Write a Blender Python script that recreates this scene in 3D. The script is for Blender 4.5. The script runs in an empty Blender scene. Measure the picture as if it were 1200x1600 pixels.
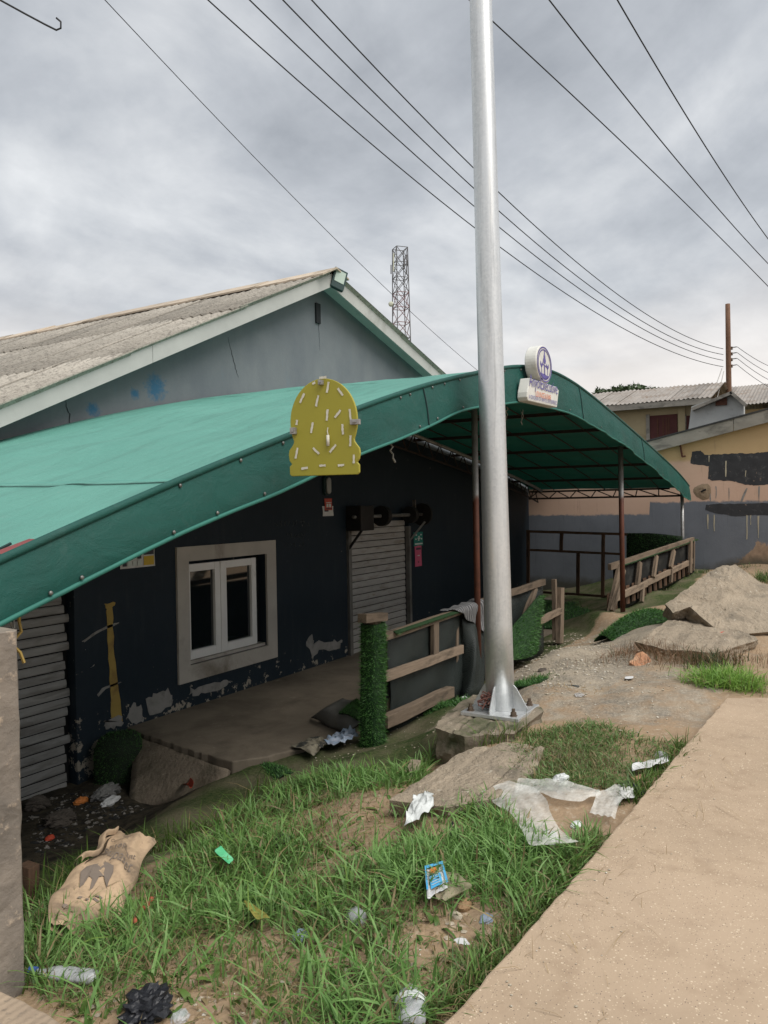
import bpy, bmesh, math, random
import numpy as np
from mathutils import Vector, Matrix
random.seed(7); rng = np.random.default_rng(7)
sc = bpy.context.scene
COL = sc.collection
R_ = math.radians
# ------------------------------------------------------------------ camera
# world: x runs along the shop front, y = 0 is the front wall (street at y < 0), z = 0 is the pavement
F = 1200.0                                   # focal length in photo pixels (photo is 1200 x 1600)
YAW, PITCH, ROLL = R_(30.5), R_(0.5), R_(1.0)
CAM = np.array([3.58, -6.07, 1.60])
_f = np.array([math.cos(YAW), math.sin(YAW), 0.0]); _r = np.array([math.sin(YAW), -math.cos(YAW), 0.0]); _u = np.array([0, 0, 1.0])
FW = _f * math.cos(PITCH) - _u * math.sin(PITCH); _u2 = _u * math.cos(PITCH) + _f * math.sin(PITCH)
CR = math.cos(ROLL) * _r - math.sin(ROLL) * _u2; CU = math.sin(ROLL) * _r + math.cos(ROLL) * _u2
cd = bpy.data.cameras.new('camera'); cam = bpy.data.objects.new('camera', cd); COL.objects.link(cam)
cd.sensor_fit = 'VERTICAL'; cd.sensor_height = 36.0; cd.lens = 36.0 * F / 1600.0; cd.clip_start = 0.05; cd.clip_end = 3000
cam.matrix_world = Matrix(((CR[0], CU[0], -FW[0], CAM[0]), (CR[1], CU[1], -FW[1], CAM[1]), (CR[2], CU[2], -FW[2], CAM[2]), (0, 0, 0, 1)))
sc.camera = cam
sc.render.resolution_x = 768; sc.render.resolution_y = 1024
def ray(px, py): return FW + CR * (px - 600) / F + CU * (800 - py) / F
def pt(px, py, d): return CAM + ray(px, py) * d
def on_z(px, py, z): d = ray(px, py); return CAM + d * ((z - CAM[2]) / d[2])
def on_y(px, py, y): d = ray(px, py); return CAM + d * ((y - CAM[1]) / d[1])
def on_x(px, py, x): d = ray(px, py); return CAM + d * ((x - CAM[0]) / d[0])
# ------------------------------------------------------------------ light
SUN_EL, SUN_AZ = R_(58), R_(-95)             # azimuth measured in the xy plane (from +x, counter-clockwise)
world = bpy.data.worlds.new('World'); sc.world = world; world.use_nodes = True
nt = world.node_tree; nt.nodes.clear()
def wn(t, **k):
    n = nt.nodes.new(t)
    for a, v in k.items(): setattr(n, a, v)
    return n
wo = wn('ShaderNodeOutputWorld'); bg = wn('ShaderNodeBackground'); bg.inputs['Strength'].default_value = 0.10
sky = wn('ShaderNodeTexSky', sky_type='NISHITA', sun_disc=False, sun_elevation=SUN_EL, sun_rotation=R_(90) - SUN_AZ)
sky.air_density = 1.0; sky.dust_density = 3.0
tc = wn('ShaderNodeTexCoord'); sep = wn('ShaderNodeSeparateXYZ'); nt.links.new(tc.outputs['Generated'], sep.inputs[0])
def wmath(op, a, b=None):
    n = wn('ShaderNodeMath', operation=op)
    for i, v in enumerate((a, b)):
        if v is None: continue
        if isinstance(v, (int, float)): n.inputs[i].default_value = v
        else: nt.links.new(v, n.inputs[i])
    return n.outputs[0]
zc = wmath('MAXIMUM', sep.outputs[2], 0.0)
den = wmath('ADD', zc, 0.36)
cx = wmath('DIVIDE', sep.outputs[0], den); cy = wmath('DIVIDE', sep.outputs[1], den)
comb = wn('ShaderNodeCombineXYZ'); nt.links.new(cx, comb.inputs[0]); nt.links.new(cy, comb.inputs[1])
mp = wn('ShaderNodeMapping'); nt.links.new(comb.outputs[0], mp.inputs[0]); mp.inputs['Location'].default_value = (8.4, 6.1, 0); mp.inputs['Scale'].default_value = (1.0, 1.0, 1)
n1 = wn('ShaderNodeTexNoise'); n1.inputs['Scale'].default_value = 1.25; n1.inputs['Detail'].default_value = 7; n1.inputs['Roughness'].default_value = 0.52; n1.inputs['Distortion'].default_value = 0.5
nt.links.new(mp.outputs[0], n1.inputs['Vector'])
n3 = wn('ShaderNodeTexNoise'); n3.inputs['Scale'].default_value = 3.4; n3.inputs['Detail'].default_value = 8; n3.inputs['Roughness'].default_value = 0.58; n3.inputs['Distortion'].default_value = 0.25
nt.links.new(mp.outputs[0], n3.inputs['Vector'])
cmix = wmath('ADD', wmath('MULTIPLY', n1.outputs['Fac'], 0.68), wmath('MULTIPLY', n3.outputs['Fac'], 0.32))
cr = wn('ShaderNodeValToRGB'); nt.links.new(cmix, cr.inputs[0])
e = cr.color_ramp.elements; e[0].position = 0.36; e[0].color = (1.35, 1.44, 1.56, 1); e[1].position = 0.66; e[1].color = (4.3, 4.35, 4.35, 1)
m = cr.color_ramp.elements.new(0.47); m.color = (2.2, 2.3, 2.43, 1)
m = cr.color_ramp.elements.new(0.56); m.color = (3.15, 3.22, 3.28, 1)
# pale warm band low over the horizon, as under a cloud deck
hz = wn('ShaderNodeMapRange'); nt.links.new(sep.outputs[2], hz.inputs[0]); hz.inputs[1].default_value = 0.0; hz.inputs[2].default_value = 0.34; hz.inputs[3].default_value = 1.0; hz.inputs[4].default_value = 0.0; hz.interpolation_type = 'SMOOTHSTEP'
mp2 = wn('ShaderNodeMapping'); nt.links.new(tc.outputs['Generated'], mp2.inputs[0]); mp2.inputs['Scale'].default_value = (2.0, 2.0, 5.5); mp2.inputs['Location'].default_value = (1.3, .2, 0)
n2 = wn('ShaderNodeTexNoise'); n2.inputs['Scale'].default_value = 1.6; n2.inputs['Detail'].default_value = 6; nt.links.new(mp2.outputs[0], n2.inputs['Vector'])
hn = wn('ShaderNodeMapRange'); nt.links.new(n2.outputs['Fac'], hn.inputs[0]); hn.inputs[1].default_value = 0.34; hn.inputs[2].default_value = 0.58
hm = wmath('MULTIPLY', hz.outputs[0], hn.outputs[0])
mx = wn('ShaderNodeMix', data_type='RGBA'); nt.links.new(hm, mx.inputs['Factor']); nt.links.new(cr.outputs[0], mx.inputs['A']); mx.inputs['B'].default_value = (4.7, 4.3, 3.95, 1)
mx2 = wn('ShaderNodeMix', data_type='RGBA'); mx2.inputs['Factor'].default_value = 0.94; nt.links.new(sky.outputs[0], mx2.inputs['A']); nt.links.new(mx.outputs['Result'], mx2.inputs['B'])
nt.links.new(mx2.outputs['Result'], bg.inputs['Color']); nt.links.new(bg.outputs[0], wo.inputs['Surface'])
sd = bpy.data.lights.new('sun', 'SUN'); sd.energy = 1.5; sd.angle = R_(50); sd.color = (1.0, 0.96, 0.9)
sun = bpy.data.objects.new('sun', sd); COL.objects.link(sun)
sdir = Vector((math.cos(SUN_EL) * math.cos(SUN_AZ), math.cos(SUN_EL) * math.sin(SUN_AZ), math.sin(SUN_EL)))
sun.rotation_euler = sdir.to_track_quat('Z', 'Y').to_euler()
vs = sc.view_settings; vs.view_transform = 'Standard'; vs.look = 'None'; vs.gamma = 1.0; vs.use_curve_mapping = False; vs.exposure = 1.3
sc.cycles.max_bounces = 8; sc.cycles.transparent_max_bounces = 16

# ------------------------------------------------------------------ materials
MATS = {}
def newmat(name):
    m = bpy.data.materials.new(name); m.use_nodes = True
    n = m.node_tree; b = n.nodes['Principled BSDF']; o = n.nodes['Material Output']
    MATS[name] = m
    return m, n, b, o
class NB:
    "tiny node builder"
    def __init__(s, nt): s.nt = nt
    def n(s, t, ins=None, **k):
        x = s.nt.nodes.new(t)
        for a, v in k.items(): setattr(x, a, v)
        for a, v in (ins or {}).items(): s.set(x.inputs[a], v)
        return x
    def set(s, sock, v):
        if isinstance(v, bpy.types.NodeSocket): s.nt.links.new(v, sock)
        else: sock.default_value = v
    def math(s, op, a, b=0.0): return s.n('ShaderNodeMath', {0: a, 1: b}, operation=op).outputs[0]
    def mix(s, f, a, b, mode='MIX'): return s.n('ShaderNodeMix', {'Factor': f, 'A': a, 'B': b}, data_type='RGBA', blend_type=mode).outputs['Result']
    def noise(s, vec, scale, detail=5, rough=.55, dist=0.0): return s.n('ShaderNodeTexNoise', {'Vector': vec, 'Scale': scale, 'Detail': detail, 'Roughness': rough, 'Distortion': dist}).outputs['Fac']
    def rng(s, v, a, b, c=0.0, d=1.0, smooth=False):
        x = s.n('ShaderNodeMapRange', {0: v, 1: a, 2: b, 3: c, 4: d}); x.clamp = True
        if smooth: x.interpolation_type = 'SMOOTHSTEP'
        return x.outputs[0]
    def coords(s, kind='world', scale=(1, 1, 1)):
        if kind == 'world': v = s.n('ShaderNodeNewGeometry').outputs['Position']
        else: v = s.n('ShaderNodeTexCoord').outputs['Object']
        return s.n('ShaderNodeMapping', {'Vector': v, 'Scale': scale}).outputs[0]
    def bump(s, h, strength=.3, dist=.01): return s.n('ShaderNodeBump', {'Height': h, 'Strength': strength, 'Distance': dist}).outputs[0]
def c4(c): return (c[0], c[1], c[2], 1.0)
def pm(name, c1, c2=None, scale=4, rough=.8, metal=0.0, bump=.25, bscale=60, bdist=.004, dirt=None, dscale=1.5, dlo=.5, dhi=.7, kind='world', stretch=(1, 1, 1), spec=.3, rand=0.0, trans=0.0, alpha=None, sheen=0.0, dirt2=None, d2scale=8, d2lo=.6, d2hi=.68):
    "painted / worn surface: two-tone noise, optional dirt and stain layers, fine bump"
    m, n, b, o = newmat(name); N = NB(n)
    co = N.coords(kind, stretch)
    col = c4(c1)
    if c2 is not None: col = N.mix(N.rng(N.noise(co, scale, 8, .6), .3, .7), c4(c1), c4(c2))
    if dirt is not None: col = N.mix(N.rng(N.noise(co, dscale, 9, .65, .4), dlo, dhi), col, c4(dirt))
    if dirt2 is not None: col = N.mix(N.rng(N.noise(co, d2scale, 9, .7), d2lo, d2hi), col, c4(dirt2))
    if rand:
        ri = N.n('ShaderNodeObjectInfo').outputs['Random']
        hv = N.n('ShaderNodeHueSaturation', {'Color': col, 'Value': N.rng(ri, 0, 1, 1 - rand, 1 + rand)})
        col = hv.outputs[0]
    N.set(b.inputs['Base Color'], col)
    b.inputs['Roughness'].default_value = rough; b.inputs['Metallic'].default_value = metal
    b.inputs['Specular IOR Level'].default_value = spec
    if sheen: b.inputs['Sheen Weight'].default_value = sheen
    if bump: N.set(b.inputs['Normal'], N.bump(N.noise(co, bscale, 6, .6), bump, bdist))
    if trans:
        tr = N.n('ShaderNodeBsdfTranslucent', {'Color': col}); mxs = N.n('ShaderNodeMixShader', {'Fac': trans}); n.links.new(b.outputs[0], mxs.inputs[1]); n.links.new(tr.outputs[0], mxs.inputs[2]); n.links.new(mxs.outputs[0], o.inputs[0])
    if alpha is not None: b.inputs['Alpha'].default_value = alpha
    return m

# ------------------------------------------------------------------ mesh helpers
class MB:
    def __init__(s): s.v = []; s.f = []; s.smooth = False
    def add(s, vs, fs):
        k = len(s.v); s.v += [tuple(map(float, p)) for p in vs]; s.f += [tuple(i + k for i in q) for q in fs]; return s
    def box(s, c, size, rot=None):
        hx, hy, hz = size[0] / 2, size[1] / 2, size[2] / 2
        P = [Vector((x, y, z)) for z in (-hz, hz) for y in (-hy, hy) for x in (-hx, hx)]
        if rot is not None: P = [rot @ p for p in P]
        P = [p + Vector(c) for p in P]
        return s.add(P, [(0, 2, 3, 1), (4, 5, 7, 6), (0, 1, 5, 4), (2, 6, 7, 3), (0, 4, 6, 2), (1, 3, 7, 5)])
    def beam(s, a, b, w, h, up=(0, 0, 1)):
        a, b = Vector(a), Vector(b); d = (b - a); L = d.length
        return s.box((a + b) / 2, (L, w, h), frame(d, up))
    def tube(s, pts, r, seg=10, cap=True, taper=None):
        pts = [Vector(p) for p in pts]; k = len(s.v); n = len(pts); prev = None
        for i, p in enumerate(pts):
            d = (pts[min(i + 1, n - 1)] - pts[max(i - 1, 0)]).normalized()
            if prev is None:
                a = d.orthogonal().normalized()
            else:
                a = (prev - d * prev.dot(d)).normalized()
            prev = a; bb = d.cross(a)
            rr = r if taper is None else r + (taper - r) * i / (n - 1)
            for j in range(seg):
                t = 2 * math.pi * j / seg; s.v.append(tuple(p + a * (math.cos(t) * rr) + bb * (math.sin(t) * rr)))
        for i in range(n - 1):
            for j in range(seg):
                q = (j + 1) % seg; s.f.append((k + i * seg + j, k + i * seg + q, k + (i + 1) * seg + q, k + (i + 1) * seg + j))
        if cap:
            s.f.append(tuple(k + j for j in reversed(range(seg)))); s.f.append(tuple(k + (n - 1) * seg + j for j in range(seg)))
        return s
    def lathe(s, prof, c=(0, 0, 0), seg=24, axis=None):
        k = len(s.v); n = len(prof); c = Vector(c)
        for (r, z) in prof:
            for j in range(seg):
                t = 2 * math.pi * j / seg; p = Vector((r * math.cos(t), r * math.sin(t), z))
                if axis is not None: p = axis @ p
                s.v.append(tuple(p + c))
        for i in range(n - 1):
            for j in range(seg):
                q = (j + 1) % seg; s.f.append((k + i * seg + j, k + i * seg + q, k + (i + 1) * seg + q, k + (i + 1) * seg + j))
        s.f.append(tuple(k + j for j in reversed(range(seg)))); s.f.append(tuple(k + (n - 1) * seg + j for j in range(seg)))
        return s
    def prism(s, poly, o, ax, ay, depth):
        "2-D polygon (counter-clockwise about ax x ay) on origin o, extruded by -depth along the face normal"
        o, ax, ay = Vector(o), Vector(ax), Vector(ay); nn = ax.cross(ay).normalized(); n = len(poly)
        top = [o + ax * p[0] + ay * p[1] for p in poly]; bot = [p - nn * depth for p in top]
        return s.add(top + bot, [tuple(range(n)), tuple(reversed(range(n, 2 * n)))] + [(i, i + n, (i + 1) % n + n, (i + 1) % n) for i in range(n)])
    def grid(s, P, close_u=False):
        "P: array rows x cols x 3"
        P = np.asarray(P); a, b = P.shape[:2]; k = len(s.v)
        s.v += [tuple(p) for p in P.reshape(-1, 3)]
        for i in range(a - 1):
            for j in range(b if close_u else b - 1):
                q = (j + 1) % b; s.f.append((k + i * b + j, k + i * b + q, k + (i + 1) * b + q, k + (i + 1) * b + j))
        return s
    def build(s, name, mat, parent=None, smooth=False, bevel=0.0, solid=0.0, top=False, origin=None, subsurf=0):
        v = s.v; loc = Vector((0, 0, 0))
        if top or origin is not None:
            if origin is None:
                a = np.array(v); loc = Vector(((a[:, 0].min() + a[:, 0].max()) / 2, (a[:, 1].min() + a[:, 1].max()) / 2, a[:, 2].min()))
            else: loc = Vector(origin)
            v = [(p[0] - loc.x, p[1] - loc.y, p[2] - loc.z) for p in v]
        me = bpy.data.meshes.new(name); me.from_pydata(v, [], s.f); me.update()
        if mat is not None: me.materials.append(mat if not isinstance(mat, str) else MATS[mat])
        o = bpy.data.objects.new(name, me); COL.objects.link(o); o.location = loc
        if smooth: me.polygons.foreach_set('use_smooth', [True] * len(me.polygons))
        if solid:
            md = o.modifiers.new('solid', 'SOLIDIFY'); md.thickness = solid; md.offset = 0
        if bevel:
            md = o.modifiers.new('bevel', 'BEVEL'); md.width = bevel; md.segments = 2; md.limit_method = 'ANGLE'; md.angle_limit = R_(40)
        if subsurf:
            md = o.modifiers.new('sub', 'SUBSURF'); md.levels = subsurf; md.render_levels = subsurf
        if parent is not None: attach(o, parent)
        return o
def frame(d, up=(0, 0, 1)):
    d = Vector(d).normalized(); up = Vector(up)
    if abs(d.dot(up)) > .98: up = Vector((0, 1, 0))
    y = up.cross(d).normalized(); z = d.cross(y)
    return Matrix((d, y, z)).transposed()
def attach(o, parent):
    o.parent = parent
    mi = Matrix.Identity(4); q = parent; chain = []
    while q is not None: chain.append(q); q = q.parent
    M = Matrix.Identity(4)
    for q in reversed(chain): M = M @ q.matrix_parent_inverse @ q.matrix_basis
    o.matrix_parent_inverse = M.inverted()
def tag(o, label=None, cat=None, group=None, kind=None):
    if label: o['label'] = label
    if cat: o['category'] = cat
    if group: o['group'] = group
    if kind: o['kind'] = kind
    return o
def thing(name, loc, label, cat, group=None):
    o = bpy.data.objects.new(name, None); COL.objects.link(o); o.location = Vector(loc); o.empty_display_size = .2
    return tag(o, label, cat, group)
_bm_cache = {}
def board(name, a, b, w, h, mat, parent, up=(0, 0, 1), wob=.004, top=False):
    "a sawn board whose local x runs along the grain; w across (local y), h along local z"
    a, b = Vector(a), Vector(b); L = (b - a).length
    n = max(2, int(L / .25)); rows = []
    for i in range(n + 1):
        x = -L / 2 + L * i / n; dy, dz = random.uniform(-wob, wob), random.uniform(-wob, wob); k = 1 + random.uniform(-.04, .04)
        rows.append([(x, -w / 2 * k + dy, -h / 2 * k + dz), (x, w / 2 * k + dy, -h / 2 * k + dz), (x, w / 2 * k + dy, h / 2 * k + dz), (x, -w / 2 * k + dy, h / 2 * k + dz)])
    m = MB(); m.grid(np.array(rows), close_u=True); m.f += [(3, 2, 1, 0), tuple(4 * n + j for j in range(4))]
    o = m.build(name, mat, bevel=.003)
    o.matrix_basis = Matrix.Translation((a + b) / 2) @ frame(b - a, up).to_4x4()
    if parent is not None: attach(o, parent)
    return o
def copy_part(o, parent=None):
    c = o.copy(); COL.objects.link(c)
    for k in ('label', 'group', 'category'):
        if k in c.keys() and parent is not None: del c[k]
    if parent is not None: attach(c, parent)
    return c
def text_mesh(s, size=1.0):
    "vertices (n,2) and faces of a text laid flat, lower left at 0,0, height scaled so capitals are `size` tall"
    cu = bpy.data.curves.new('t', 'FONT'); cu.body = s; cu.size = 1.0; cu.resolution_u = 3
    ob = bpy.data.objects.new('t', cu); COL.objects.link(ob)
    dg = bpy.context.evaluated_depsgraph_get(); me = bpy.data.meshes.new_from_object(ob.evaluated_get(dg))
    v = np.array([x.co[:2] for x in me.vertices]); f = [tuple(p.vertices) for p in me.polygons]
    bpy.data.objects.remove(ob); bpy.data.curves.remove(cu); bpy.data.meshes.remove(me)
    v = v - v.min(0); return v * (size / .7), f
def vnoise(p, scale=1.0, seed=0):
    "cheap smooth value noise for arrays (n,2)"
    p = np.asarray(p, float) * scale + seed * 17.3; i = np.floor(p).astype(int); f = p - i; f = f * f * (3 - 2 * f)
    def h(a, b): return (np.sin(a * 127.1 + b * 311.7) * 43758.5453) % 1.0
    x, y = i[..., 0], i[..., 1]
    return (h(x, y) * (1 - f[..., 0]) + h(x + 1, y) * f[..., 0]) * (1 - f[..., 1]) + (h(x, y + 1) * (1 - f[..., 0]) + h(x + 1, y + 1) * f[..., 0]) * f[..., 1]
def fbm(p, scale=1.0, seed=0, oct=4):
    t = 0; a = 1; s = 0
    for k in range(oct): t = t + a * vnoise(p, scale * 2 ** k, seed + k); s += a; a *= .5
    return t / s
def inpoly(P, poly):
    P = np.asarray(P); x, y = P[:, 0], P[:, 1]; r = np.zeros(len(P), bool); n = len(poly)
    for i in range(n):
        x0, y0 = poly[i]; x1, y1 = poly[(i + 1) % n]
        c = ((y0 > y) != (y1 > y)) & (x < (x1 - x0) * (y - y0) / (y1 - y0 + 1e-12) + x0); r ^= c
    return r
def sharp(me, ang=35):
    me.polygons.foreach_set('use_smooth', [True] * len(me.polygons)); me.set_sharp_from_angle(angle=R_(ang))
def rough_outline(poly, step=.05, amp=.03, seed=0):
    "outline re-sampled and frayed at several scales, as a brush leaves it"
    r = np.random.default_rng(seed); P = []
    for i in range(len(poly)):
        a, b = np.array(poly[i]), np.array(poly[(i + 1) % len(poly)]); L = np.linalg.norm(b - a); k = max(1, int(L / step)); nn = np.array([b[1] - a[1], a[0] - b[0]]) / (L + 1e-9)
        for j in range(k): P.append((a + (b - a) * j / k, nn))
    n = len(P); off = np.zeros(n)
    for w, s in ((9, 1.0), (4, .7), (1, .5)):
        q = r.normal(0, 1, n); q = np.convolve(np.concatenate([q[-w:], q, q[:w]]), np.ones(2 * w + 1) / (2 * w + 1) ** .5, 'same')[w:-w]; off += q * s * amp * .5
    return [tuple(p + nn * o) for (p, nn), o in zip(P, off)]
def ragged(poly, amp, n=4, seed=0):
    "roughen a 2-D outline"
    rr = random.Random(seed); out = []
    for i in range(len(poly)):
        a, b = poly[i], poly[(i + 1) % len(poly)]
        for j in range(n):
            t = j / n; out.append((a[0] + (b[0] - a[0]) * t + rr.uniform(-amp, amp), a[1] + (b[1] - a[1]) * t + rr.uniform(-amp, amp)))
    return out
# ------------------------------------------------------------------ ground
CP = np.array([(5.2,-3.7,-.08),(5.2,-4.4,-.06),(5.3,-4.9,-.05),(5.6,-3.3,-.15),(6.2,-3,-.3),(6.4,-2.7,-.36),(6.3,-2.06,-.6),(6.5,-1.5,-.8),(7.5,-1.1,-.9),(8.2,-.9,-.92),
 (7,-.2,-.94),(8,-.1,-.94),(8.5,-.4,-.94),(6.0,-.5,-.92),(5,-1,-.85),(5,-2.5,-.5),(8.75,-1.3,-.8),(8.4,-2.0,-.63),(8.9,-2.1,-.575),(9.2,-2.1,-.565),(8.75,-1.85,-.60),(7.5,-2.2,-.62),(7.3,-3.0,-.34),(6.5,-3.33,-.28),
 (6.5,-4.6,-.06),(7.2,-4.1,-.15),(7.2,-4.8,-.06),(8,-4.8,-.06),(8.5,-4.6,-.07),(9,-5,-.05),(7.5,-3.7,-.2),(8.4,-3.3,-.34),(8.9,-2.9,-.45),(9.6,-2.4,-.55),(10,-2.3,-.55),(11.3,-2.3,-.55),
 (10.3,-3.0,-.4),(9.8,-3.6,-.18),(10.5,-3.8,-.12),(11.1,-3.8,-.1),(12.9,-3.3,-.2),(13,-2.5,-.5),(15.5,-2.3,-.5),(16.2,-2.9,-.18),(16,-3.8,-.05),(14,-4.5,0),(12,-4.5,-.04),(10.6,-4.8,-.05),
 (12,-5.5,-.02),(15,-6,.05),(18,-4.5,.1),(21.5,-3.4,.08),(21.5,-4.8,.22),(21.5,-2.4,-.12),(20.3,-3.5,.06),(18,-2.3,-.45),(18.2,-2.9,-.05),(20.2,-1,-.5),(18,-1,-.6),(14,-1,-.75),(10,-1,-.75),(12,-.4,-.78),(12,-1.5,-.75),(15.5,-.4,-.78),(15.5,-1.6,-.75),(18,-1.6,-.72),(20,-.3,-.75),(9.3,-.4,-.8),(9.2,-1.4,-.75),(10.5,-1.8,-.7),(17,-.4,-.78),(13.5,-1.8,-.72),(22,-8,.3),(15,-9,.02),(10,-9,-.05),(5,-9,-.05),(0,-9,-.05),(0,-3,-.2),(2,-1,-.7),(9,-4.2,-.07),(8.6,-4.15,-.08),(9.2,-3.4,-.26),(12,-8,-.05)])
def terrain(x, y):
    x = np.asarray(x, float); y = np.asarray(y, float); sh = x.shape; x = x.ravel(); y = y.ravel()
    out = np.empty(len(x))
    for a in range(0, len(x), 20000):
        xx, yy = x[a:a + 20000], y[a:a + 20000]
        d2 = (xx[:, None] - CP[:, 0]) ** 2 + (yy[:, None] - CP[:, 1]) ** 2 + .02
        w = d2 ** -1.7; z = (w * CP[:, 2]).sum(1) / w.sum(1)
        out[a:a + 20000] = z
    P = np.stack([x, y], 1)
    near = ((x > 4) & (x < 22) & (y < 1) & (y > -9))
    out += np.where(near, (fbm(P, 1.7, 3) - .5) * .05 + (fbm(P, 9, 5, 3) - .5) * .022, 0)
    return out.reshape(sh)
def tz(x, y): return float(terrain(np.array([x]), np.array([y]))[0])
def at(px, py, lift=0.0):
    "point where the view ray through a photo pixel meets the ground"
    d = ray(px, py); t = np.arange(1.5, 30, .02); P = CAM + d[None] * t[:, None]
    z = terrain(P[:, 0], P[:, 1]) + lift; k = np.argmax(P[:, 2] < z)
    return P[k]
def axis(lo, hi, fine, far0, far1):
    a = list(np.arange(lo, hi + 1e-6, fine)); s = fine; v = hi
    while v < far1: s *= 1.5; v += s; a.append(v)
    s = fine; v = lo
    while v > far0: s *= 1.5; v -= s; a.insert(0, v)
    return np.array(a)
gx = axis(4.6, 21.0, .06, -400, 900); gy = axis(-6.2, 0.3, .06, -600, 600)
X, Y = np.meshgrid(gx, gy); Z = terrain(X, Y)
Z = np.where(Y > .35, -.8, Z)
Z = np.where((X > 24) | (Y < -12) | (X < 0), np.where(Y > .35, -.8, -.1), Z)
g = MB(); g.grid(np.stack([X, Y, Z], -1))
m, n, b, o = newmat('ground_soil'); N = NB(n); co = N.coords()
vc = N.n('ShaderNodeVertexColor', layer_name='zone'); sp = N.n('ShaderNodeSeparateColor', {0: vc.outputs[0]})
soil = N.mix(N.rng(N.noise(co, 3, 8, .6), .3, .7), (.33, .235, .15, 1), (.24, .175, .115, 1))
soil = N.mix(N.rng(N.noise(co, 22, 6, .7), .55, .7), soil, (.40, .33, .25, 1))
dust = N.mix(N.rng(N.noise(co, 26, 8, .75), .38, .62), (.022, .045, .012, 1), (.085, .098, .04, 1))
dust = N.mix(N.rng(N.noise(co, 2.1, 6, .6), .42, .62), dust, (.12, .108, .068, 1))
grav = N.mix(N.rng(N.noise(co, 2.6, 8, .65), .38, .62), (.33, .28, .215, 1), (.185, .165, .135, 1)); grav = N.mix(N.rng(N.noise(co, 34, 6, .75), .5, .68), grav, (.40, .35, .28, 1))
vo = N.n('ShaderNodeTexVoronoi', {'Vector': co, 'Scale': 42, 'Randomness': 1.0}); grav = N.mix(N.rng(vo.outputs['Distance'], .16, .10), grav, (.55, .50, .42, 1))
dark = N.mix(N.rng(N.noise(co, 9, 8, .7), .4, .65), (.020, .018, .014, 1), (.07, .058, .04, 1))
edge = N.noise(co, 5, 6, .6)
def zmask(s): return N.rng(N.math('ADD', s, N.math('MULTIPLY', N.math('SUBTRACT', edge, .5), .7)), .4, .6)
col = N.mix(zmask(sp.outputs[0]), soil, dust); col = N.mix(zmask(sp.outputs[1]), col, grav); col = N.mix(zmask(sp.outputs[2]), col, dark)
N.set(b.inputs['Base Color'], col); b.inputs['Roughness'].default_value = .95; b.inputs['Specular IOR Level'].default_value = .15
N.set(b.inputs['Normal'], N.bump(N.math('ADD', N.noise(co, 30, 8, .7), N.math('MULTIPLY', vo.outputs['Distance'], .6)), .6, .012))
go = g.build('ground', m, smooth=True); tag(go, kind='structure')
ca = go.data.color_attributes.new('zone', 'FLOAT_COLOR', 'POINT')
xf, yf, zf = X.ravel(), Y.ravel(), Z.ravel()
def sm(v, a, b): t = np.clip((v - a) / (b - a), 0, 1); return t * t * (3 - 2 * t)
zone = np.zeros((len(xf), 4)); zone[:, 3] = 1
gb = np.interp(xf, [5, 6.2, 7, 8.2, 9, 9.6, 10.5, 11.2, 12.2, 14, 16], [-2.9, -2.75, -2.9, -3.15, -3.5, -3.4, -3.15, -2.75, -2.6, -2.6, -2.8])
zone[:, 0] = sm(yf, gb - .2, gb + .2) * sm(xf, 5.2, 5.6) * (1 - .0 * xf)
zone[:, 0] = np.maximum(zone[:, 0], sm(xf, 15.5, 16.5) * sm(yf, -4.0, -3.4))
zone[:, 1] = np.maximum(sm(xf, 10.2, 10.9) * (1 - sm(xf, 13.5, 15)) * sm(yf, -4.6, -4.0) * (1 - sm(yf, -2.9, -2.6)), .52 * sm(xf, 9.2, 9.7) * (1 - sm(xf, 15, 17)) * sm(yf, -5.9, -5.0) * (1 - sm(yf, -2.9, -2.6)))
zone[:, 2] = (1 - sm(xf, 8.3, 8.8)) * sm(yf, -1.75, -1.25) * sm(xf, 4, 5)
ca.data.foreach_set('color', zone.ravel())

# pavement: pebbly tan concrete, a long slab and the crossing slab that meets it on the left
m, n, b, o = newmat('pavement_concrete'); N = NB(n); co = N.coords()
col = N.mix(N.rng(N.noise(co, 1.3, 7, .6), .3, .7), (.40, .305, .215, 1), (.335, .255, .18, 1))
col = N.mix(N.rng(N.noise(co, 6, 6, .6), .5, .75), col, (.28, .205, .14, 1)); col = N.mix(N.rng(N.noise(co, .55, 7, .62, .6), .50, .66, 0, .55), col, (.45, .345, .25, 1)); col = N.mix(N.rng(N.noise(co, 1.9, 8, .7, .8), .60, .72, 0, .6), col, (.22, .165, .12, 1))
v1 = N.n('ShaderNodeTexVoronoi', {'Vector': co, 'Scale': 66}); pick = N.n('ShaderNodeSeparateColor', {0: v1.outputs['Color']})
flk = N.math('MULTIPLY', N.rng(v1.outputs['Distance'], .30, .22), N.rng(pick.outputs[0], .80, .84))
col = N.mix(flk, col, (.56, .46, .34, 1))
v2 = N.n('ShaderNodeTexVoronoi', {'Vector': co, 'Scale': 130}); pk2 = N.n('ShaderNodeSeparateColor', {0: v2.outputs['Color']})
col = N.mix(N.math('MULTIPLY', N.rng(v2.outputs['Distance'], .34, .24), N.rng(pk2.outputs[0], .74, .78)), col, (.52, .42, .30, 1))
col = N.mix(N.math('MULTIPLY', N.rng(v2.outputs['Distance'], .34, .24), N.rng(pk2.outputs[1], .86, .9)), col, (.17, .13, .10, 1))
N.set(b.inputs['Base Color'], col); b.inputs['Roughness'].default_value = .9; b.inputs['Specular IOR Level'].default_value = .2
N.set(b.inputs['Normal'], N.bump(N.math('ADD', N.noise(co, 90, 5, .6), N.math('MULTIPLY', flk, .6)), .35, .004))
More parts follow.
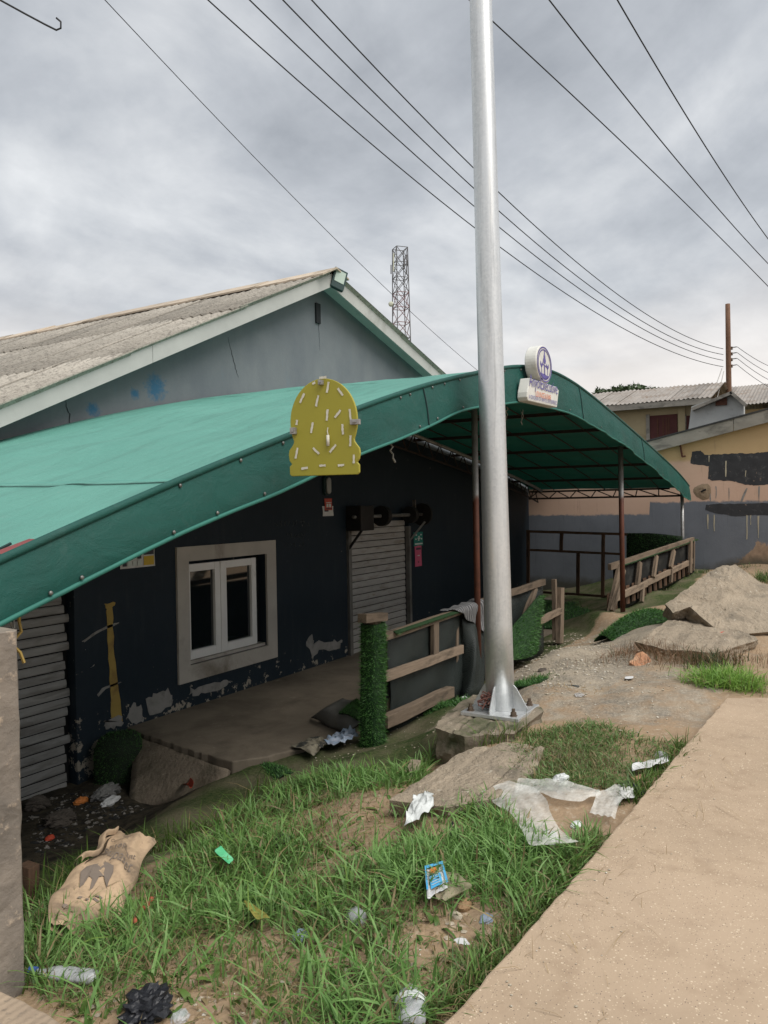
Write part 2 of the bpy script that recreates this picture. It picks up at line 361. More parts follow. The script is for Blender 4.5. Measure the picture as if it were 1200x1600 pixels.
def edge_line(pts, amp, step=.06):
    out = []
    for (a, c) in zip(pts[:-1], pts[1:]):
        L = math.dist(a, c); k = max(1, int(L / step))
        for i in range(k): t = i / k; out.append((a[0] + (c[0] - a[0]) * t + random.uniform(-amp, amp), a[1] + (c[1] - a[1]) * t + random.uniform(-amp, amp)))
    out.append(pts[-1]); return out
E1 = edge_line([(5.16, -4.97), (5.68, -5.01), (6.64, -5.08), (7.32, -5.12), (8.86, -5.2), (10.28, -5.29)], .005) + edge_line([(10.3, -5.3), (10.46, -5.62), (10.6, -7.4)], .01)
poly = [(5.16, -30)] + E1 + [(10.6, -30)]
# order counter-clockwise seen from above
def ccw(p): return p if sum(p[i][0] * p[(i + 1) % len(p)][1] - p[(i + 1) % len(p)][0] * p[i][1] for i in range(len(p))) > 0 else p[::-1]
mb = MB(); mb.prism(ccw(poly), (0, 0, 0), (1, 0, 0), (0, 1, 0), .16); pv = mb.build('pavement', m, bevel=.01); tag(pv, kind='structure')
m2, n, b, o = newmat('crossing_concrete'); N = NB(n); co = N.coords()
col = N.mix(N.rng(N.noise(co, 4, 7, .6), .3, .7), (.36, .28, .20, 1), (.26, .20, .145, 1))
wv = N.n('ShaderNodeTexWave', {'Vector': co, 'Scale': 9.0, 'Distortion': 1.2}, bands_direction='Y')
N.set(b.inputs['Base Color'], N.mix(N.rng(N.noise(co, 40, 5, .6), .55, .7), col, (.20, .16, .12, 1))); b.inputs['Roughness'].default_value = .9
N.set(b.inputs['Normal'], N.bump(N.math('ADD', N.math('MULTIPLY', wv.outputs['Fac'], .5), N.noise(co, 60)), .5, .008))
poly = [(1, -30), (5.12, -30)] + edge_line([(5.12, -4.98), (5.12, -3.45)], .008) + [(1, -3.45)]
mb = MB(); mb.prism(ccw(poly), (0, 0, -.003), (1, 0, 0), (0, 1, 0), .18); tag(mb.build('crossing_slab', m2, bevel=.01), kind='structure')

# terrace in front of the shop, with a broken concrete ramp at its low end
pm('terrace_concrete', (.20, .165, .125), (.145, .12, .09), 2.2, .85, bump=.5, bscale=34, bdist=.008, dirt=(.085, .07, .052), dscale=1.3, dlo=.44, dhi=.68, dirt2=(.26, .22, .17), d2scale=6, d2lo=.62, d2hi=.75)
te = edge_line([(8.80, .02), (8.60, -1.0), (8.52, -1.62)], .015) + edge_line([(8.75, -1.80), (9.2, -2.0), (9.8, -2.22), (11, -2.30), (15.6, -2.3), (20.4, -2.3)], .03, .1) + [(20.42, .02)]
mb = MB(); mb.prism(ccw(te), (0, 0, -.555), (1, 0, 0), (0, 1, 0), .14); tag(mb.build('terrace', 'terrace_concrete', bevel=.012), kind='structure')
pm('ramp_concrete', (.22, .18, .135), (.15, .122, .092), 5, .9, bump=.9, bscale=26, bdist=.02, dirt=(.10, .085, .06), dscale=2.6, dlo=.48, dhi=.66, dirt2=(.28, .24, .185), d2scale=22, d2lo=.62, d2hi=.68)
A, B_, C_ = (8.74, -.2, -.615), (8.50, -1.60, -.63), (8.16, -.98, -.95)
mb = MB(); G = []
for i in range(13):
    row = []
    for j in range(9):
        s, t = i / 12, j / 8
        p = np.array(A) * (1 - s) + np.array(B_) * s; q = np.array(C_) * (1 - .45 * s) + np.array((8.34, -1.60, -.86)) * .45 * s if False else np.array((8.12, -.80, -.98)) * (1 - s) + np.array((8.36, -1.62, -.80)) * s
        r = p * (1 - t) + q * t; r[2] += (fbm(np.array([[r[0], r[1]]]), 5, 2)[0] - .5) * .05; row.append(r)
    G.append(row)
mb.grid(G); tag(mb.build('terrace_ramp', 'ramp_concrete', smooth=True, solid=.05), kind='structure')

# ------------------------------------------------------------------ the shop building
bld = thing('lounge_building', (14, 0, -.9), 'single-storey navy painted shop with grey gable, corrugated roof and roller shutters', 'building')
# awning profile along x (top of the fabric): measured points, smoothed
PU = np.array([3.6, 4.4, 5.24, 5.9, 6.6, 7.4, 8.2, 9.0, 9.6, 10.2, 10.8, 11.4, 12.0, 12.9, 14.1, 15.7, 17.2, 18.6, 19.6, 20.2, 20.42])
PZ = np.array([.84, 1.12, 1.41, 1.645, 1.87, 2.12, 2.36, 2.57, 2.70, 2.84, 2.94, 3.00, 3.005, 2.94, 2.80, 2.60, 2.40, 2.21, 2.05, 1.93, 1.88])
_uu = np.linspace(3.6, 20.42, 400); _zz = np.interp(_uu, PU, PZ); k = 13; _zp = np.pad(_zz, k, mode='edge'); _zp[:k] = _zz[0] - (np.arange(k, 0, -1) * (_zz[1] - _zz[0])); _zp[-k:] = _zz[-1] + (np.arange(1, k + 1) * (_zz[-1] - _zz[-2])); _zz = np.convolve(_zp, np.ones(2 * k + 1) / (2 * k + 1), 'valid')
def prof(u): return np.interp(u, _uu, _zz)
# front wall: dark lower coat up to the awning line, bare grey above
m, n, b, o = newmat('navy_wall_paint'); N = NB(n); co = N.coords()
col = N.mix(N.rng(N.noise(co, 1.2, 7, .6), .3, .7), (.011, .020, .029, 1), (.017, .026, .035, 1))
cs = N.coords('world', (6, 6, .8)); col = N.mix(N.rng(N.noise(cs, 1.5, 6, .6), .55, .8, 0, .6), col, (.032, .040, .046, 1))
zz_ = N.n('ShaderNodeSeparateXYZ', {0: N.n('ShaderNodeNewGeometry').outputs['Position']}).outputs[2]
low = N.rng(zz_, -.58, -.12, 1, 0)
pe = N.rng(N.math('ADD', N.noise(co, 7, 8, .7), N.math('MULTIPLY', low, .13)), .665, .685)
col = N.mix(pe, col, (.30, .27, .22, 1))
col = N.mix(N.rng(N.noise(co, 28, 4, .6), .715, .735), col, (.22, .21, .19, 1))
N.set(b.inputs['Base Color'], col); b.inputs['Roughness'].default_value = .6; b.inputs['Specular IOR Level'].default_value = .2
N.set(b.inputs['Normal'], N.bump(N.math('SUBTRACT', N.noise(co, 35, 6, .6), N.math('MULTIPLY', pe, .8)), .35, .006))
m, n, b, o = newmat('grey_gable_render'); N = NB(n); co = N.coords()
col = N.mix(N.rng(N.noise(co, 1.1, 8, .6), .3, .7), (.125, .142, .158, 1), (.175, .19, .20, 1))
cs = N.coords('world', (1.6, 1.6, .7)); col = N.mix(N.rng(N.noise(cs, 1.3, 8, .6), .42, .72, 0, .75), col, (.105, .12, .14, 1))
col = N.mix(N.rng(N.noise(N.coords('world', (3, 3, .6)), 2.3, 6, .6), .60, .72, 0, .5), col, (.13, .17, .20, 1))
def blot(px, py, r):
    c = on_y(px, py, 0.0); d = N.n('ShaderNodeVectorMath', {0: N.n('ShaderNodeNewGeometry').outputs['Position'], 1: tuple(c)}, operation='DISTANCE').outputs['Value']
    return N.rng(N.math('ADD', d, N.math('MULTIPLY', N.math('SUBTRACT', N.noise(co, 14, 8, .75), .5), r * 2.6)), r * .35, r * 1.0, 1, 0)
for (px, py, r) in ((243, 605, .16), (145, 640, .09), (210, 615, .07)): col = N.mix(blot(px, py, r), col, (.035, .12, .21, 1))
N.set(b.inputs['Base Color'], col); b.inputs['Roughness'].default_value = .85
N.set(b.inputs['Normal'], N.bump(N.noise(co, 30, 7, .65), .35, .006))
# openings in the front wall (x0, x1, z0, z1)
WIN = (9.66, 10.98, -.10, 1.03)              # glazed opening inside the plaster surround
SH1 = (3.4, 8.22, -1.2, 1.25)
SH2 = (12.80, 14.68, -.60, 1.36)
GX0, GX1, AP, APZ, SL, SR = 2.6, 20.42, 12.15, 4.73, .4725, .268
def roofz(u): return APZ - SL * (AP - u) if u < AP else APZ - SR * (u - AP)
mb = MB(); xs = [GX0, SH1[0], SH1[1], WIN[0], WIN[1], SH2[0], SH2[1], GX1]
def wq(x0, x1, z0, z1): mb.add([(x0, 0, z0), (x1, 0, z0), (x1, 0, z1), (x0, 0, z1)], [(0, 1, 2, 3)])
LT = 1.45
wq(xs[0], xs[1], -1.3, 1.30 if False else .3); wq(xs[1], xs[2], SH1[3], LT) if False else None
# solid wall strips between openings, each up to LT
wq(SH1[1], WIN[0], -1.3, LT); wq(WIN[0], WIN[1], -1.3, WIN[2]); wq(WIN[0], WIN[1], WIN[3], LT); wq(WIN[1], SH2[0], -1.3, LT); wq(SH2[0], SH2[1], -1.3, SH2[2]); wq(SH2[0], SH2[1], SH2[3], LT); wq(SH2[1], GX1, -1.3, LT)
us = np.linspace(SH1[0], GX1, 160)
zt = np.minimum(np.maximum(prof(us) - .06, .2), [roofz(u) - .05 for u in us])
for i in range(159):
    lo0 = LT if us[i] >= SH1[1] else SH1[3]; lo1 = LT if us[i + 1] >= SH1[1] else SH1[3]
    a0, a1 = max(zt[i], lo0 + .001), max(zt[i + 1], lo1 + .001)
    mb.add([(us[i], 0, lo0), (us[i + 1], 0, lo1), (us[i + 1], 0, a1), (us[i], 0, a0)], [(0, 1, 2, 3)])
# reveals of the openings
for (x0, x1, z0, z1), dp in ((WIN, .13), (SH2, .10), (SH1, .12)):
    mb.add([(x0, 0, z0), (x0, dp, z0), (x0, dp, z1), (x0, 0, z1)], [(0, 1, 2, 3)]); mb.add([(x1, 0, z0), (x1, dp, z0), (x1, dp, z1), (x1, 0, z1)], [(3, 2, 1, 0)])
    mb.add([(x0, 0, z1), (x0, dp, z1), (x1, dp, z1), (x1, 0, z1)], [(0, 1, 2, 3)]); mb.add([(x0, 0, z0), (x0, dp, z0), (x1, dp, z0), (x1, 0, z0)], [(3, 2, 1, 0)])
# end and side walls so that the room is closed
mb.add([(GX1, 0, -1.3), (GX1, 13.8, -1.3), (GX1, 13.8, roofz(GX1) - .05), (GX1, 0, roofz(GX1) - .05)], [(0, 1, 2, 3)])
mb.add([(SH1[0], .2, -1.3), (SH1[0], 13.8, -1.3), (SH1[0], 13.8, .5), (SH1[0], .2, .5)], [(3, 2, 1, 0)])
mb.add([(SH1[0], .2, -1.3), (GX1, .2, -1.3), (GX1, .2, 1.6), (SH1[0], .2, 1.6)], [(0, 1, 2, 3)])
mb.build('wall', 'navy_wall_paint', bld)
mb = MB(); us = np.linspace(4.2, GX1, 150)
for i in range(149):
    z0, z1 = max(prof(us[i]) - .06, -9), max(prof(us[i + 1]) - .06, -9); t0, t1 = roofz(us[i]) - .04, roofz(us[i + 1]) - .04
    if t0 > z0 + .01 and t1 > z1 + .01: mb.add([(us[i], -.004, z0), (us[i + 1], -.004, z1), (us[i + 1], -.004, t1), (us[i], -.004, t0)], [(0, 1, 2, 3)])
gw = mb.build('gable_wall', 'grey_gable_render', bld)
# hairline cracks and a small vent slot in the gable
pm('crack_dark', (.02, .022, .025), rough=.9, bump=0)
def crack(px, w=.006):
    pts = [on_y(a, c, -.0055) for a, c in px]; mbk = MB(); P = []
    for i in range(len(pts) - 1):
        for k in range(5): t = k / 5; p = pts[i] * (1 - t) + pts[i + 1] * t; P.append(p + np.array([random.uniform(-.012, .012), 0, random.uniform(-.01, .01)]))
    P.append(pts[-1]); L = len(P)
    rows = [[(p[0] - w * (.3 + .7 * math.sin(math.pi * (i + .5) / L)), -.0055, p[2]), (p[0] + w * (.3 + .7 * math.sin(math.pi * (i + .5) / L)), -.0055, p[2])] for i, p in enumerate(P)]
    mbk.grid(rows); mbk.build('crack', 'crack_dark', bld)
crack([(357, 528), (362, 555), (368, 575), (372, 590)]); crack([(102, 625), (108, 648), (111, 672)]); crack([(499, 480), (498, 520), (500, 548)], .004)
hc = on_y(495, 490, 0.0); mb = MB(); mb.box((hc[0], -.015, hc[2]), (.10, .03, .27)); mb.build('vent_slot', 'crack_dark', bld)
# fascia boards along the verge
pm('fascia_paint', (.46, .46, .44), (.39, .39, .375), 2.5, .7, bump=.2, dirt=(.22, .22, .19), dscale=1.2, dlo=.6, dhi=.8, dirt2=(.14, .12, .10), d2scale=9, d2lo=.72, d2hi=.76)
def fas(x0, x1):
    z0, z1 = roofz(x0) - .012, roofz(x1) - .012
    mbf = MB(); mbf.prism([(x0, z0 - .175), (x1, z1 - .175), (x1, z1), (x0, z0)], (0, -.27, 0), (1, 0, 0), (0, 0, 1), .025); mbf.build('fascia_board', 'fascia_paint', bld, bevel=.003)
fas(3.0, 5.6); fas(5.604, 8.98); fas(8.984, AP); fas(AP + .003, 16.6); fas(16.604, 20.6)
mb = MB();
for a, c in ((3.0, AP - .02), (AP + .02, 20.6)): mb.add([(a, -.245, roofz(a) - .10), (c, -.245, roofz(c) - .10), (c, .0, roofz(c) - .10), (a, .0, roofz(a) - .10)], [(0, 1, 2, 3)])
mb.build('soffit', 'fascia_paint', bld)
# corrugated fibre-cement roof: overlapping sheets in courses
m, n, b, o = newmat('old_fibre_cement'); N = NB(n); co = N.coords()
col = N.mix(N.rng(N.noise(co, 2.0, 8, .65), .3, .7), (.40, .37, .32, 1), (.27, .25, .215, 1))
col = N.mix(N.rng(N.noise(co, 26, 8, .75), .48, .64), col, (.15, .137, .118, 1))
col = N.mix(N.rng(N.noise(co, 60, 4, .7), .62, .68), col, (.44, .41, .36, 1))
ri = N.n('ShaderNodeObjectInfo').outputs['Random']; col = N.n('ShaderNodeHueSaturation', {'Color': col, 'Value': N.rng(ri, 0, 1, .8, 1.2)}).outputs[0]
N.set(b.inputs['Base Color'], col); b.inputs['Roughness'].default_value = .95; N.set(b.inputs['Normal'], N.bump(N.noise(co, 40, 7, .7), .6, .008))
roof = MB().box((AP, 7, APZ - .16), (.06, 14.0, .12)).build('roof', 'fascia_paint', bld)      # ridge beam carries the sheets
SHW, SHL, PIT = 1.05, 2.05, .15
def sheet_mesh(L, dz=.0):
    ny = int(SHW / PIT * 6); rows = []
    for s in (0, L):
        rows.append([(-s, -SHW / 2 + SHW * j / ny, .028 * math.cos(2 * math.pi * (SHW * j / ny) / PIT)) for j in range(ny + 1)])
    rows.append([(p[0] + .001, p[1], p[2] - .012) for p in rows[1]])
    mbs = MB(); mbs.grid(rows); mbs.grid([[(p[0], p[1], p[2] - .012) for p in reversed(rows[0])], [(p[0], p[1], p[2] - .012) for p in reversed(rows[1])]]);
    mbs.grid([[rows[0][0], rows[1][0]], [(rows[0][0][0], rows[0][0][1], rows[0][0][2] - .012), (rows[1][0][0], rows[1][0][1], rows[1][0][2] - .012)]])
    return mbs
def roof_side(sign, slope, courses):
    ang = math.atan(slope); proto = None
    for c in range(courses):
        for r in range(14):
            if proto is None:
                proto = sheet_mesh(SHL).build('roof_sheet', 'old_fibre_cement', smooth=True); so = proto
            else: so = proto.copy(); COL.objects.link(so)
            d0 = .06 + c * (SHL - .17); y = -.31 + SHW / 2 + r * (SHW - .075)
            px = AP - sign * d0 * math.cos(ang); pz = APZ - d0 * math.sin(ang) - .034 + (courses - c) * .007 + random.uniform(-.006, .006) + .0015 * (r % 2)
            rot = Matrix.Rotation(-ang if sign > 0 else ang, 4, 'Y')
            if sign < 0: rot = rot @ Matrix.Rotation(math.pi, 4, 'Z')
            so.matrix_basis = Matrix.Translation((px, y, pz)) @ rot @ Matrix.Rotation(R_(random.uniform(-.3, .3)), 4, 'Z') @ Matrix.Rotation(R_(random.uniform(-.25, .25)), 4, 'Y')
            attach(so, roof)
roof_side(1, SL, 5); roof_side(-1, SR, 5)
pm('ridge_cement', (.50, .42, .33), (.42, .355, .28), 3, .9, dirt=(.2, .17, .13), dscale=2.5, rand=.12)
ridge0 = None
for r in range(12):
    if ridge0 is None:
        mb = MB(); mb.prism([(-.34, -.125), (0, .04), (.30, -.045), (.30, -.065), (0, .015), (-.34, -.150)][::-1], (0, 0, 0), (1, 0, 0), (0, 0, 1), 1.2); ridge0 = mb.build('ridge_cap', 'ridge_cement'); rc = ridge0
    else: rc = ridge0.copy(); COL.objects.link(rc)
    rc.matrix_basis = Matrix.Translation((AP, -.36 + r * 1.17, APZ + .022 + .006 * (r % 2))) @ Matrix.Rotation(R_(random.uniform(-1, 1)), 4, 'Z') @ Matrix.Rotation(R_(random.uniform(-.4, .4)), 4, 'X'); attach(rc, roof)
mb = MB(); p0 = (AP - .1, 9.4, APZ + .16); mb.box(p0, (.5, .22, .015), Matrix.Rotation(R_(-12), 3, 'Y')); mb.build('loose_ridge_piece', 'ridge_cement', roof)

# window: plaster surround, two sashes, dark gap on the right
pm('surround_plaster', (.46, .43, .38), (.38, .35, .31), 3, .85, dirt=(.17, .145, .11), dscale=1.6, dlo=.55, dhi=.75, dirt2=(.12, .11, .09), d2scale=20, d2lo=.68, d2hi=.72)
pm('upvc_white', (.78, .77, .74), (.70, .69, .66), 3, .45, bump=.05, dirt=(.34, .31, .27), dscale=3, dlo=.6, dhi=.8)
m, n, b, o = newmat('window_glass'); b.inputs['Base Color'].default_value = (.008, .012, .014, 1); b.inputs['Roughness'].default_value = .04; b.inputs['IOR'].default_value = 2.1
w = MB()
ox0, ox1, oz0, oz1 = 9.49, 11.16, -.275, 1.19
for (x0, x1, z0, z1) in ((ox0, WIN[0], oz0, oz1), (WIN[1], ox1, oz0, oz1), (WIN[0], WIN[1], WIN[3], oz1), (WIN[0], WIN[1], oz0, WIN[2])):
    w.box(((x0 + x1) / 2, -.012, (z0 + z1) / 2), (x1 - x0, .03, z1 - z0))
win = w.build('window', 'surround_plaster', bld)
def bar(name, x0, x1, z0, z1, y0, y1, mat, par): return MB().box(((x0 + x1) / 2, (y0 + y1) / 2, (z0 + z1) / 2), (x1 - x0, y1 - y0, z1 - z0)).build(name, mat, par, bevel=.004)
wx0, wx1, wz0, wz1 = 9.665, 10.86, -.06, .99
mid = 10.235
def sash(x0, x1, z0, z1):
    k = .085; fr = MB()
    fr.prism([(x0, z0), (x1, z0), (x1, z1), (x0, z1)], (0, .045, 0), (1, 0, 0), (0, 0, 1), .03) if False else None
    for (a, c, d, e2) in ((x0, x0 + k, z0, z1), (x1 - k, x1, z0, z1), (x0 + k, x1 - k, z1 - k, z1), (x0 + k, x1 - k, z0, z0 + k * 1.15)): fr.box(((a + c) / 2, .07, (d + e2) / 2), (c - a, .05, e2 - d))
    fr.build('sash', 'upvc_white', win, bevel=.006)
    MB().box(((x0 + x1) / 2, .085, (z0 + z1) / 2), (x1 - x0 - 2 * k, .006, z1 - z0 - 2 * k)).build('pane', 'window_glass', win)
sash(wx0, mid - .012, wz0, wz1); sash(mid + .012, wx1, wz0, wz1)
bar('mullion', mid - .011, mid + .011, wz0, wz1, .035, .10, 'upvc_white', win)
bar('sill', wx0, WIN[1], WIN[2], wz0 - .004, .02, .12, 'surround_plaster', win)
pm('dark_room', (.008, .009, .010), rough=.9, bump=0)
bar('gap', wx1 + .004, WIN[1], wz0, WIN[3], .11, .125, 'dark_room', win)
# roller shutters: curved slats, one mesh per slat
pm('old_shutter_steel', (.30, .295, .28), (.22, .215, .205), 3, .6, metal=.1, bump=.25, kind='world', stretch=(1, 1, 6), dirt=(.13, .12, .105), dscale=2.0, dlo=.5, dhi=.75, rand=.10, dirt2=(.07, .055, .045), d2scale=5, d2lo=.66, d2hi=.74)
pm('pale_shutter_steel', (.40, .385, .36), (.30, .29, .27), 3, .6, metal=.05, bump=.25, stretch=(1, 1, 5), dirt=(.22, .19, .15), dscale=2.2, dlo=.52, dhi=.72, rand=.08, dirt2=(.20, .14, .08), d2scale=4, d2lo=.62, d2hi=.72)
def shutter(name, x0, x1, z0, z1, y, mat, ragx, pitch):
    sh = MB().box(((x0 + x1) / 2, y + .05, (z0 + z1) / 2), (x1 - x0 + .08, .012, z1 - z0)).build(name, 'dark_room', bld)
    nsl = int((z1 - z0) / pitch)
    for i in range(nsl):
        za = z0 + i * pitch; j = random.uniform(-ragx, ragx * .3); P = []
        for t in (0, .05, .12, .5, .88, .95, 1.0):
            P.append([(x0, y - .009 * (1 - abs(2 * t - 1) ** 5) + .004 + .006 * (t - .5), za + .003 + t * (pitch - .010)), (x1 + j, y - .009 * (1 - abs(2 * t - 1) ** 5) + .004 + .006 * (t - .5) + random.uniform(-.003, .003), za + .003 + t * (pitch - .010))])
        mbs = MB(); mbs.grid(P); mbs.build('slat', mat, sh, smooth=False)
    return sh
s1 = shutter('roller_shutter', 3.6, 8.20, -.98, 1.24, .075, 'old_shutter_steel', .06, .086)
s2 = shutter('roller_shutter', 12.90, 14.62, -.60, 1.36, .05, 'pale_shutter_steel', .0, .098)
# guide rails and the open roll gear above the second shutter
pm('dirty_rail', (.20, .195, .18), (.13, .125, .115), 5, .6, metal=.3, dirt=(.07, .06, .05))
pm('black_iron', (.018, .018, .018), (.03, .028, .026), 6, .55, metal=.4)
bar('guide_rail', 12.82, 12.895, -.60, 1.28, -.035, .04, 'dirty_rail', s2); bar('guide_rail', 14.625, 14.69, -.60, 1.25, -.035, .04, 'dirty_rail', s2)
RX = Matrix.Rotation(R_(90), 3, 'Y')
gearz = 1.44
MB().tube([(12.75, -.16, gearz), (14.98, -.16, gearz)], .028, 12).build('barrel_shaft', 'dirty_rail', s2, smooth=True)
for x, r, wdt in ((13.55, .155, .10), (14.45, .135, .10), (14.86, .185, .055)):
    MB().lathe([(r * .35, -wdt / 2), (r, -wdt / 2), (r, wdt / 2), (r * .35, wdt / 2)], (x, -.16, gearz), 28, RX).build('spring_drum', 'black_iron', s2, bevel=.006)
MB().box((12.98, -.13, gearz - .02), (.36, .26, .36)).build('motor_box', 'black_iron', s2, bevel=.012)
MB().beam((12.86, -.24, 1.26), (12.84, -.02, .98), .03, .03).build('bracket', 'black_iron', s2); MB().beam((14.80, -.24, 1.32), (14.66, -.03, 1.02), .035, .03).build('bracket', 'dirty_rail', s2)
MB().box((14.66, -.12, gearz + .10), (.03, .05, .28)).build('hanger', 'dirty_rail', s2)
# bare plaster and yellow filler patches low on the wall
def wall_patch(name, px, mat, y=-.004, amp=.02, nseg=4, parent=bld, thick=.003, seed=0):
    P = [on_y(a, c, y) for a, c in px]; poly = ragged([(p[0], p[2]) for p in P], amp, nseg, seed); mbp = MB(); mbp.prism(ccw(poly), (0, y, 0), (1, 0, 0), (0, 0, 1), thick); return mbp.build(name, mat, parent)
pm('bare_plaster', (.27, .26, .245), (.21, .205, .19), 5, .9, bump=.4, dirt=(.13, .125, .115), dscale=6)
pm('yellow_filler', (.36, .255, .07), (.30, .21, .06), 6, .8, dirt=(.22, .14, .05), dscale=5)
wall_patch('yellow_strip', [(164, 944), (181, 940), (176, 950), (178, 1010), (184, 1060), (191, 1128), (174, 1128), (172, 1060), (168, 1000), (167, 955)], 'yellow_filler', amp=.008, seed=1)
wall_patch('plaster_patch', [(198, 1125), (202, 1106), (210, 1099), (221, 1103), (226, 1125), (212, 1134)], 'bare_plaster', seed=2)
wall_patch('plaster_patch', [(229, 1092), (246, 1082), (262, 1077), (270, 1090), (268, 1105), (232, 1118)], 'bare_plaster', seed=3)
wall_patch('plaster_patch', [(163, 1125), (190, 1118), (192, 1132), (176, 1138), (162, 1137)], 'bare_plaster', y=-.008, seed=4)
wall_patch('plaster_patch', [(478, 1005), (486, 992), (492, 1004), (520, 1000), (536, 1003), (530, 1012), (500, 1016), (488, 1028)], 'bare_plaster', amp=.03, seed=5)
wall_patch('plaster_patch', [(296, 1078), (330, 1070), (356, 1062), (360, 1068), (330, 1082), (300, 1090)], 'bare_plaster', amp=.03, seed=6)
for i, px in enumerate([[(128, 1002), (152, 985), (175, 975), (186, 972), (186, 974), (160, 985), (132, 1003)], [(152, 1085), (160, 1075), (184, 1066), (190, 1066), (166, 1076), (154, 1089)], [(141, 1044), (148, 1038), (147, 1041)]]): wall_patch('paint_scrape', px, 'bare_plaster', amp=.004, nseg=3, seed=10 + i)
# faint chalk marks left on the wall beside the window
pm('chalk', (.075, .082, .085), rough=.95, bump=0)
sb = random.Random(5); 
for row, (cx0, cx1, cy0, h) in enumerate(((430, 486, 818, 9), (446, 476, 836, 9), (452, 474, 851, 7), (470, 475, 830, 22))):
    x = cx0
    while x < cx1:
        pts = [on_y(x + sb.uniform(0, 4), cy0 + sb.uniform(-h / 2, h / 2), -.004) for _ in range(4)]; MB().tube(pts, .0035, 4).build('chalk_mark', 'chalk', bld); x += sb.uniform(5, 8)
# ------------------------------------------------------------------ awning
FY = -3.45                                    # front edge of the awning
aw = thing('awning', (12, -2.5, -.55), 'large arched green fabric awning on rusty posts over the shop front', 'awning')
def fabric(name, c1, c2, trans, faded=None):
    m, n, b, o = newmat(name); N = NB(n); co = N.coords()
    col = N.mix(N.rng(N.noise(co, .9, 7, .6), .3, .7), c4(c1), c4(c2))
    col = N.mix(N.rng(N.noise(N.coords('world', (1, .3, 1)), 5, 6, .6), .55, .75, 0, .35), col, c4([x * 1.35 for x in c2]))
    if faded: col = N.mix(N.rng(N.noise(co, 14, 5, .7), .70, .74), col, c4(faded))
    stn = N.noise(N.coords('world', (.6, 3.2, 1)), 1.7, 8, .68, .7); col = N.mix(N.rng(stn, .48, .70, 0, .6), col, c4([x * .72 + .012 for x in c2]))
    col = N.mix(N.rng(N.noise(N.coords('world', (3.0, .5, 3)), 2.4, 8, .7, .5), .56, .74, 0, .35), col, c4([x * .8 + .06 for x in c1]))
    N.set(b.inputs['Base Color'], col); b.inputs['Roughness'].default_value = .62; b.inputs['Specular IOR Level'].default_value = .35
    wv = N.noise(co, 420, 2, .5); N.set(b.inputs['Normal'], N.bump(N.math('ADD', N.math('MULTIPLY', wv, .5), N.math('MULTIPLY', N.noise(N.coords('world', (1, 2.2, 1.6)), 4, 6, .6, .8), 3.0)), .5, .010))
    tr = N.n('ShaderNodeBsdfTranslucent', {'Color': col}); mxs = N.n('ShaderNodeMixShader', {'Fac': trans}); n.links.new(b.outputs[0], mxs.inputs[1]); n.links.new(tr.outputs[0], mxs.inputs[2]); n.links.new(mxs.outputs[0], o.inputs[0])
fabric('faded_sheen_green_fabric', (.14, .37, .305), (.11, .315, .26), .18, (.3, .42, .36))  # top paler than the valance: fading, with sky sheen put into the colour
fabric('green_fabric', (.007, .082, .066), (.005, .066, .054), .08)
us = np.linspace(4.4, 20.40, 230); vs_ = np.linspace(-.03, FY, 40); G = np.zeros((len(vs_), len(us), 3))
PURL = [4.6, 5.8, 7.0, 8.1, 9.2, 10.2, 11.3, 12.54, 13.7, 14.85, 16.3, 17.85, 19.3]
dp = np.min(np.abs(us[:, None] - np.array(PURL)[None]), 1)
for i, v in enumerate(vs_):
    t = (-.03 - v) / (-.03 - FY)
    sag = -.016 * np.sin(np.clip(dp / .55, 0, 1) * math.pi / 2) * math.sin(math.pi * min(1, max(0, t)))
    wr = (fbm(np.stack([us * 1.0, np.full_like(us, v) * .8], 1), 1.6, 8, 3) - .5) * .05 * math.sin(math.pi * t) + (fbm(np.stack([us * 1.2 + v * 1.1, v * .35 - us * .12 + 0 * us], 1), 3.1, 28, 3) - .5) * .035 * math.sin(math.pi * t) + .003 * np.sin(us * 9 + v * 3) * math.sin(math.pi * t)
    G[i] = np.stack([us, np.full_like(us, v), prof(us) + .05 * (1 - t) + sag + wr], 1)
mb = MB(); mb.grid(G); mb.build('canopy_sheet', 'faded_sheen_green_fabric', aw, smooth=True)
Gl = G.copy(); Gl[..., 2] -= .006; pm('underside_shade_green', (.05, .19, .15), (.04, .155, .125), 2, .7, dirt=(.06, .15, .12), dscale=3, trans=.5); mb = MB(); mb.grid(Gl[::-1]); mb.build('underside_shade_sheet', 'underside_shade_green', aw, smooth=True)  # added sheet; its darker green paints in the shade under the awning
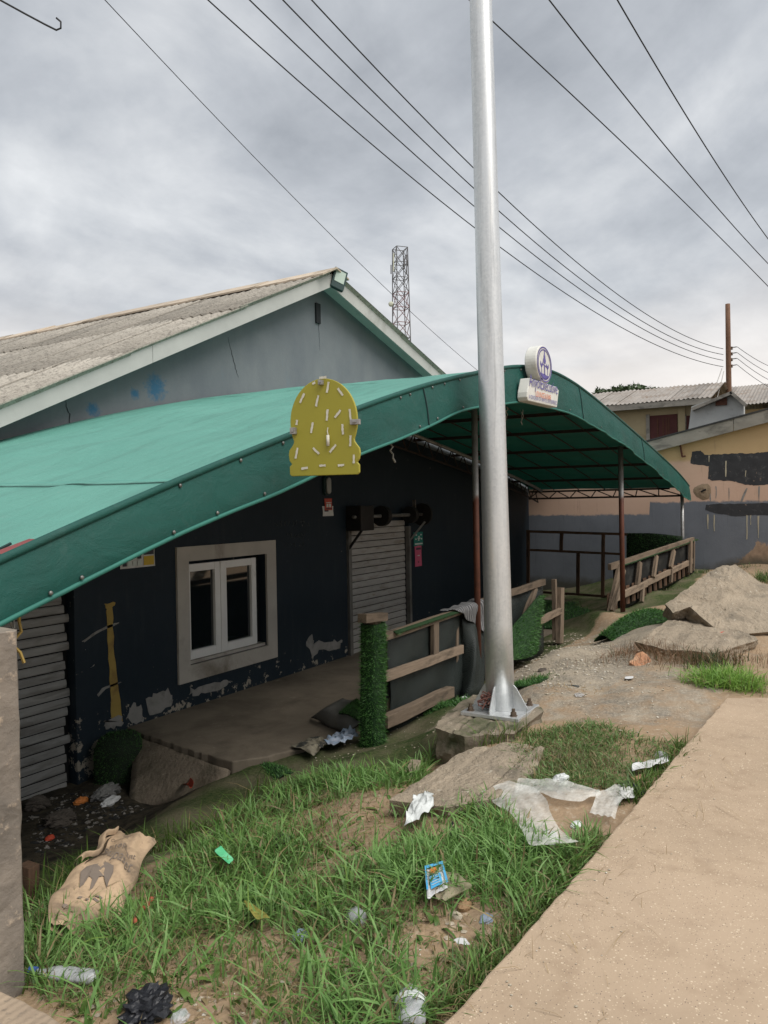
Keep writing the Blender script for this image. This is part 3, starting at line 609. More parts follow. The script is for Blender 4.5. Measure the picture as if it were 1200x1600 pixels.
# valance with slightly wavy hem
HU = np.array([3.6, 5.24, 5.55, 6.86, 7.96, 8.61, 9.46, 10.56, 11.67, 12.86, 14.28, 16.85, 19.63, 20.3, 20.4]); HZ = np.array([.70, 1.20, 1.31, 1.69, 2.0, 2.18, 2.40, 2.565, 2.60, 2.555, 2.43, 2.10, 1.67, 1.60, 1.59])
def hem(u): return np.interp(u, _uu, np.convolve(np.pad(np.interp(_uu, HU, HZ), 8, mode='edge'), np.ones(17) / 17, 'valid'))
rows = 11; V = np.zeros((rows, len(us), 3))
for i in range(rows):
    t = i / (rows - 1); zt_ = prof(us) + .008; zb = hem(us) + .006 * np.sin(us * 4.3) + .004 * np.sin(us * 2.1 + 1)
    off = .035 * math.sin(t * math.pi * .55) + .008 * t * np.sin(us * 3.1) + .03 * t * (fbm(np.stack([us, us * 0 + .3 * t], 1), 2.2, 14, 2) - .5) * (us > 11) + (fbm(np.stack([us, np.full_like(us, t)], 1), 2.5, 4, 3) - .5) * .03 * t + .014 * t * (np.abs(np.sin(us * 3.3 + 2.6 * np.sin(us * 1.3))) ** 6) * (us > 9.5) - .006 * t * np.sin(us * 7 + 3 * np.sin(us * 1.7)) * (us > 12)
    V[i] = np.stack([us, FY - .012 - off, zt_ * (1 - t) + zb * t], 1)
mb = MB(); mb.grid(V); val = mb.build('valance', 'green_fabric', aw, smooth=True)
pe_ = [(u, FY - .010, float(prof(u)) + .006) for u in us]; MB().tube(pe_, .018, 8).build('edge_piping', 'green_fabric', aw, smooth=True)
ph = [tuple(p) for p in V[-1]]; pm('hem_fabric', (.028, .15, .12), (.022, .12, .098), 3, .6); MB().tube(ph, .011, 6).build('hem_cord', 'hem_fabric', val, smooth=True)
# end flap on the far eave, red patch, dark seam tape
mb = MB(); mb.grid([[(20.41, y, float(prof(20.4)) - .0 + .05 * (1 + y / 3.45)) for y in np.linspace(0, FY, 12)], [(20.415 + .015 * math.sin(y * 5), y, float(prof(20.4)) - .03 + .05 * (1 + y / 3.45) + .006 * math.sin(y * 4)) for y in np.linspace(0, FY, 12)]]); mb.build('end_flap', 'green_fabric', aw, smooth=True)
pm('canopy_seam', (.085, .27, .22), (.07, .23, .19), 4, .6); pm('red_vinyl', (.22, .05, .045), (.16, .04, .04), 6, .6); pm('seam_dark', (.012, .03, .03), rough=.8, bump=0)
def on_canopy(u, v, lift=.006): return np.array([u, v, float(prof(u)) + .05 * (1 - (-.03 - v) / (-.03 - FY)) + lift])
mb = MB(); mb.grid([[on_canopy(5.30, FY + .02, .012), on_canopy(5.30, FY + .10, .012)], [on_canopy(5.44, FY + .015, .012), on_canopy(5.44, FY + .07, .012)]]); mb.build('red_patch', 'red_vinyl', aw)
MB().tube([on_canopy(u, FY + .10 + .16 * (5.44 - u) + .02 * math.sin(u * 20), .008) for u in np.linspace(5.40, 4.6, 14)], .006, 5).build('seam_tape', 'seam_dark', aw)
for us_ in (6.15, 9.75, 11.6, 14.2, 17.1):
    MB().grid([[on_canopy(us_ + dx_, v_, .012) for v_ in np.linspace(-.05, FY + .01, 30)] for dx_ in (-.012, .012)]).build('panel_seam', 'canopy_seam', aw, smooth=True)
for us_ in (8.62, 12.6, 15.9):
    i = int(np.argmin(np.abs(us - us_))); MB().tube([tuple(V[k][i] + np.array([0, -.004, 0])) for k in range(rows)], .006, 5).build('seam', 'seam_dark', val)
# snap studs along both edges
pm('stud_metal', (.22, .22, .21), (.13, .13, .125), 30, .5, metal=.7)
stud0 = MB().lathe([(.003, 0), (.010, .002), (.008, .007), (.003, .009)], (0, 0, 0), 10, Matrix.Rotation(R_(90), 3, 'X')).build('stud', 'stud_metal', smooth=True); first = True
for u in list(np.arange(4.7, 11, .29)) + list(np.arange(11.4, 20, .62)):
    i = int(np.argmin(np.abs(us - u)))
    for k in ((1, 9) if u < 11 and random.random() < .8 else (9,)):
        if random.random() < (.5 if k == 9 else .15): continue
        so = stud0 if first else stud0.copy()
        if not first: COL.objects.link(so)
        first = False; i = min(len(us) - 1, max(0, i + random.randint(-2, 2))); so.location = Vector(V[k][i]) + Vector((0, -.004, 0)); attach(so, aw)
# steel frame: purlins, ribs, trusses
pm('frame_steel', (.035, .030, .028), (.06, .045, .038), 4, .6, metal=.5, dirt=(.10, .045, .025), dscale=4, dlo=.58, dhi=.75)
for u in PURL:
    a, c = on_canopy(u, -.03, -.085), on_canopy(u, FY + .02, -.06); MB().beam(a, c, .045, .045).build('purlin', 'frame_steel', aw)
for v in (-.62, -1.18, -1.75, -2.32, -2.88, -3.40):
    pts = [on_canopy(u, v, -.055) for u in np.linspace(4.5, 20.36, 60)]; MB().tube(pts, .011 if v > -3 else .022, 6).build('rib', 'frame_steel', aw, smooth=True)
def lattice(name, top, bot, n, r, parent, mat='frame_steel'):
    t = MB(); t.tube(top, r, 6); t.build(name, mat, parent); MB().tube(bot, r, 6).build(name, mat, parent)
    z = MB(); T = np.array(top); Bq = np.array(bot)
    for i in range(n):
        f0, f1, fm = i / n, (i + 1) / n, (i + .5) / n
        ip = lambda A, f: np.array([np.interp(f, np.linspace(0, 1, len(A)), A[:, k]) for k in range(3)])
        z.tube([ip(Bq, f0), ip(T, fm)], r * .62, 5); z.tube([ip(T, fm), ip(Bq, f1)], r * .62, 5)
    z.build('lacing', mat, parent)
ze = 1.90
lattice('truss_chord', [(20.30, y, 1.845) for y in np.linspace(-.05, FY + .35, 6)], [(20.30, y, 1.69) for y in np.linspace(-.05, FY + .1, 6)], 7, .020, aw)
lattice('truss_chord', [on_canopy(u, -.30, -.10) for u in np.linspace(8.0, 20.2, 30)], [on_canopy(u, -.30, -.42 + .02 * max(0, u - 12) ** .5) for u in np.linspace(8.0, 20.2, 30)], 26, .018, aw)
pm('galv_pipe', (.42, .42, .41), (.33, .33, .33), 12, .45, metal=.7, dirt=(.2, .18, .16), dscale=5)
MB().tube([on_canopy(u, -.52, -.19) for u in np.linspace(11.2, 19.8, 24)], .03, 10).build('pipe', 'galv_pipe', aw, smooth=True)
# posts: galvanised head, rusted shaft
m, n, b, o = newmat('rust_post'); N = NB(n); co = N.coords(); zz_ = N.n('ShaderNodeSeparateXYZ', {0: N.n('ShaderNodeNewGeometry').outputs['Position']}).outputs[2]
f = N.rng(N.math('ADD', zz_, N.math('MULTIPLY', N.math('SUBTRACT', N.noise(co, 6, 6, .6), .5), .25)), 1.62, 1.70)
f2 = N.rng(N.math('ADD', zz_, N.math('MULTIPLY', N.math('SUBTRACT', N.noise(co, 9, 6, .6), .5), .3)), .52, .58, 1, 0); f3 = N.rng(N.math('ADD', zz_, N.math('MULTIPLY', N.math('SUBTRACT', N.noise(co, 9, 6, .6), .5), .2)), .12, .18, 0, 1)
rust = N.mix(N.rng(N.noise(co, 12, 7, .65), .35, .65), (.13, .042, .022, 1), (.085, .03, .018, 1))
gal = N.mix(N.rng(N.noise(co, 9, 6, .6), .35, .65), (.34, .34, .335, 1), (.24, .235, .23, 1))
N.set(b.inputs['Base Color'], N.mix(f, rust, gal)); b.inputs['Roughness'].default_value = .6; N.set(b.inputs['Metallic'], N.rng(f, 0, 1, .1, .5)); N.set(b.inputs['Normal'], N.bump(N.noise(co, 60, 5, .6), .3, .003))
def post(px0, base_z, u, y, r, mat='rust_post'): 
    MB().tube([(u, y, base_z), (u, y, float(prof(u)) - .06)], r, 14).build('post', mat, aw, smooth=True)
P1 = on_y(742, 700, -2.52); post(None, -.62, P1[0], -2.52, .036)
P2 = on_y(971, 800, -3.10); post(None, -.25, P2[0], -3.10, .040)
P3 = on_x(1066, 800, 20.28); post(None, -.1, 20.28, P3[1], .035, 'galv_pipe')
# shreds of netting and hooks hanging from the frame
pm('rope_grey', (.28, .28, .26), rough=.9, bump=0); pm('rope_green', (.05, .20, .13), rough=.9, bump=0)
def strand(px, py, ln, mat, v=-3.3, r=.005, k=3):
    p = on_y(px, py, v); mbs = MB()
    for q in range(k):
        P = [p + np.array([random.uniform(-.03, .03) * (i > 0), random.uniform(-.02, .02), -ln * i / 5]) for i in range(6)]; mbs.tube(P, r, 4)
    mbs.build('hanging_strand', mat, aw)
strand(912, 655, .32, 'rope_green', -2.6, .003, 4); strand(613, 692, .14, 'rope_grey', -3.3, .007, 1); strand(790, 636, .13, 'rope_grey', -3.2, .006, 2); strand(815, 640, .16, 'rope_grey', -3.2, .004, 2); strand(12, 955, .16, 'rope_grey', -3.4, .004, 2); strand(25, 955, .2, 'yellow_filler', -3.4, .006, 1)

# ------------------------------------------------------------------ the two signs on the awning
# one shape: a disc above a name plate, drawn in units of its own height
def sign_outline():
    P = []
    for k in range(0, 21):                    # plate bottom then right shoulder, dome, left shoulder
        pass
    dome = [(.5 + .468 * math.cos(t), .56 + .44 * math.sin(t)) for t in np.linspace(R_(-26), R_(206), 34)]
    right = [(.96, 0.0), (.985, .02), (.985, .10), (.955, .125), (.985, .16), (1.0, .22), (.99, .27), (.95, .31), (.925, .34)]
    left = [(.075, .34), (.05, .31), (.01, .27), (0, .22), (.012, .16), (.045, .125), (.012, .10), (.012, .02), (.04, 0)]
    return right + dome + left
pm('sign_back_yellow', (.315, .285, .03), (.28, .25, .028), 2, .5, bump=.05, spec=.4)
pm('sign_edge_yellow', (.38, .36, .07), rough=.5, bump=0)
pm('tape_white', (.62, .60, .52), (.5, .48, .4), 20, .6); pm('bracket_metal', (.4, .39, .38), (.25, .24, .23), 20, .45, metal=.6)
yc = on_y(505, 667, -3.86)                       # hangs just in front of the valance
ybs = thing('sign_back_board', yc - np.array([0, 0, .42]), 'olive-yellow back of a dome-topped sign board hanging in front of the awning valance', 'sign')
SH_ = .485; SWd = .385
axd = Vector((.22, -.97, 0)).normalized(); axu = Vector((.0, 0, 1)); org = Vector(yc) - axd * SWd / 2 - axu * SH_ / 2
# face of the board looks toward -x (toward the camera): ax x ay must point to the viewer
so_ = sign_outline(); mb = MB(); mb.prism([(p[0] * SWd, p[1] * SH_) for p in so_], org, axd, axu, .02); mb.build('board', 'sign_back_yellow', ybs, bevel=.003)
nrm = axd.cross(axu)
def on_board(fx, fy, lift=.003): return org + axd * (fx * SWd) + axu * (fy * SH_) + nrm * lift
TP = [(495, 222, 40, 25), (668, 275, 125, 80), (822, 335, 105, -55), (345, 415, 120, 62), (535, 450, 130, 75), (655, 630, 130, 84), (785, 615, 110, 50), (938, 620, 125, -86), (272, 730, 60, 80), (462, 795, 125, 78), (842, 810, 120, -87), (935, 955, 125, 88), (262, 1130, 130, 76), (508, 1095, 105, -45), (718, 1058, 115, 48), (972, 1185, 100, 88), (360, 1322, 85, 6), (585, 1280, 80, 0), (815, 1268, 78, 3), (610, 150, 90, 2)]
for (ax_, ay_, ln, ang) in TP:
    fx = (ax_ - 155) / 890; fy = 1 - (ay_ - 130 - (1 - (ax_ - 155) / 890) * 60) / 1245; c = on_board(fx, fy, .0035); l2 = ln / 890 * SWd / 2; h2 = .0062; ca_, sa_ = math.cos(R_(ang)), math.sin(R_(ang))
    dx, dy = axd * ca_ + axu * sa_, -axd * sa_ + axu * ca_; tpm = MB(); nseg = 6; tpm.grid([[c + dx * (l2 * (2 * q / nseg - 1)) + dy * (h2 * s * random.uniform(.7, 1.1)) for q in range(nseg + 1)] for s in (-1, 1)]); tpm.build('tape_strip', 'tape_white', ybs)
for (fx, fy, w_, h_) in ((.49, .955, .024, .024), (.09, .47, .03, .034), (.955, .53, .05, .026)):
    mb = MB(); R3 = Matrix((axd, axu, nrm)).transposed(); mb.box(on_board(fx, fy, .012), (w_, h_, .024), R3); mb.box(on_board(fx, fy, .027), (w_ * .4, h_ * .4, .008), R3); mb.build('bracket', 'bracket_metal', ybs, bevel=.002)
mb = MB(); mb.tube([on_board(.575, .30, .012), on_board(.575, .41, .012)], .008, 10); mb.build('cable_gland', 'tape_white', ybs, smooth=True)
mb = MB(); mb.tube([on_board(.575, .41, .008), on_board(.565, .45, .008), on_board(.572, .49, .006)], .003, 5); mb.build('wire', 'tape_white', ybs)
MB().beam(on_board(.5, .9, -.02), on_board(.5, .9, -.02) + Vector((.55, .34, -.02)), .03, .03).build('arm', 'frame_steel', ybs)
# the front-facing sign at the crown of the awning
c0 = on_y(845, 590, -3.60)
sg = thing('lounge_sign', (c0[0], -3.6, 2.5), 'white lightbox sign with round violet emblem above a name plate at the awning crown', 'sign')
pm('sign_white', (.66, .66, .62), (.58, .58, .54), 3, .45, bump=.04, dirt=(.45, .44, .40), dscale=4); pm('ink_violet', (.085, .07, .24), (.11, .09, .30), 8, .5, bump=0); pm('ink_orange', (.62, .16, .05), rough=.5, bump=0); pm('ink_pale', (.50, .48, .60), rough=.5, bump=0)
YF = -3.63                                    # face plane of the sign
def S(px, py): p = on_y(px, py, YF); return (p[0], p[2])
cc = S(848, 567); R_x, R_z = .30, .305
cc = ((S(829, 566)[0] + S(863, 570)[0]) / 2 + .02, (S(846, 539)[1] + S(846, 600)[1]) / 2)
rx = (S(862.5, 570)[0] - S(838, 570)[0]) / 2; rz = (S(850, 540)[1] - S(850, 599)[1]) / 2; cc = ((S(862.5, 570)[0] + S(838, 570)[0]) / 2, (S(850, 540)[1] + S(850, 599)[1]) / 2)
def ell(rx_, rz_, n=40, c=None): c = c or cc; return [(c[0] + rx_ * math.cos(t), c[1] + rz_ * math.sin(t)) for t in np.linspace(0, 2 * math.pi, n, endpoint=False)]
MB().prism(ell(rx, rz), (0, YF, 0), (1, 0, 0), (0, 0, 1), .12).build('disc_box', 'sign_white', sg, bevel=.012)
# name plate with stepped outline
pl = [S(a, c_) for a, c_ in ((826, 626), (871, 636.5), (872, 628), (874, 610), (870, 604), (863, 602), (858, 600), (848, 596), (838, 594), (834, 593), (829, 590), (825, 612), (824.5, 620))]
MB().prism(ccw(pl), (0, YF + .004, 0), (1, 0, 0), (0, 0, 1), .10).build('name_plate', 'sign_white', sg, bevel=.008)
def ring(r0, r1, mat, name):
    A_ = ell(rx * r0, rz * r0, 48); B2 = ell(rx * r1, rz * r1, 48); mbr = MB(); mbr.grid([[(p[0], YF - .003, p[1]) for p in A_], [(p[0], YF - .003, p[1]) for p in B2]], close_u=True); mbr.build(name, mat, sg)
ring(.86, .93, 'ink_violet', 'ring'); ring(.74, .80, 'ink_violet', 'ring')
def E2(x, z): return (cc[0] + rx * x, cc[1] + rz * z)
def flat(name, pts, mat, lift=.003): MB().prism(ccw([E2(*p) for p in pts]), (0, YF - lift, 0), (1, 0, 0), (0, 0, 1), .002).build(name, mat, sg)
flat('emblem_bottle', [(-.03, .72), (.03, .72), (.05, .52), (.10, .44), (.10, .36), (.18, .22), (.12, .05), (-.12, .05), (-.18, .22), (-.10, .36), (-.10, .44), (-.05, .52)], 'ink_violet')
flat('emblem_table', [(-.26, .02), (.26, -.04), (.26, -.12), (.05, -.08), (.05, -.46), (.12, -.54), (-.12, -.54), (-.05, -.46), (-.05, -.06), (-.26, -.04)], 'ink_violet')
flat('emblem_base', [(-.52, -.50), (.52, -.54), (.38, -.66), (.2, -.74), (0, -.76), (-.22, -.73), (-.4, -.64)], 'ink_violet')
for sx in (-1, 1):
    flat('emblem_glass', [(sx * .36, -.50), (sx * .40, -.50), (sx * .40, -.22), (sx * .54, -.06), (sx * .50, .12), (sx * .44, -.02), (sx * .32, .0), (sx * .30, .12), (sx * .24, .02), (sx * .26, -.12), (sx * .36, -.22)], 'ink_violet')
def sign_text(s, p0, p1, hpx, mat, sq=1.0):
    a, c_ = np.array(S(*p0)), np.array(S(*p1)); v, f = text_mesh(s, 1.0); wdt = v[:, 0].max(); d = c_ - a; up = np.array([0, hpx])
    mbt = MB(); mbt.add([((a + d * (q[0] / wdt) + up * q[1])[0], YF - .003, (a + d * (q[0] / wdt) + up * q[1])[1]) for q in v], f); mbt.build('lettering', mat, sg)
sign_text('AnyolExecutive', (827, 609), (871, 622), .115, 'ink_violet'); sign_text('LOUNGE & BAR', (837, 619.5), (861, 626), .055, 'ink_orange'); sign_text('A DIVISION OF ANYOL ENTERPRISES', (826.5, 623), (870, 633), .04, 'ink_violet')

# ------------------------------------------------------------------ small fixtures on the wall
pm('lamp_plastic', (.30, .31, .30), (.24, .25, .24), 4, .35, bump=0); pm('lamp_green_body', (.02, .045, .045), rough=.5, bump=0)
lp = on_y(510, 759, -.03); wl = thing('wall_lamp', (lp[0], 0, lp[2] - .15), 'oblong bulkhead lamp on the navy wall under the yellow board', 'lamp')
mb = MB(); R90 = Matrix.Rotation(R_(90), 3, 'X')
def capsule(cx_, cz_, w_, h_, y0, dpt, n=12):
    P = []; r = w_ / 2
    for k in range(2 * n):
        t = math.pi * k / (n - .5) if False else 2 * math.pi * k / (2 * n); P.append((cx_ + r * math.cos(t), cz_ + (h_ / 2 - r) * (1 if math.sin(t) >= 0 else -1) + r * math.sin(t)))
    return P
mb.prism(capsule(lp[0], lp[2], .13, .27, 0, 0), (0, -.05, 0), (1, 0, 0), (0, 0, 1), .049); mb.build('housing', 'lamp_green_body', wl, bevel=.01)
mb = MB(); mb.prism(capsule(lp[0], lp[2], .10, .23, 0, 0), (0, -.085, 0), (1, 0, 0), (0, 0, 1), .034); mb.build('diffuser', 'lamp_plastic', wl, bevel=.015)
# floodlight at the gable apex
pm('flood_lens', (.42, .50, .44), (.34, .42, .37), 6, .25, bump=0, spec=.6); fc = pt(529, 437, 10.35)
fl = thing('flood_light', fc - np.array([0, 0, .2]), 'tilted square floodlight fixed at the apex of the gable', 'floodlight')
RF = Matrix((Vector(CR), Vector(CU), -Vector(FW))).transposed() @ Matrix.Rotation(R_(-20), 3, 'Z') @ Matrix.Rotation(R_(28), 3, 'Y') @ Matrix.Rotation(R_(-15), 3, 'X')
MB().box(fc, (.20, .29, .06), RF).build('housing', 'lamp_green_body', fl, bevel=.01)
MB().box(Vector(fc) + RF @ Vector((0, .03, .032)), (.145, .165, .006), RF).build('lens', 'flood_lens', fl)
MB().beam(Vector(fc) + RF @ Vector((0, -.05, -.03)), (AP, -.30, APZ - .12), .03, .02).build('bracket', 'lamp_green_body', fl)
# notices
pm('paper_white', (.60, .60, .58), (.5, .5, .48), 8, .8, bump=.05); pm('notice_red', (.50, .10, .07), (.42, .08, .06), 8, .7, bump=0); pm('notice_pink', (.58, .12, .20), (.5, .09, .16), 8, .7, bump=0); pm('notice_green', (.02, .20, .16), (.02, .16, .13), 8, .7, bump=0); pm('print_dark', (.06, .06, .07), rough=.8, bump=0); pm('print_pale', (.55, .6, .56), rough=.8, bump=0); pm('print_yellow', (.55, .38, .06), rough=.8, bump=0)
def notice(name, px, mat, label, cat='poster', dy=0.0):
    a, c_ = on_y(*px[0], -.006 - dy), on_y(*px[1], -.006 - dy); x0, x1, z0, z1 = a[0], c_[0], c_[2], a[2]; y = -.006 - dy
    t = thing(name, (x0, y, z0), label, cat)
    mbn = MB(); mbn.grid([[(x0 + (x1 - x0) * i / 4, y - .004 * math.sin(i * 2.1 + j), z0 + (z1 - z0) * j / 4) for i in range(5)] for j in range(5)]); mbn.build('sheet', mat, t, solid=.001)
    def mk(name2, fx0, fx1, fz0, fz1, mm): MB().box((x0 + (x1 - x0) * (fx0 + fx1) / 2, y - .007, z0 + (z1 - z0) * (fz0 + fz1) / 2), ((x1 - x0) * (fx1 - fx0), .002, (z1 - z0) * (fz1 - fz0))).build(name2, mm, t)
    return t, mk
t, mk = notice('notice', ((504, 791), (521, 806)), 'paper_white', 'small white paper pasted below the red notice by the bulkhead lamp'); mk('print_line', .15, .5, .45, .62, 'print_dark')
t, mk = notice('notice', ((507, 779), (519, 797)), 'notice_red', 'small red notice pasted over white paper under the bulkhead lamp', dy=.008); mk('print_line', .15, .85, .62, .68, 'print_pale'); mk('print_line', .2, .45, .25, .55, 'print_pale'); mk('print_line', .55, .8, .25, .55, 'print_pale'); mk('print_line', .1, .9, .08, .16, 'print_dark')
t, mk = notice('notice', ((646, 832), (661, 852)), 'notice_green', 'green and white square notice beside the grey shutter')
for (a, c_) in ((.2, .75), (.7, .75), (.15, .45), (.75, .45), (.4, .5), (.48, .62), (.55, .5), (.45, .38)): mk('print_mark', a, a + .12, c_, c_ + .10, 'print_pale')
mk('print_line', .1, .9, .10, .2, 'print_pale')
t, mk = notice('notice', ((648, 853), (659, 884)), 'notice_pink', 'tall pink notice below the green one beside the shutter'); mk('print_line', .15, .85, .80, .90, 'print_dark'); mk('print_line', .35, .65, .5, .54, 'print_pale'); mk('print_line', .4, .55, .18, .24, 'print_dark')
t, mk = notice('notice', ((187, 846), (242, 884)), 'paper_white', 'white calendar poster half hidden behind the awning hem')
for i in range(4):
    for j in range(3): mk('print_block', .06 + .14 * i, .06 + .14 * i + .11, .08 + .24 * j, .08 + .24 * j + .18, 'print_dark' if (i + j) % 4 == 0 else 'notice_pale' if 'notice_pale' in MATS else 'print_pale')
mk('print_photo', .66, .96, .45, .9, 'print_dark'); mk('print_photo', .66, .96, .06, .40, 'print_yellow')
# ------------------------------------------------------------------ galvanised lamp pole on its concrete block
m, n, b, o = newmat('galvanised_steel'); N = NB(n); co = N.coords('world', (1, 1, .12))
sp1 = N.noise(co, 9, 6, .6); sp2 = N.n('ShaderNodeTexVoronoi', {'Vector': N.coords(), 'Scale': 55}); pk = N.n('ShaderNodeSeparateColor', {0: sp2.outputs['Color']}).outputs[0]
col = N.mix(N.rng(sp1, .35, .65), (.66, .68, .69, 1), (.52, .54, .55, 1)); col = N.mix(N.rng(pk, 0, 1, 0, .45), col, (.74, .75, .75, 1))
col = N.mix(N.rng(N.noise(N.coords('world', (3, 3, .5)), 4, 7, .7), .58, .70), col, (.70, .70, .68, 1)); col = N.mix(N.rng(N.noise(N.coords('world', (8, 8, .35)), 2.2, 7, .7), .55, .7, 0, .6), col, (.30, .31, .32, 1))
N.set(b.inputs['Base Color'], col); b.inputs['Metallic'].default_value = .70; N.set(b.inputs['Roughness'], N.rng(sp1, .3, .7, .34, .48)); N.set(b.inputs['Normal'], N.bump(N.noise(N.coords('world', (1, 1, .4)), 6, 5, .5), .12, .01))
pz0 = -.03
pc = on_z(782, 1112, pz0)
lpole = thing('lamp_pole', pc, 'tall galvanised steel pole with bolted square base plate on a concrete block', 'pole')
topd = pt(751, 0, float(np.dot(pc - CAM, FW)) * 1.0); lean = (topd - pc) * np.array([1, 1, 1]); 
hT = lean[2]; dirp = Vector(lean).normalized()
pts = [Vector(pc) + Vector((0, 0, .03)) + dirp * (9.2 * k / 14) for k in range(15)]
MB().tube(pts, .112, 40, taper=.070).build('shaft', 'galvanised_steel', lpole, smooth=True)
yw = Matrix.Rotation(R_(0), 3, 'Z'); pw = .47
MB().box((pc[0], pc[1], pz0 + .016), (pw, pw, .028), yw).build('base_plate', 'galvanised_steel', lpole, bevel=.004)
for k in range(4):
    d = Vector((math.cos(k * math.pi / 2), math.sin(k * math.pi / 2), 0)); c = Vector((pc[0], pc[1], pz0 + .03))
    q = [(.095, 0), (.225, 0), (.225, .02), (.135, .17), (.115, .19), (.095, .19)]
    mbg = MB(); mbg.prism(q, c + d.cross(Vector((0, 0, 1))) * .006, d, (0, 0, 1), .012); mbg.build('gusset', 'galvanised_steel', lpole, bevel=.002)
pm('bolt_rust', (.10, .07, .05), (.16, .12, .09), 30, .6, metal=.5)
for sx in (-1, 1):
    for sy in (-1, 1):
        c = (pc[0] + sx * .175, pc[1] + sy * .175, pz0 + .03); bo = MB().lathe([(.03, 0), (.03, .006), (.022, .006), (.022, .03), (.013, .031), (.013, .055)], c, 6).build('bolt', 'bolt_rust', lpole)
# rough concrete lumps: outline prism subdivided and pushed about
pm('broken_concrete', (.36, .295, .22), (.26, .215, .16), 3, .95, bump=1.0, bscale=30, bdist=.03, dirt=(.15, .13, .10), dscale=2.2, dlo=.5, dhi=.7, dirt2=(.46, .41, .33), d2scale=18, d2lo=.60, d2hi=.66)
pm('mossy_concrete', (.24, .20, .15), (.17, .145, .11), 3, .95, bump=.8, bscale=22, bdist=.02, dirt=(.07, .075, .04), dscale=3.0, dlo=.46, dhi=.62, dirt2=(.40, .35, .28), d2scale=14, d2lo=.62, d2hi=.68)
def lump(name, top_pts, thick, mat, amp=.02, cuts=5, down=None, seed=0, label=None, cat='rubble', group=None, side=.25):
    "slab of broken concrete: top outline given in 3-D (counter-clockwise), bottom shrunk and lowered"
    P = [Vector(p) for p in top_pts]; c = sum(P, Vector()) / len(P); dn = Vector(down) if down else Vector((0, 0, -thick)); bmq = bmesh.new()
    tv = [bmq.verts.new(p) for p in P]; bv = [bmq.verts.new(c + (p - c) * (1 - side * .3) + dn) for p in P]; nq = len(P)
    ct = bmq.verts.new(c); cb = bmq.verts.new(c + dn)
    for i in range(nq):
        j = (i + 1) % nq; bmq.faces.new((tv[i], tv[j], ct)); bmq.faces.new((bv[j], bv[i], cb)); bmq.faces.new((tv[j], tv[i], bv[i], bv[j]))
    bmesh.ops.subdivide_edges(bmq, edges=bmq.edges[:], cuts=cuts, use_grid_fill=True); bmq.normal_update()
    A_ = np.array([v.co[:] for v in bmq.verts]); nz = .6 * (fbm(A_[:, :2] + A_[:, 2:3] * .7, 4.2, seed, 3) - .5) + .7 * (fbm(A_[:, [0, 2]] * 1.0 + 3, 13, seed + 9, 3) - .5) + .6 * (fbm(A_[:, [1, 2]] + 8, 27, seed + 4, 2) - .5)
    for v, k in zip(bmq.verts, nz): v.co += v.normal * float(k) * amp * 2
    bmesh.ops.recalc_face_normals(bmq, faces=bmq.faces[:])
    loc = Vector((c.x, c.y, min(v.co.z for v in bmq.verts)))
    for v in bmq.verts: v.co -= loc
    me = bpy.data.meshes.new(name); bmq.to_mesh(me); bmq.free(); me.materials.append(MATS[mat]); ob = bpy.data.objects.new(name, me); COL.objects.link(ob); ob.location = loc
    sharp(me, 22)
    if label: tag(ob, label, cat, group)
    return ob
zt0 = pz0 - .002
blk = lump('concrete_block', [on_z(680, 1138, zt0), on_z(725, 1150, zt0), on_z(803, 1147, zt0), on_z(846, 1114, zt0), on_z(790, 1076, zt0), on_z(735, 1088, zt0), on_z(692, 1116, zt0)], .42, 'mossy_concrete', .032, 10, seed=3, label='rough concrete footing block under the galvanised pole base plate', cat='block')
lump('concrete_kerb', [on_z(612, 1252, -.10), on_z(700, 1262, -.09), on_z(790, 1245, -.05), on_z(838, 1200, -.06), on_z(850, 1168, -.05), on_z(790, 1160, -.06), on_z(742, 1168, -.08), on_z(690, 1195, -.10), on_z(645, 1225, -.11)], .22, 'broken_concrete', .022, 10, seed=5, label='flat broken concrete strip between the grass and the pole block', cat='concrete')
# big broken slabs beyond the pavement end
lump('broken_slab', [pt(1040, 944, 10.0), pt(1052, 958, 9.75), pt(1078, 948, 9.7), pt(1098, 966, 9.45), pt(1118, 982, 9.25), pt(1160, 991, 9.1), pt(1225, 985, 9.15), pt(1260, 950, 9.7), pt(1225, 925, 10.3), pt(1178, 904, 10.5), pt(1150, 882, 10.7), pt(1132, 882, 10.7), pt(1105, 896, 10.5), pt(1070, 922, 10.2)], .2, 'broken_concrete', .026, 13, down=(.10, .10, -.16), seed=11, label='large broken concrete slab propped up at a tilt beyond the pavement end', cat='rubble')
lump('broken_slab', [on_z(993, 1003, .02), on_z(1040, 1015, .02), on_z(1120, 1020, .02), on_z(1185, 1000, .03), on_z(1160, 985, .06), on_z(1085, 968, .06), on_z(1052, 966, .06), on_z(1022, 985, .05)], .14, 'broken_concrete', .035, 11, seed=13, label='flat cracked concrete slab lying under the big tilted slab', cat='rubble')
pm('laterite', (.42, .22, .12), (.34, .17, .10), 6, .95, bump=.7, bscale=25, bdist=.01, dirt=(.52, .38, .26), dscale=5)
lump('rock', [pt(984, 1035, 7.85), pt(1000, 1046, 7.75), pt(1018, 1044, 7.8), pt(1016, 1030, 7.95), pt(1004, 1020, 8.0), pt(994, 1024, 7.98)], .10, 'laterite', .02, 3, seed=21, label='reddish jagged rock beside the dry weeds', cat='rock')
pk_ = at(645, 1216); lump('rock', [(pk_[0] - .07, pk_[1] + .03, pk_[2] + .06), (pk_[0] - .02, pk_[1] - .06, pk_[2] + .07), (pk_[0] + .06, pk_[1] - .04, pk_[2] + .12), (pk_[0] + .07, pk_[1] + .05, pk_[2] + .11)], .12, 'broken_concrete', .012, 3, seed=23, label='small pale rock at the grass edge by the concrete strip', cat='rock')

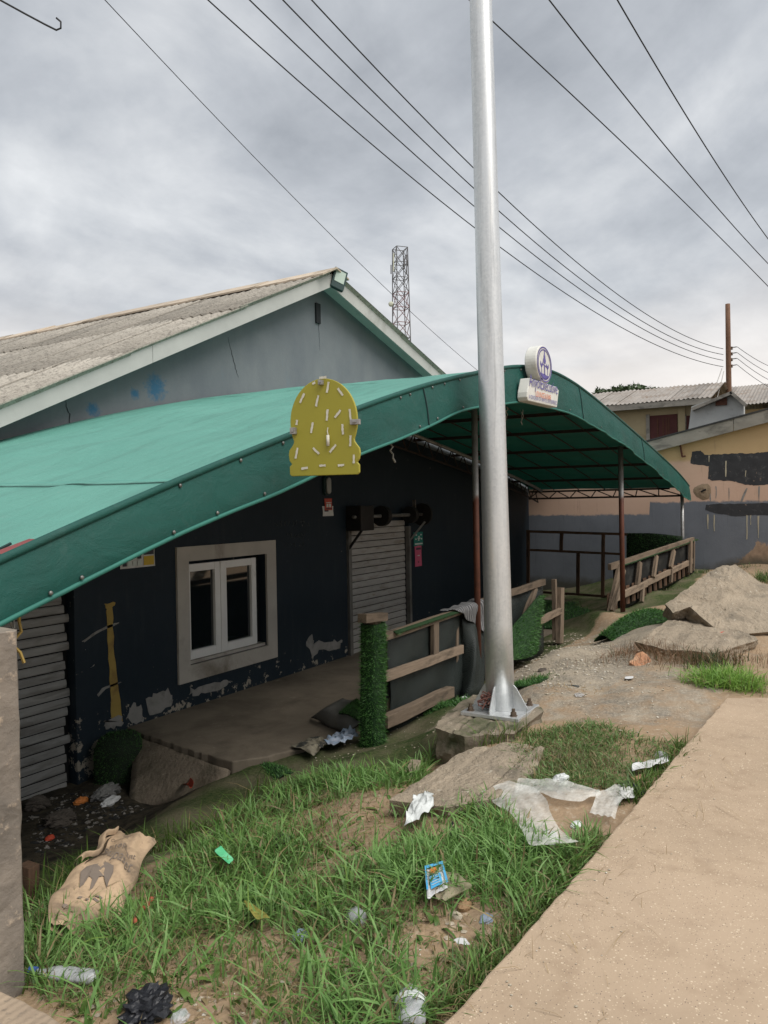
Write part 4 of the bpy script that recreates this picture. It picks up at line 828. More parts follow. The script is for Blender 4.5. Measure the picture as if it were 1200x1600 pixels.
# ------------------------------------------------------------------ timber fences with netting
def wood(name, c1, c2, dark):
    m, n, b, o = newmat(name); N = NB(n); co = N.coords('obj', (2, 30, 30)); co2 = N.coords('obj', (1, 4, 4))
    col = N.mix(N.rng(N.noise(co, 1.6, 7, .65, .5), .3, .7), c4(c1), c4(c2)); col = N.mix(N.rng(N.noise(co2, 3, 6, .7), .5, .72), col, c4(dark))
    ri = N.n('ShaderNodeObjectInfo').outputs['Random']; col = N.n('ShaderNodeHueSaturation', {'Color': col, 'Value': N.rng(ri, 0, 1, .75, 1.25)}).outputs[0]
    N.set(b.inputs['Base Color'], col); b.inputs['Roughness'].default_value = .9; b.inputs['Specular IOR Level'].default_value = .2; N.set(b.inputs['Normal'], N.bump(N.noise(co, 2.5, 7, .7), .7, .006))
wood('weathered_wood', (.235, .18, .13), (.16, .12, .088), (.08, .064, .048)); wood('brown_wood', (.11, .065, .04), (.075, .045, .03), (.04, .028, .02))
m, n, b, o = newmat('shade_net'); N = NB(n); co = N.coords()
xz = N.n('ShaderNodeSeparateXYZ', {0: co}); 
def stripe(v, s): return N.math('ABSOLUTE', N.math('SUBTRACT', N.math('FRACT', N.math('MULTIPLY', v, s)), .5))
uu = N.math('ADD', xz.outputs[0], xz.outputs[2]); ww = N.math('SUBTRACT', xz.outputs[0], xz.outputs[2])
msk = N.math('MAXIMUM', N.rng(stripe(uu, 62), .30, .36), N.rng(stripe(ww, 62), .30, .36))
N.set(b.inputs['Base Color'], N.mix(N.noise(co, 5), (.012, .017, .016, 1), (.032, .042, .038, 1))); b.inputs['Roughness'].default_value = .6
N.set(b.inputs['Alpha'], N.rng(msk, 0, 1, .45, 1))
pm('dark_sheet', (.009, .010, .010), (.015, .016, .015), 6, .75, bump=.4, dirt=(.05, .05, .045), dscale=3)
m, n, b, o = newmat('turf_blades'); N = NB(n); co = N.coords(); ga = N.n('ShaderNodeVertexColor', layer_name='tint'); 
col = N.mix(ga.outputs[0], (.022, .085, .012, 1), (.10, .27, .05, 1)); N.set(b.inputs['Base Color'], col); b.inputs['Roughness'].default_value = .55
pm('turf_backing', (.010, .035, .010), (.022, .05, .018), 12, .9, bump=.5)
pm('turf_backing_dark', (.008, .016, .008), (.014, .024, .012), 12, .9, bump=.5)
def turf(name, grid, parent, n=3000, ln=.03, label=None, cat=None, group=None, dark=False, sparse=1.0, width=.0035):
    "artificial turf: backing sheet + thousands of short blades standing on it"
    G = np.asarray(grid, float); a, b_ = G.shape[:2]
    # blades
    dU = np.gradient(G, axis=0); dV = np.gradient(G, axis=1); Nn = np.cross(dV, dU); Nn /= np.linalg.norm(Nn, axis=2, keepdims=True) + 1e-9
    s, t = rng.random(n) * (a - 1), rng.random(n) * (b_ - 1); i, j = s.astype(int), t.astype(int); fs, ft = (s - i)[:, None], (t - j)[:, None]
    def bl(A): return A[i, j] * (1 - fs) * (1 - ft) + A[i + 1, j] * fs * (1 - ft) + A[i, j + 1] * (1 - fs) * ft + A[i + 1, j + 1] * fs * ft
    Pq, Nq = bl(G), bl(Nn); d = rng.normal(size=(n, 3)); tip = Pq + (Nq + d * .45) * (ln * rng.uniform(.5, 1.2, n))[:, None]
    sd_ = np.cross(d, Nq); sd_ /= np.linalg.norm(sd_, axis=1, keepdims=True) + 1e-9; w_ = width
    V_ = np.stack([Pq - sd_ * w_, Pq + sd_ * w_, tip], 1).reshape(-1, 3); loc = np.array([G[..., 0].mean(), G[..., 1].mean(), G[..., 2].min()])
    mbk = MB(); mbk.grid(G); back = mbk.build(name if parent is None else 'turf', 'turf_backing_dark' if dark else 'turf_backing', None, smooth=True, solid=.012, origin=loc)
    me = bpy.data.meshes.new('turf_blades'); me.vertices.add(3 * n); me.vertices.foreach_set('co', (V_ - loc).ravel()); me.loops.add(3 * n); me.loops.foreach_set('vertex_index', np.arange(3 * n, dtype=np.int32)); me.polygons.add(n); me.polygons.foreach_set('loop_start', np.arange(0, 3 * n, 3, dtype=np.int32)); me.update(calc_edges=True); me.validate()
    tint = np.repeat(np.clip(rng.random(n) * (.55 if dark else 1.0), 0, 1), 3); tint[0::3] *= .4; tint[1::3] *= .4
    ca = me.color_attributes.new('tint', 'FLOAT_COLOR', 'POINT'); ca.data.foreach_set('color', np.stack([tint] * 3 + [np.ones_like(tint)], 1).ravel())
    me.materials.append(MATS['turf_blades']); bo = bpy.data.objects.new('pile', me); COL.objects.link(bo); bo.location = Vector(loc); bo['kind'] = 'stuff'
    if parent is not None: attach(back, parent)
    else: tag(back, label, cat, group)
    attach(bo, back)
    return back
def sheet(name, grid, mat, parent, solid=.002): mbx = MB(); mbx.grid(grid); return mbx.build(name, mat, parent, smooth=True, solid=solid)
FYN = -2.44
def fp(px, py, y=FYN): return on_y(px, py, y)
nf = thing('timber_fence', (10.9, FYN, -.55), 'low plank fence with black netting and a turf-wrapped end post', 'fence')
# end post wrapped in turf
a, c = fp(583, 1152), fp(583, 965); pw_ = .105; cxp = (a[0] + c[0]) / 2; zb, ztp = -.60, c[2] - .03
th = np.linspace(0, 2 * math.pi, 22); zz2 = np.linspace(zb, ztp - .02, 12)
def rsq(t, r): k = max(abs(math.cos(t)), abs(math.sin(t))) ** .6; return r / k
G = [[(cxp + rsq(t, pw_) * math.cos(t) + .02 * math.sin(z * 4), FYN + rsq(t, pw_) * math.sin(t) * .8, z) for t in th] for z in zz2]
turf('turf', [[tuple(q) for q in row] for row in G], nf, 9000, .028)
board('post', (cxp, FYN, -.6), (cxp, FYN, ztp + .035), .10, .12, 'weathered_wood', nf, up=(0, 1, 0)); board('post', fp(604, 1135, -2.36), fp(602, 985, -2.36), .06, .05, 'weathered_wood', nf, up=(0, 1, 0))
board('cap_block', fp(566, 967, -2.50), fp(600, 963, -2.50), .09, .075, 'weathered_wood', nf)
board('rail', fp(598, 996, -2.46), fp(742, 946, -2.46), .045, .075, 'weathered_wood', nf)
board('rail', fp(600, 1058, -2.48), fp(722, 1014, -2.48), .045, .095, 'weathered_wood', nf)
board('rail', fp(600, 1128, -2.50), fp(704, 1080, -2.50), .09, .11, 'weathered_wood', nf)
board('upright', fp(679, 1036, -2.46), fp(679, 968, -2.46), .04, .12, 'weathered_wood', nf, up=(1, 0, 0)); board('upright', fp(712, 1075, -2.40), fp(712, 960, -2.40), .05, .06, 'weathered_wood', nf, up=(1, 0, 0))
p, q = fp(606, 992, -2.42), fp(742, 946, -2.42)
G = [[(p[0] + (q[0] - p[0]) * i / 16, -2.425 + .02 * math.sin(i * .9 + j), (p[2] + (q[2] - p[2]) * i / 16) * (1 - j / 8) + (-.56) * j / 8) for i in range(17)] for j in range(9)]
sheet('netting', G, 'shade_net', nf); sheet('backing_sheet', [[(a_[0], a_[1] + .05, a_[2]) for a_ in r] for r in G], 'dark_sheet', nf)
G = [[(p[0] + (q[0] - p[0]) * i / 16, -2.52 + .10 * j / 3, p[2] + (q[2] - p[2]) * i / 16 + .045 - .02 * abs(j - 1.5)) for i in range(17)] for j in range(4)]
turf('turf', G[::-1], nf, 2600, .018)
# netting that has come loose and hangs out toward the pole
L0, L1 = fp(722, 968, -2.47), fp(756, 955, -2.47); G = []
for i in range(9):
    t = i / 8; top_ = L0 * (1 - t) + L1 * t; bt = at(698 + 58 * t, 1080 + 12 * math.sin(3 * t)); row = []
    for j in range(11):
        s = j / 10; r = top_ * (1 - s) + np.array(bt) * s; r[1] -= .06 * math.sin(s * math.pi) * (1 + math.sin(t * 5)); r[0] += .03 * math.sin(s * 6 + t * 4); row.append(r)
    G.append(row)
sheet('loose_netting', G, 'shade_net', nf)
# middle run beyond the pole: sagging rail, leaning stakes, turf sheet
mf = thing('timber_fence', (14, FYN, -.55), 'collapsing short fence run with leaning stakes and a hanging turf sheet', 'fence')
board('rail', fp(752, 942, -2.46), fp(850, 909, -2.46), .05, .085, 'weathered_wood', mf); board('stake', fp(819, 970, -2.44), fp(836, 917, -2.44), .06, .10, 'weathered_wood', mf, up=(1, 0, 0))
board('stake', fp(867, 1000, -2.44), fp(866, 905, -2.44), .06, .08, 'weathered_wood', mf, up=(1, 0, 0)); board('stake', fp(874, 1005, -2.50), fp(876, 918, -2.50), .07, .16, 'weathered_wood', mf, up=(1, 0, 0))
board('rail', fp(840, 972, -2.52), fp(876, 954, -2.52), .05, .09, 'weathered_wood', mf)
p, q = fp(752, 942, -2.42), fp(850, 912, -2.42)
G = [[(p[0] + (q[0] - p[0]) * i / 12, -2.42 + .03 * math.sin(i * 1.1), (p[2] + (q[2] - p[2]) * i / 12 - .03) * (1 - j / 6) - .55 * j / 6) for i in range(13)] for j in range(7)]; sheet('netting', G, 'shade_net', mf); sheet('backing_sheet', [[(a_[0], a_[1] + .06, a_[2]) for a_ in r] for r in G], 'dark_sheet', mf)
TS = [((838, 938), (845, 945)), ((832, 975), (842, 985)), ((796, 990), (838, 1012)), ((796, 1028), (836, 1024))]
gl = [on_y(842, 930, -2.56), on_y(838, 965, -2.60), on_y(828, 1000, -2.68), on_y(818, 1030, -2.78)]; gr = [on_y(850, 930, -2.5), on_y(848, 965, -2.5), on_y(842, 1000, -2.58), on_y(838, 1022, -2.7)]; g3 = [on_y(795, 985, -2.52), on_y(795, 1000, -2.58), on_y(795, 1015, -2.66), on_y(795, 1032, -2.80)]
def quadgrid(cols, nu=10, nv=10):
    C_ = np.array(cols); out = []
    for i in range(nu):
        f = i / (nu - 1) * (len(C_) - 1); k = min(int(f), len(C_) - 2); col_ = C_[k] * (1 - (f - k)) + C_[k + 1] * (f - k); row = []
        for j in range(nv):
            g_ = j / (nv - 1) * (len(col_) - 1); l = min(int(g_), len(col_) - 2); row.append(col_[l] * (1 - (g_ - l)) + col_[l + 1] * (g_ - l))
        out.append(row)
    return np.array(out)
turf('turf', quadgrid([g3, gl, gr]), mf, 4200, .03)
# right-hand run
rf = thing('timber_fence', (18.3, -3.1, -.1), 'plank fence run by the far wall with dark panels between rails', 'fence')
e0, e1 = np.array([16.15, -2.86, 0]), np.array([20.2, -3.52, 0]); dr = (e1 - e0); dr /= np.linalg.norm(dr)
def rfp(px, py, off=0.0):
    nn = np.array([-dr[1], dr[0], 0]); q0 = e0 - nn * off; d = ray(px, py); t = np.dot(q0 - CAM, nn) / np.dot(d, nn); return CAM + d * t
board('rail', rfp(952, 886), rfp(1083, 843), .06, .10, 'weathered_wood', rf); board('rail', rfp(955, 938, .03), rfp(1010, 912, .03), .05, .11, 'weathered_wood', rf); board('rail', rfp(1008, 912, .01), rfp(1082, 876, .01), .05, .10, 'weathered_wood', rf)
for (a_, c_, d_, e_, w_) in ((952, 958, 968, 885, .12), (996, 915, 1000, 878, .12), (1021, 902, 1026, 868, .09), (1048, 887, 1053, 860, .11), (1003, 940, 1005, 915, .09), (1048, 910, 1049, 890, .08), (1078, 895, 1079, 845, .12), (1083, 892, 1084, 845, .05)):
    board('upright', rfp(a_, c_, .03), rfp(d_, e_, .03), .05, w_, 'weathered_wood', rf, up=tuple(dr))
board('brace', rfp(957, 955, .10), rfp(975, 890, .06), .05, .08, 'weathered_wood', rf, up=tuple(dr))
p, q = rfp(958, 890, -.05), rfp(1084, 846, -.05); G = [[(p[0] + (q[0] - p[0]) * i / 14, p[1] + (q[1] - p[1]) * i / 14, (p[2] + (q[2] - p[2]) * i / 14) * (1 - j / 4) + (-.28 + .38 * i / 14) * j / 4) for i in range(15)] for j in range(5)]; sheet('backing_sheet', G, 'dark_sheet', rf)
for k_ in range(16):
    f0 = k_ / 16; P0 = e0 + (e1 - e0) * (f0 + .02) + np.array([0, .02, 0]); board('panel_slat', P0 + np.array([0, 0, -.22 + .33 * f0]), P0 + np.array([0, 0, .10 + .32 * f0]), .012, .16, 'brown_wood', rf, up=tuple(dr))
G = [[(p[0] + (q[0] - p[0]) * i / 20, p[1] + (q[1] - p[1]) * i / 20 - .10 + .09 * j, p[2] + (q[2] - p[2]) * i / 20 + .055 - .015 * abs(j - 1)) for i in range(21)] for j in range(3)]; turf('turf', G[::-1], rf, 2500, .02)
# frame fence in front of the end wall
ff = thing('timber_fence', (19.9, -1.2, -.5), 'brown open timber frame standing in front of the grey end wall', 'fence')
XF = 19.95
def ep(px, py): return on_x(px, py, XF)
board('rail', ep(824, 830), ep(980, 835), .06, .055, 'brown_wood', ff); board('rail', ep(826, 859), ep(972, 866), .05, .05, 'brown_wood', ff); board('rail', ep(828, 924), ep(950, 932), .05, .05, 'brown_wood', ff)
for (a_, c_, d_) in ((825, 828, 912), (877, 832, 860), (903, 862, 928), (942, 834, 934)): board('upright', ep(a_, d_), ep(a_ + .5, c_), .05, .07, 'brown_wood', ff, up=(0, 1, 0))
tl = [(a_, c_) for a_, c_ in ((979, 833), (1020, 833), (1066, 838))]; G = [[on_x(a_, c_ + k * 12, XF + .02) for a_, c_ in tl] for k in range(5)]
turf('turf', quadgrid(np.array(G).transpose(1, 0, 2)), ff, 4000, .035, dark=True)
turf('turf', [[(XF - .6 + .5 * j / 4 - .8 * i / 6, -.6 - 1.9 * i / 6, -.545 + .012 * math.sin(i * 2 + j)) for j in range(5)] for i in range(7)][::-1], ff, 100, .02) if False else None
turf('turf_mat', [[(16.2 + 3.6 * i / 9, -.5 - 1.75 * j / 6, -.535 + .012 * math.sin(i * 1.7 + j * 1.3)) for j in range(7)] for i in range(10)], None, 9000, .03, 'dark green turf mat laid on the terrace in front of the timber frame', 'turf mat', width=.006)
# striped cloth thrown over the near fence
m, n, b, o = newmat('striped_cloth'); N = NB(n); tcn = N.n('ShaderNodeUVMap').outputs[0]
wv = N.n('ShaderNodeTexWave', {'Vector': tcn, 'Scale': 7.0, 'Distortion': 2.5}, bands_direction='X').outputs['Fac']
N.set(b.inputs['Base Color'], N.mix(N.rng(wv, .35, .65), (.055, .055, .06, 1), (.20, .20, .20, 1))); b.inputs['Roughness'].default_value = .95
A0 = [fp(692, 958, -2.40), fp(722, 945, -2.42), fp(738, 942, -2.44), fp(750, 948, -2.50)]; G = []
rail0, rail1 = fp(694, 964, -2.46), fp(748, 944, -2.46)
for i in range(17):
    t = i / 16; top_ = rail0 * (1 - t) + rail1 * t; row = []
    L = .06 + .50 * t ** 1.3
    for j in range(15):
        s = j / 14 * L; yy = -2.46 + .06 - (s if s < .13 else .13) - .012 * math.sin(t * 22 + s * 4) * min(1, s * 8)
        zz3 = top_[2] + .06 + .012 * math.sin(t * 22) - max(0, s - .10); row.append((top_[0] + .035 * math.sin(s * 9 + t * 6) + .22 * max(0, s - .1), yy - .02 * math.sin(s * 14), zz3))
    G.append(row)
mb = MB(); mb.grid(G); clo = mb.build('draped_cloth', 'striped_cloth', smooth=True, solid=.006, top=True, subsurf=1); tag(clo, 'grey striped cloth draped over the fence top rail beside the pole', 'cloth')
uvl = clo.data.uv_layers.new(name='UVMap')
for pl_ in clo.data.polygons:
    for li in pl_.loop_indices: vi = clo.data.loops[li].vertex_index; uvl.data[li].uv = ((vi // 15) / 16, (vi % 15) / 14)

# ------------------------------------------------------------------ left concrete post
pm('post_concrete', (.24, .205, .17), (.17, .145, .12), 4, .95, bump=.8, bscale=18, bdist=.012, dirt=(.09, .08, .07), dscale=2.5, dlo=.42, dhi=.66, dirt2=(.36, .29, .22), d2scale=9, d2lo=.58, d2hi=.66)
lb = on_z(38, 1535, -.02); lt = on_y(25, 985, lb[1])
wd = .17; PB = MB(); nz_ = 22; G = []
for i in range(nz_ + 1):
    z = -.25 + (lt[2] + .25) * i / nz_; k = 1 + .02 * math.sin(z * 3); ch = .012; sq = []
    for (sx, sy) in ((-1, -1), (1, -1), (1, 1), (-1, 1)):
        for q in ((0, 1), (1, 0)) if sx * sy > 0 else ((1, 0), (0, 1)):
            sq.append((lb[0] - .055 + (sx - 0) * wd / 2 - sx * ch * q[0] + random.uniform(-.003, .003), lb[1] + wd / 2 + .03 + sy * wd / 2 - sy * ch * q[1] + random.uniform(-.003, .003), z + (0 if i < nz_ else random.uniform(-.01, .008))))
    G.append(sq)
PB.grid(G, close_u=True); PB.f += [tuple(nz_ * 8 + j for j in range(8))]
tag(PB.build('concrete_post', 'post_concrete', smooth=False, top=True), 'square weathered concrete post at the corner of the crossing slab', 'post')
# short rotten timber stub behind it
sb0 = at(46, 1412); board('timber_stub', sb0 + np.array([0, 0, -.05]), sb0 + np.array([.0, 0, .20]), .06, .09, 'brown_wood', None, up=(0, 1, 0)); tag(bpy.data.objects['timber_stub'], 'short rotten timber stub behind the concrete post', 'stub')
# ------------------------------------------------------------------ peach building at the end of the terrace
XP = 21.6
pb = thing('peach_building', (XP, -6, -.1), 'peach and grey painted house with sloping bargeboard and smeared black paint', 'building')
m, n, b, o = newmat('peach_grey_wall'); N = NB(n); co = N.coords(); sx_ = N.n('ShaderNodeSeparateXYZ', {0: N.n('ShaderNodeNewGeometry').outputs['Position']}); yv, zv = sx_.outputs[1], sx_.outputs[2]
ns = N.math('MULTIPLY', N.math('SUBTRACT', N.noise(co, 6, 7, .7), .5), .16)
peach = N.mix(N.rng(N.noise(co, 1.4, 7, .6), .3, .7), (.58, .40, .30, 1), (.52, .355, .26, 1))
cream = N.mix(N.rng(N.noise(co, 1.1, 7, .6), .3, .7), (.52, .37, .20, 1), (.45, .315, .165, 1))
col = N.mix(N.rng(N.math('ADD', zv, N.math('MULTIPLY', ns, .5)), 2.43, 2.50), peach, cream)
st = N.noise(N.coords('world', (1, 7, .6)), 1.6, 7, .65); col = N.mix(N.rng(st, .60, .75, 0, .55), col, (.27, .18, .12, 1))
grey = N.mix(N.rng(N.noise(co, 1.3, 7, .6), .3, .7), (.165, .18, .205, 1), (.125, .138, .16, 1))
grey = N.mix(N.rng(N.noise(N.coords('world', (1, 9, .5)), 1.9, 7, .7), .56, .70, 0, .5), grey, (.085, .09, .10, 1))
left = N.rng(yv, -2.44, -2.42); htop = N.rng(left, 0, 1, 1.555, 1.29)
col = N.mix(N.rng(N.math('SUBTRACT', N.math('ADD', zv, ns), htop), -.02, .02, 1, 0), col, grey)
hb = N.rng(yv, -4.6, -3.3, .66, -.7); bare = N.mix(N.rng(N.noise(co, 5, 8, .7), .35, .65), (.40, .28, .19, 1), (.24, .165, .11, 1))
nb2 = N.math('MULTIPLY', N.math('SUBTRACT', N.noise(co, 2.2, 8, .7), .5), .75)
col = N.mix(N.rng(N.math('SUBTRACT', N.math('ADD', zv, nb2), hb), -.02, .02, 1, 0), col, bare)
hd = N.rng(yv, -4.5, -2.2, .36, -.26); nb3 = N.math('MULTIPLY', N.math('SUBTRACT', N.noise(co, 4, 8, .7), .5), .35); col = N.mix(N.rng(N.math('SUBTRACT', N.math('ADD', zv, nb3), hd), -.10, .10, .85, 0), col, (.07, .065, .045, 1))
N.set(b.inputs['Base Color'], col); b.inputs['Roughness'].default_value = .9; N.set(b.inputs['Normal'], N.bump(N.noise(co, 26, 7, .65), .45, .008))
def vz(y): return 2.934 + (-2.46 - y) * .218 if y > -9 else 2.934 + 6.54 * .218 - (-9 - y) * .218
mb = MB(); ys = [1.4, 0.0, -2.42, -9, -16]
for a_, c_ in zip(ys[:-1], ys[1:]): mb.add([(XP, a_, -.9), (XP, c_, -.9), (XP, c_, vz(c_) - .1), (XP, a_, vz(a_) - .1)], [(3, 2, 1, 0)])
mb.add([(XP, -16, -.9), (31, -16, -.9), (31, -16, 2.1), (XP, -16, 2.1)], [(3, 2, 1, 0)]); mb.add([(XP, 1.4, -.9), (31, 1.4, -.9), (31, 1.4, 1.95), (XP, 1.4, 1.95)], [(0, 1, 2, 3)])
mb.build('wall', 'peach_grey_wall', pb)
pm('weathered_bargeboard', (.30, .28, .245), (.22, .205, .18), 2.5, .9, bump=.4, dirt=(.09, .085, .075), dscale=1.6, dlo=.50, dhi=.68, stretch=(1, 1, 2))
for (a_, c_) in ((.9, -4.2), (-4.21, -9.0)): MB().prism([(-a_, vz(a_) - .27), (-c_, vz(c_) - .27), (-c_, vz(c_) - .01), (-a_, vz(a_) - .01)], (XP - .16, 0, 0), (0, -1, 0), (0, 0, 1), .03).build('bargeboard', 'weathered_bargeboard', pb, bevel=.003)
pm('dark_roof_sheet', (.035, .037, .04), (.06, .06, .06), 3, .6, metal=.3)
mb = MB()
for (a_, c_) in ((1.0, -9.0), (-9.0, -16.3)): mb.add([(XP - .18, a_, vz(a_) + .012), (XP - .18, c_, vz(c_) + .012), (31.2, c_, vz(c_) + .012), (31.2, a_, vz(a_) + .012)], [(0, 1, 2, 3)])
mb.build('roof', 'dark_roof_sheet', pb, solid=.03)
pm('black_smear', (.030, .031, .034), (.045, .046, .05), 5, .8, bump=.3, dirt=(.10, .10, .10), dscale=7, dlo=.55, dhi=.75, dirt2=(.30, .22, .17), d2scale=11, d2lo=.64, d2hi=.69)
def wall_x(name, px, mat, amp=.02, nseg=5, seed=0, dx=.003, parent=pb):
    P = [on_x(a_, c_, XP - dx) for a_, c_ in px]; poly = rough_outline([(-p[1], p[2]) for p in P], .03, amp, int(seed)) if nseg > 5 else ragged([(-p[1], p[2]) for p in P], amp, nseg, seed); mbp = MB(); mbp.prism(ccw(poly), (XP - dx, 0, 0), (0, -1, 0), (0, 0, 1), .002); return mbp.build(name, mat, parent)
wall_x('paint_smear', [(1081, 706), (1096, 703), (1101, 711), (1150, 709), (1200, 707), (1230, 706), (1230, 756), (1165, 758), (1150, 752), (1106, 749), (1108, 728), (1080, 724)], 'black_smear', .022, 6, 1); wall_x('paint_smear', [(1103, 788), (1150, 787), (1230, 786), (1230, 806), (1190, 805), (1150, 806), (1120, 803), (1102, 797)], 'black_smear', .016, 6, 2)
pm('drip_cream', (.42, .38, .28), rough=.9, bump=0)
for (a_, c_, d_, w_) in ((1106, 804, 827, 1.1), (1116, 804, 830, 1.0), (1167, 805, 843, 1.1), (1185, 806, 841, 1.2), (1173, 805, 820, .7), (1134, 720, 745, 1.2), (1108, 712, 722, .8), (1165, 735, 745, .8)): wall_x('paint_drip', [(a_ - w_, c_), (a_ + w_, c_), (a_ + w_ * .7, d_), (a_ - w_ * .6, d_)], 'drip_cream', .006, 3, a_, .0065)
wall_x('paint_scribble', [(1157, 783), (1166, 762), (1168, 763), (1160, 784)], 'bare_plaster', .006, 3, 9, .005)
for (a_, c_, d_) in ((1119, 760, 778), (1139, 762, 784), (1110, 770, 783), (1186, 760, 786)): wall_x('stain_drip', [(a_ - .8, c_), (a_ + .8, c_), (a_ + .4, d_), (a_ - .5, d_)], 'bare_plaster', .008, 3, a_, .004)
# ring of mud round a knocked hole, rusty bracket under the bargeboard
hc = on_x(1098, 768, XP); mb = MB(); G = []
for i in range(24):
    t = 2 * math.pi * i / 24; row = []; edge_ = .185 + .02 * math.sin(3 * t + 1) + random.uniform(-.012, .012)
    for j in range(8):
        q = j / 7; row.append((XP - .001 - .028 * (1 - q ** 3) * (.75 + .25 * math.sin(q * 9 + t * 2)) + random.uniform(-.005, .005) * (q < 1), hc[1] + edge_ * q * math.cos(t), hc[2] + edge_ * .95 * q * math.sin(t)))
    G.append(row)
G.append(G[0]); mb.grid(G); pm('mud', (.30, .225, .15), (.22, .165, .11), 9, .95, bump=.8, bscale=30, bdist=.01); mb.build('mud_patch', 'mud', pb, smooth=True)
MB().box((XP - .030, hc[1] - .02, hc[2] + .02), (.012, .11, .035), Matrix.Rotation(R_(-25), 3, 'X')).build('hole', 'dark_room', pb)
pm('rusty_iron', (.10, .04, .025), (.07, .03, .02), 9, .8)
a_, c_ = on_x(1061, 686, XP - .08), on_x(1066, 714, XP - .06); MB().beam(a_, c_, .035, .035).build('iron_bracket', 'rusty_iron', pb); MB().beam(c_, c_ + np.array([0, -.07, .02]), .04, .03).build('iron_bracket', 'rusty_iron', pb)

# ------------------------------------------------------------------ houses behind
pm('cream_wall', (.42, .35, .22), (.34, .28, .175), 1.5, .9, dirt=(.20, .165, .11), dscale=1.2, dlo=.55, dhi=.75); pm('maroon_shutter', (.065, .02, .02), (.09, .03, .028), 3, .8); pm('zinc_sheet', (.30, .275, .25), (.22, .20, .18), 1.2, .75, dirt=(.16, .12, .09), dscale=1.5, dlo=.5, dhi=.7, rand=.2, metal=.1); pm('pale_gable', (.42, .43, .42), (.34, .35, .35), 2, .85, dirt=(.2, .2, .19), dscale=1.5)
hx = 31.5
def hp(px, py): return on_x(px, py, hx)
h1 = thing('bungalow', hp(1000, 760) * np.array([1, 1, 0]), 'cream house with maroon window openings and rusted zinc roof behind the peach gable', 'house')
A_, B2 = hp(935, 640), hp(1200, 632); y0h, y1h = A_[1] + .6, hp(1102, 640)[1]; ztop = A_[2] - .05
mb = MB(); mb.box((hx + 3, (y0h + y1h) / 2, ztop / 2 - .3), (6, abs(y1h - y0h), ztop + .6)); mb.build('wall', 'cream_wall', h1)
def hwin(px0, px1, py0, py1, mat='maroon_shutter'):
    a_, c_ = hp(px0, py0), hp(px1, py1); w_ = MB().box((hx - .02, (a_[1] + c_[1]) / 2, (a_[2] + c_[2]) / 2), (.05, abs(a_[1] - c_[1]), abs(a_[2] - c_[2]))).build('window', mat, h1)
    zc_ = (a_[2] + c_[2]) / 2
    for f in (.3, .5, .62, .7): MB().box((hx - .05, a_[1] + (c_[1] - a_[1]) * f, zc_), (.02, .05, abs(a_[2] - c_[2]) * .8)).build('bar', 'rusty_iron', w_)
    MB().box((hx - .05, a_[1] + .05, zc_), (.06, .12, abs(a_[2] - c_[2]) + .1)).build('frame', 'weathered_bargeboard', w_)
hwin(1015, 1059, 650, 692); hwin(1072, 1100, 650, 690)
MB().box((hx - .06, (hp(1062, 660)[1] + hp(1070, 660)[1]) / 2, ztop / 2), (.10, .22, ztop)).build('pilaster', 'cream_wall', h1)
MB().box((hx - .5, (y0h + y1h) / 2, ztop + .0), (.06, abs(y1h - y0h) + .5, .20)).build('fascia_board', 'weathered_bargeboard', h1)
def zinc(house, x0, x1, ya, yb, z0, z1, nsh, courses=1, rise=.02):
    "corrugated zinc in strips running from eave (x0,z0) to ridge (x1,z1)"
    W_ = (yb - ya) / nsh; ny = 14; rows = [[(0, W_ * 1.04 * j / ny, .022 * math.cos(2 * math.pi * j / ny * 3)) for j in range(ny + 1)], [(x1 - x0, W_ * 1.04 * j / ny, z1 - z0 + .022 * math.cos(2 * math.pi * j / ny * 3)) for j in range(ny + 1)]]
    mbz = MB(); mbz.grid(rows); first = None
    for k in range(nsh):
        if first is None: ob = mbz.build('roof_sheet', 'zinc_sheet', smooth=True); first = ob
        else: ob = first.copy(); COL.objects.link(ob)
        ob.location = (x0, ya + k * W_, z0 + .006 * (k % 2) + random.uniform(0, .02)); attach(ob, house)
ridge = hp(945, 614)
zinc(h1, hx - .55, hx + 3, y1h - .3, y0h + .4, ztop + .1, ztop + 1.05, 11); zinc(h1, hx + 6.5, hx + 3, y1h - .3, y0h + .4, ztop + .1, ztop + 1.05, 11)
# pale cross gable on its right end
gA, gB, gC = hp(1072, 668), hp(1168, 640), hp(1140, 606)
MB().prism([(-hp(1075, 655)[1], hp(1075, 655)[2] - 1.2), (-hp(1165, 640)[1], hp(1165, 640)[2] - 2.2), (-hp(1165, 640)[1], hp(1165, 636)[2]), (-hp(1143, 615)[1], hp(1143, 617)[2]), (-hp(1085, 640)[1], hp(1085, 638)[2])], (hx - .62, 0, 0), (0, -1, 0), (0, 0, 1), .4).build('cross_gable', 'pale_gable', h1)
for (p0, p1) in (((1082, 640), (1144, 614)), ((1142, 613), (1166, 634))):
    a_, c_ = on_x(*p0, hx - .75), on_x(*p1, hx - .75); MB().beam(a_, c_, .30, .10, up=(0, 0, 1)).build('gable_board', 'weathered_bargeboard', h1)
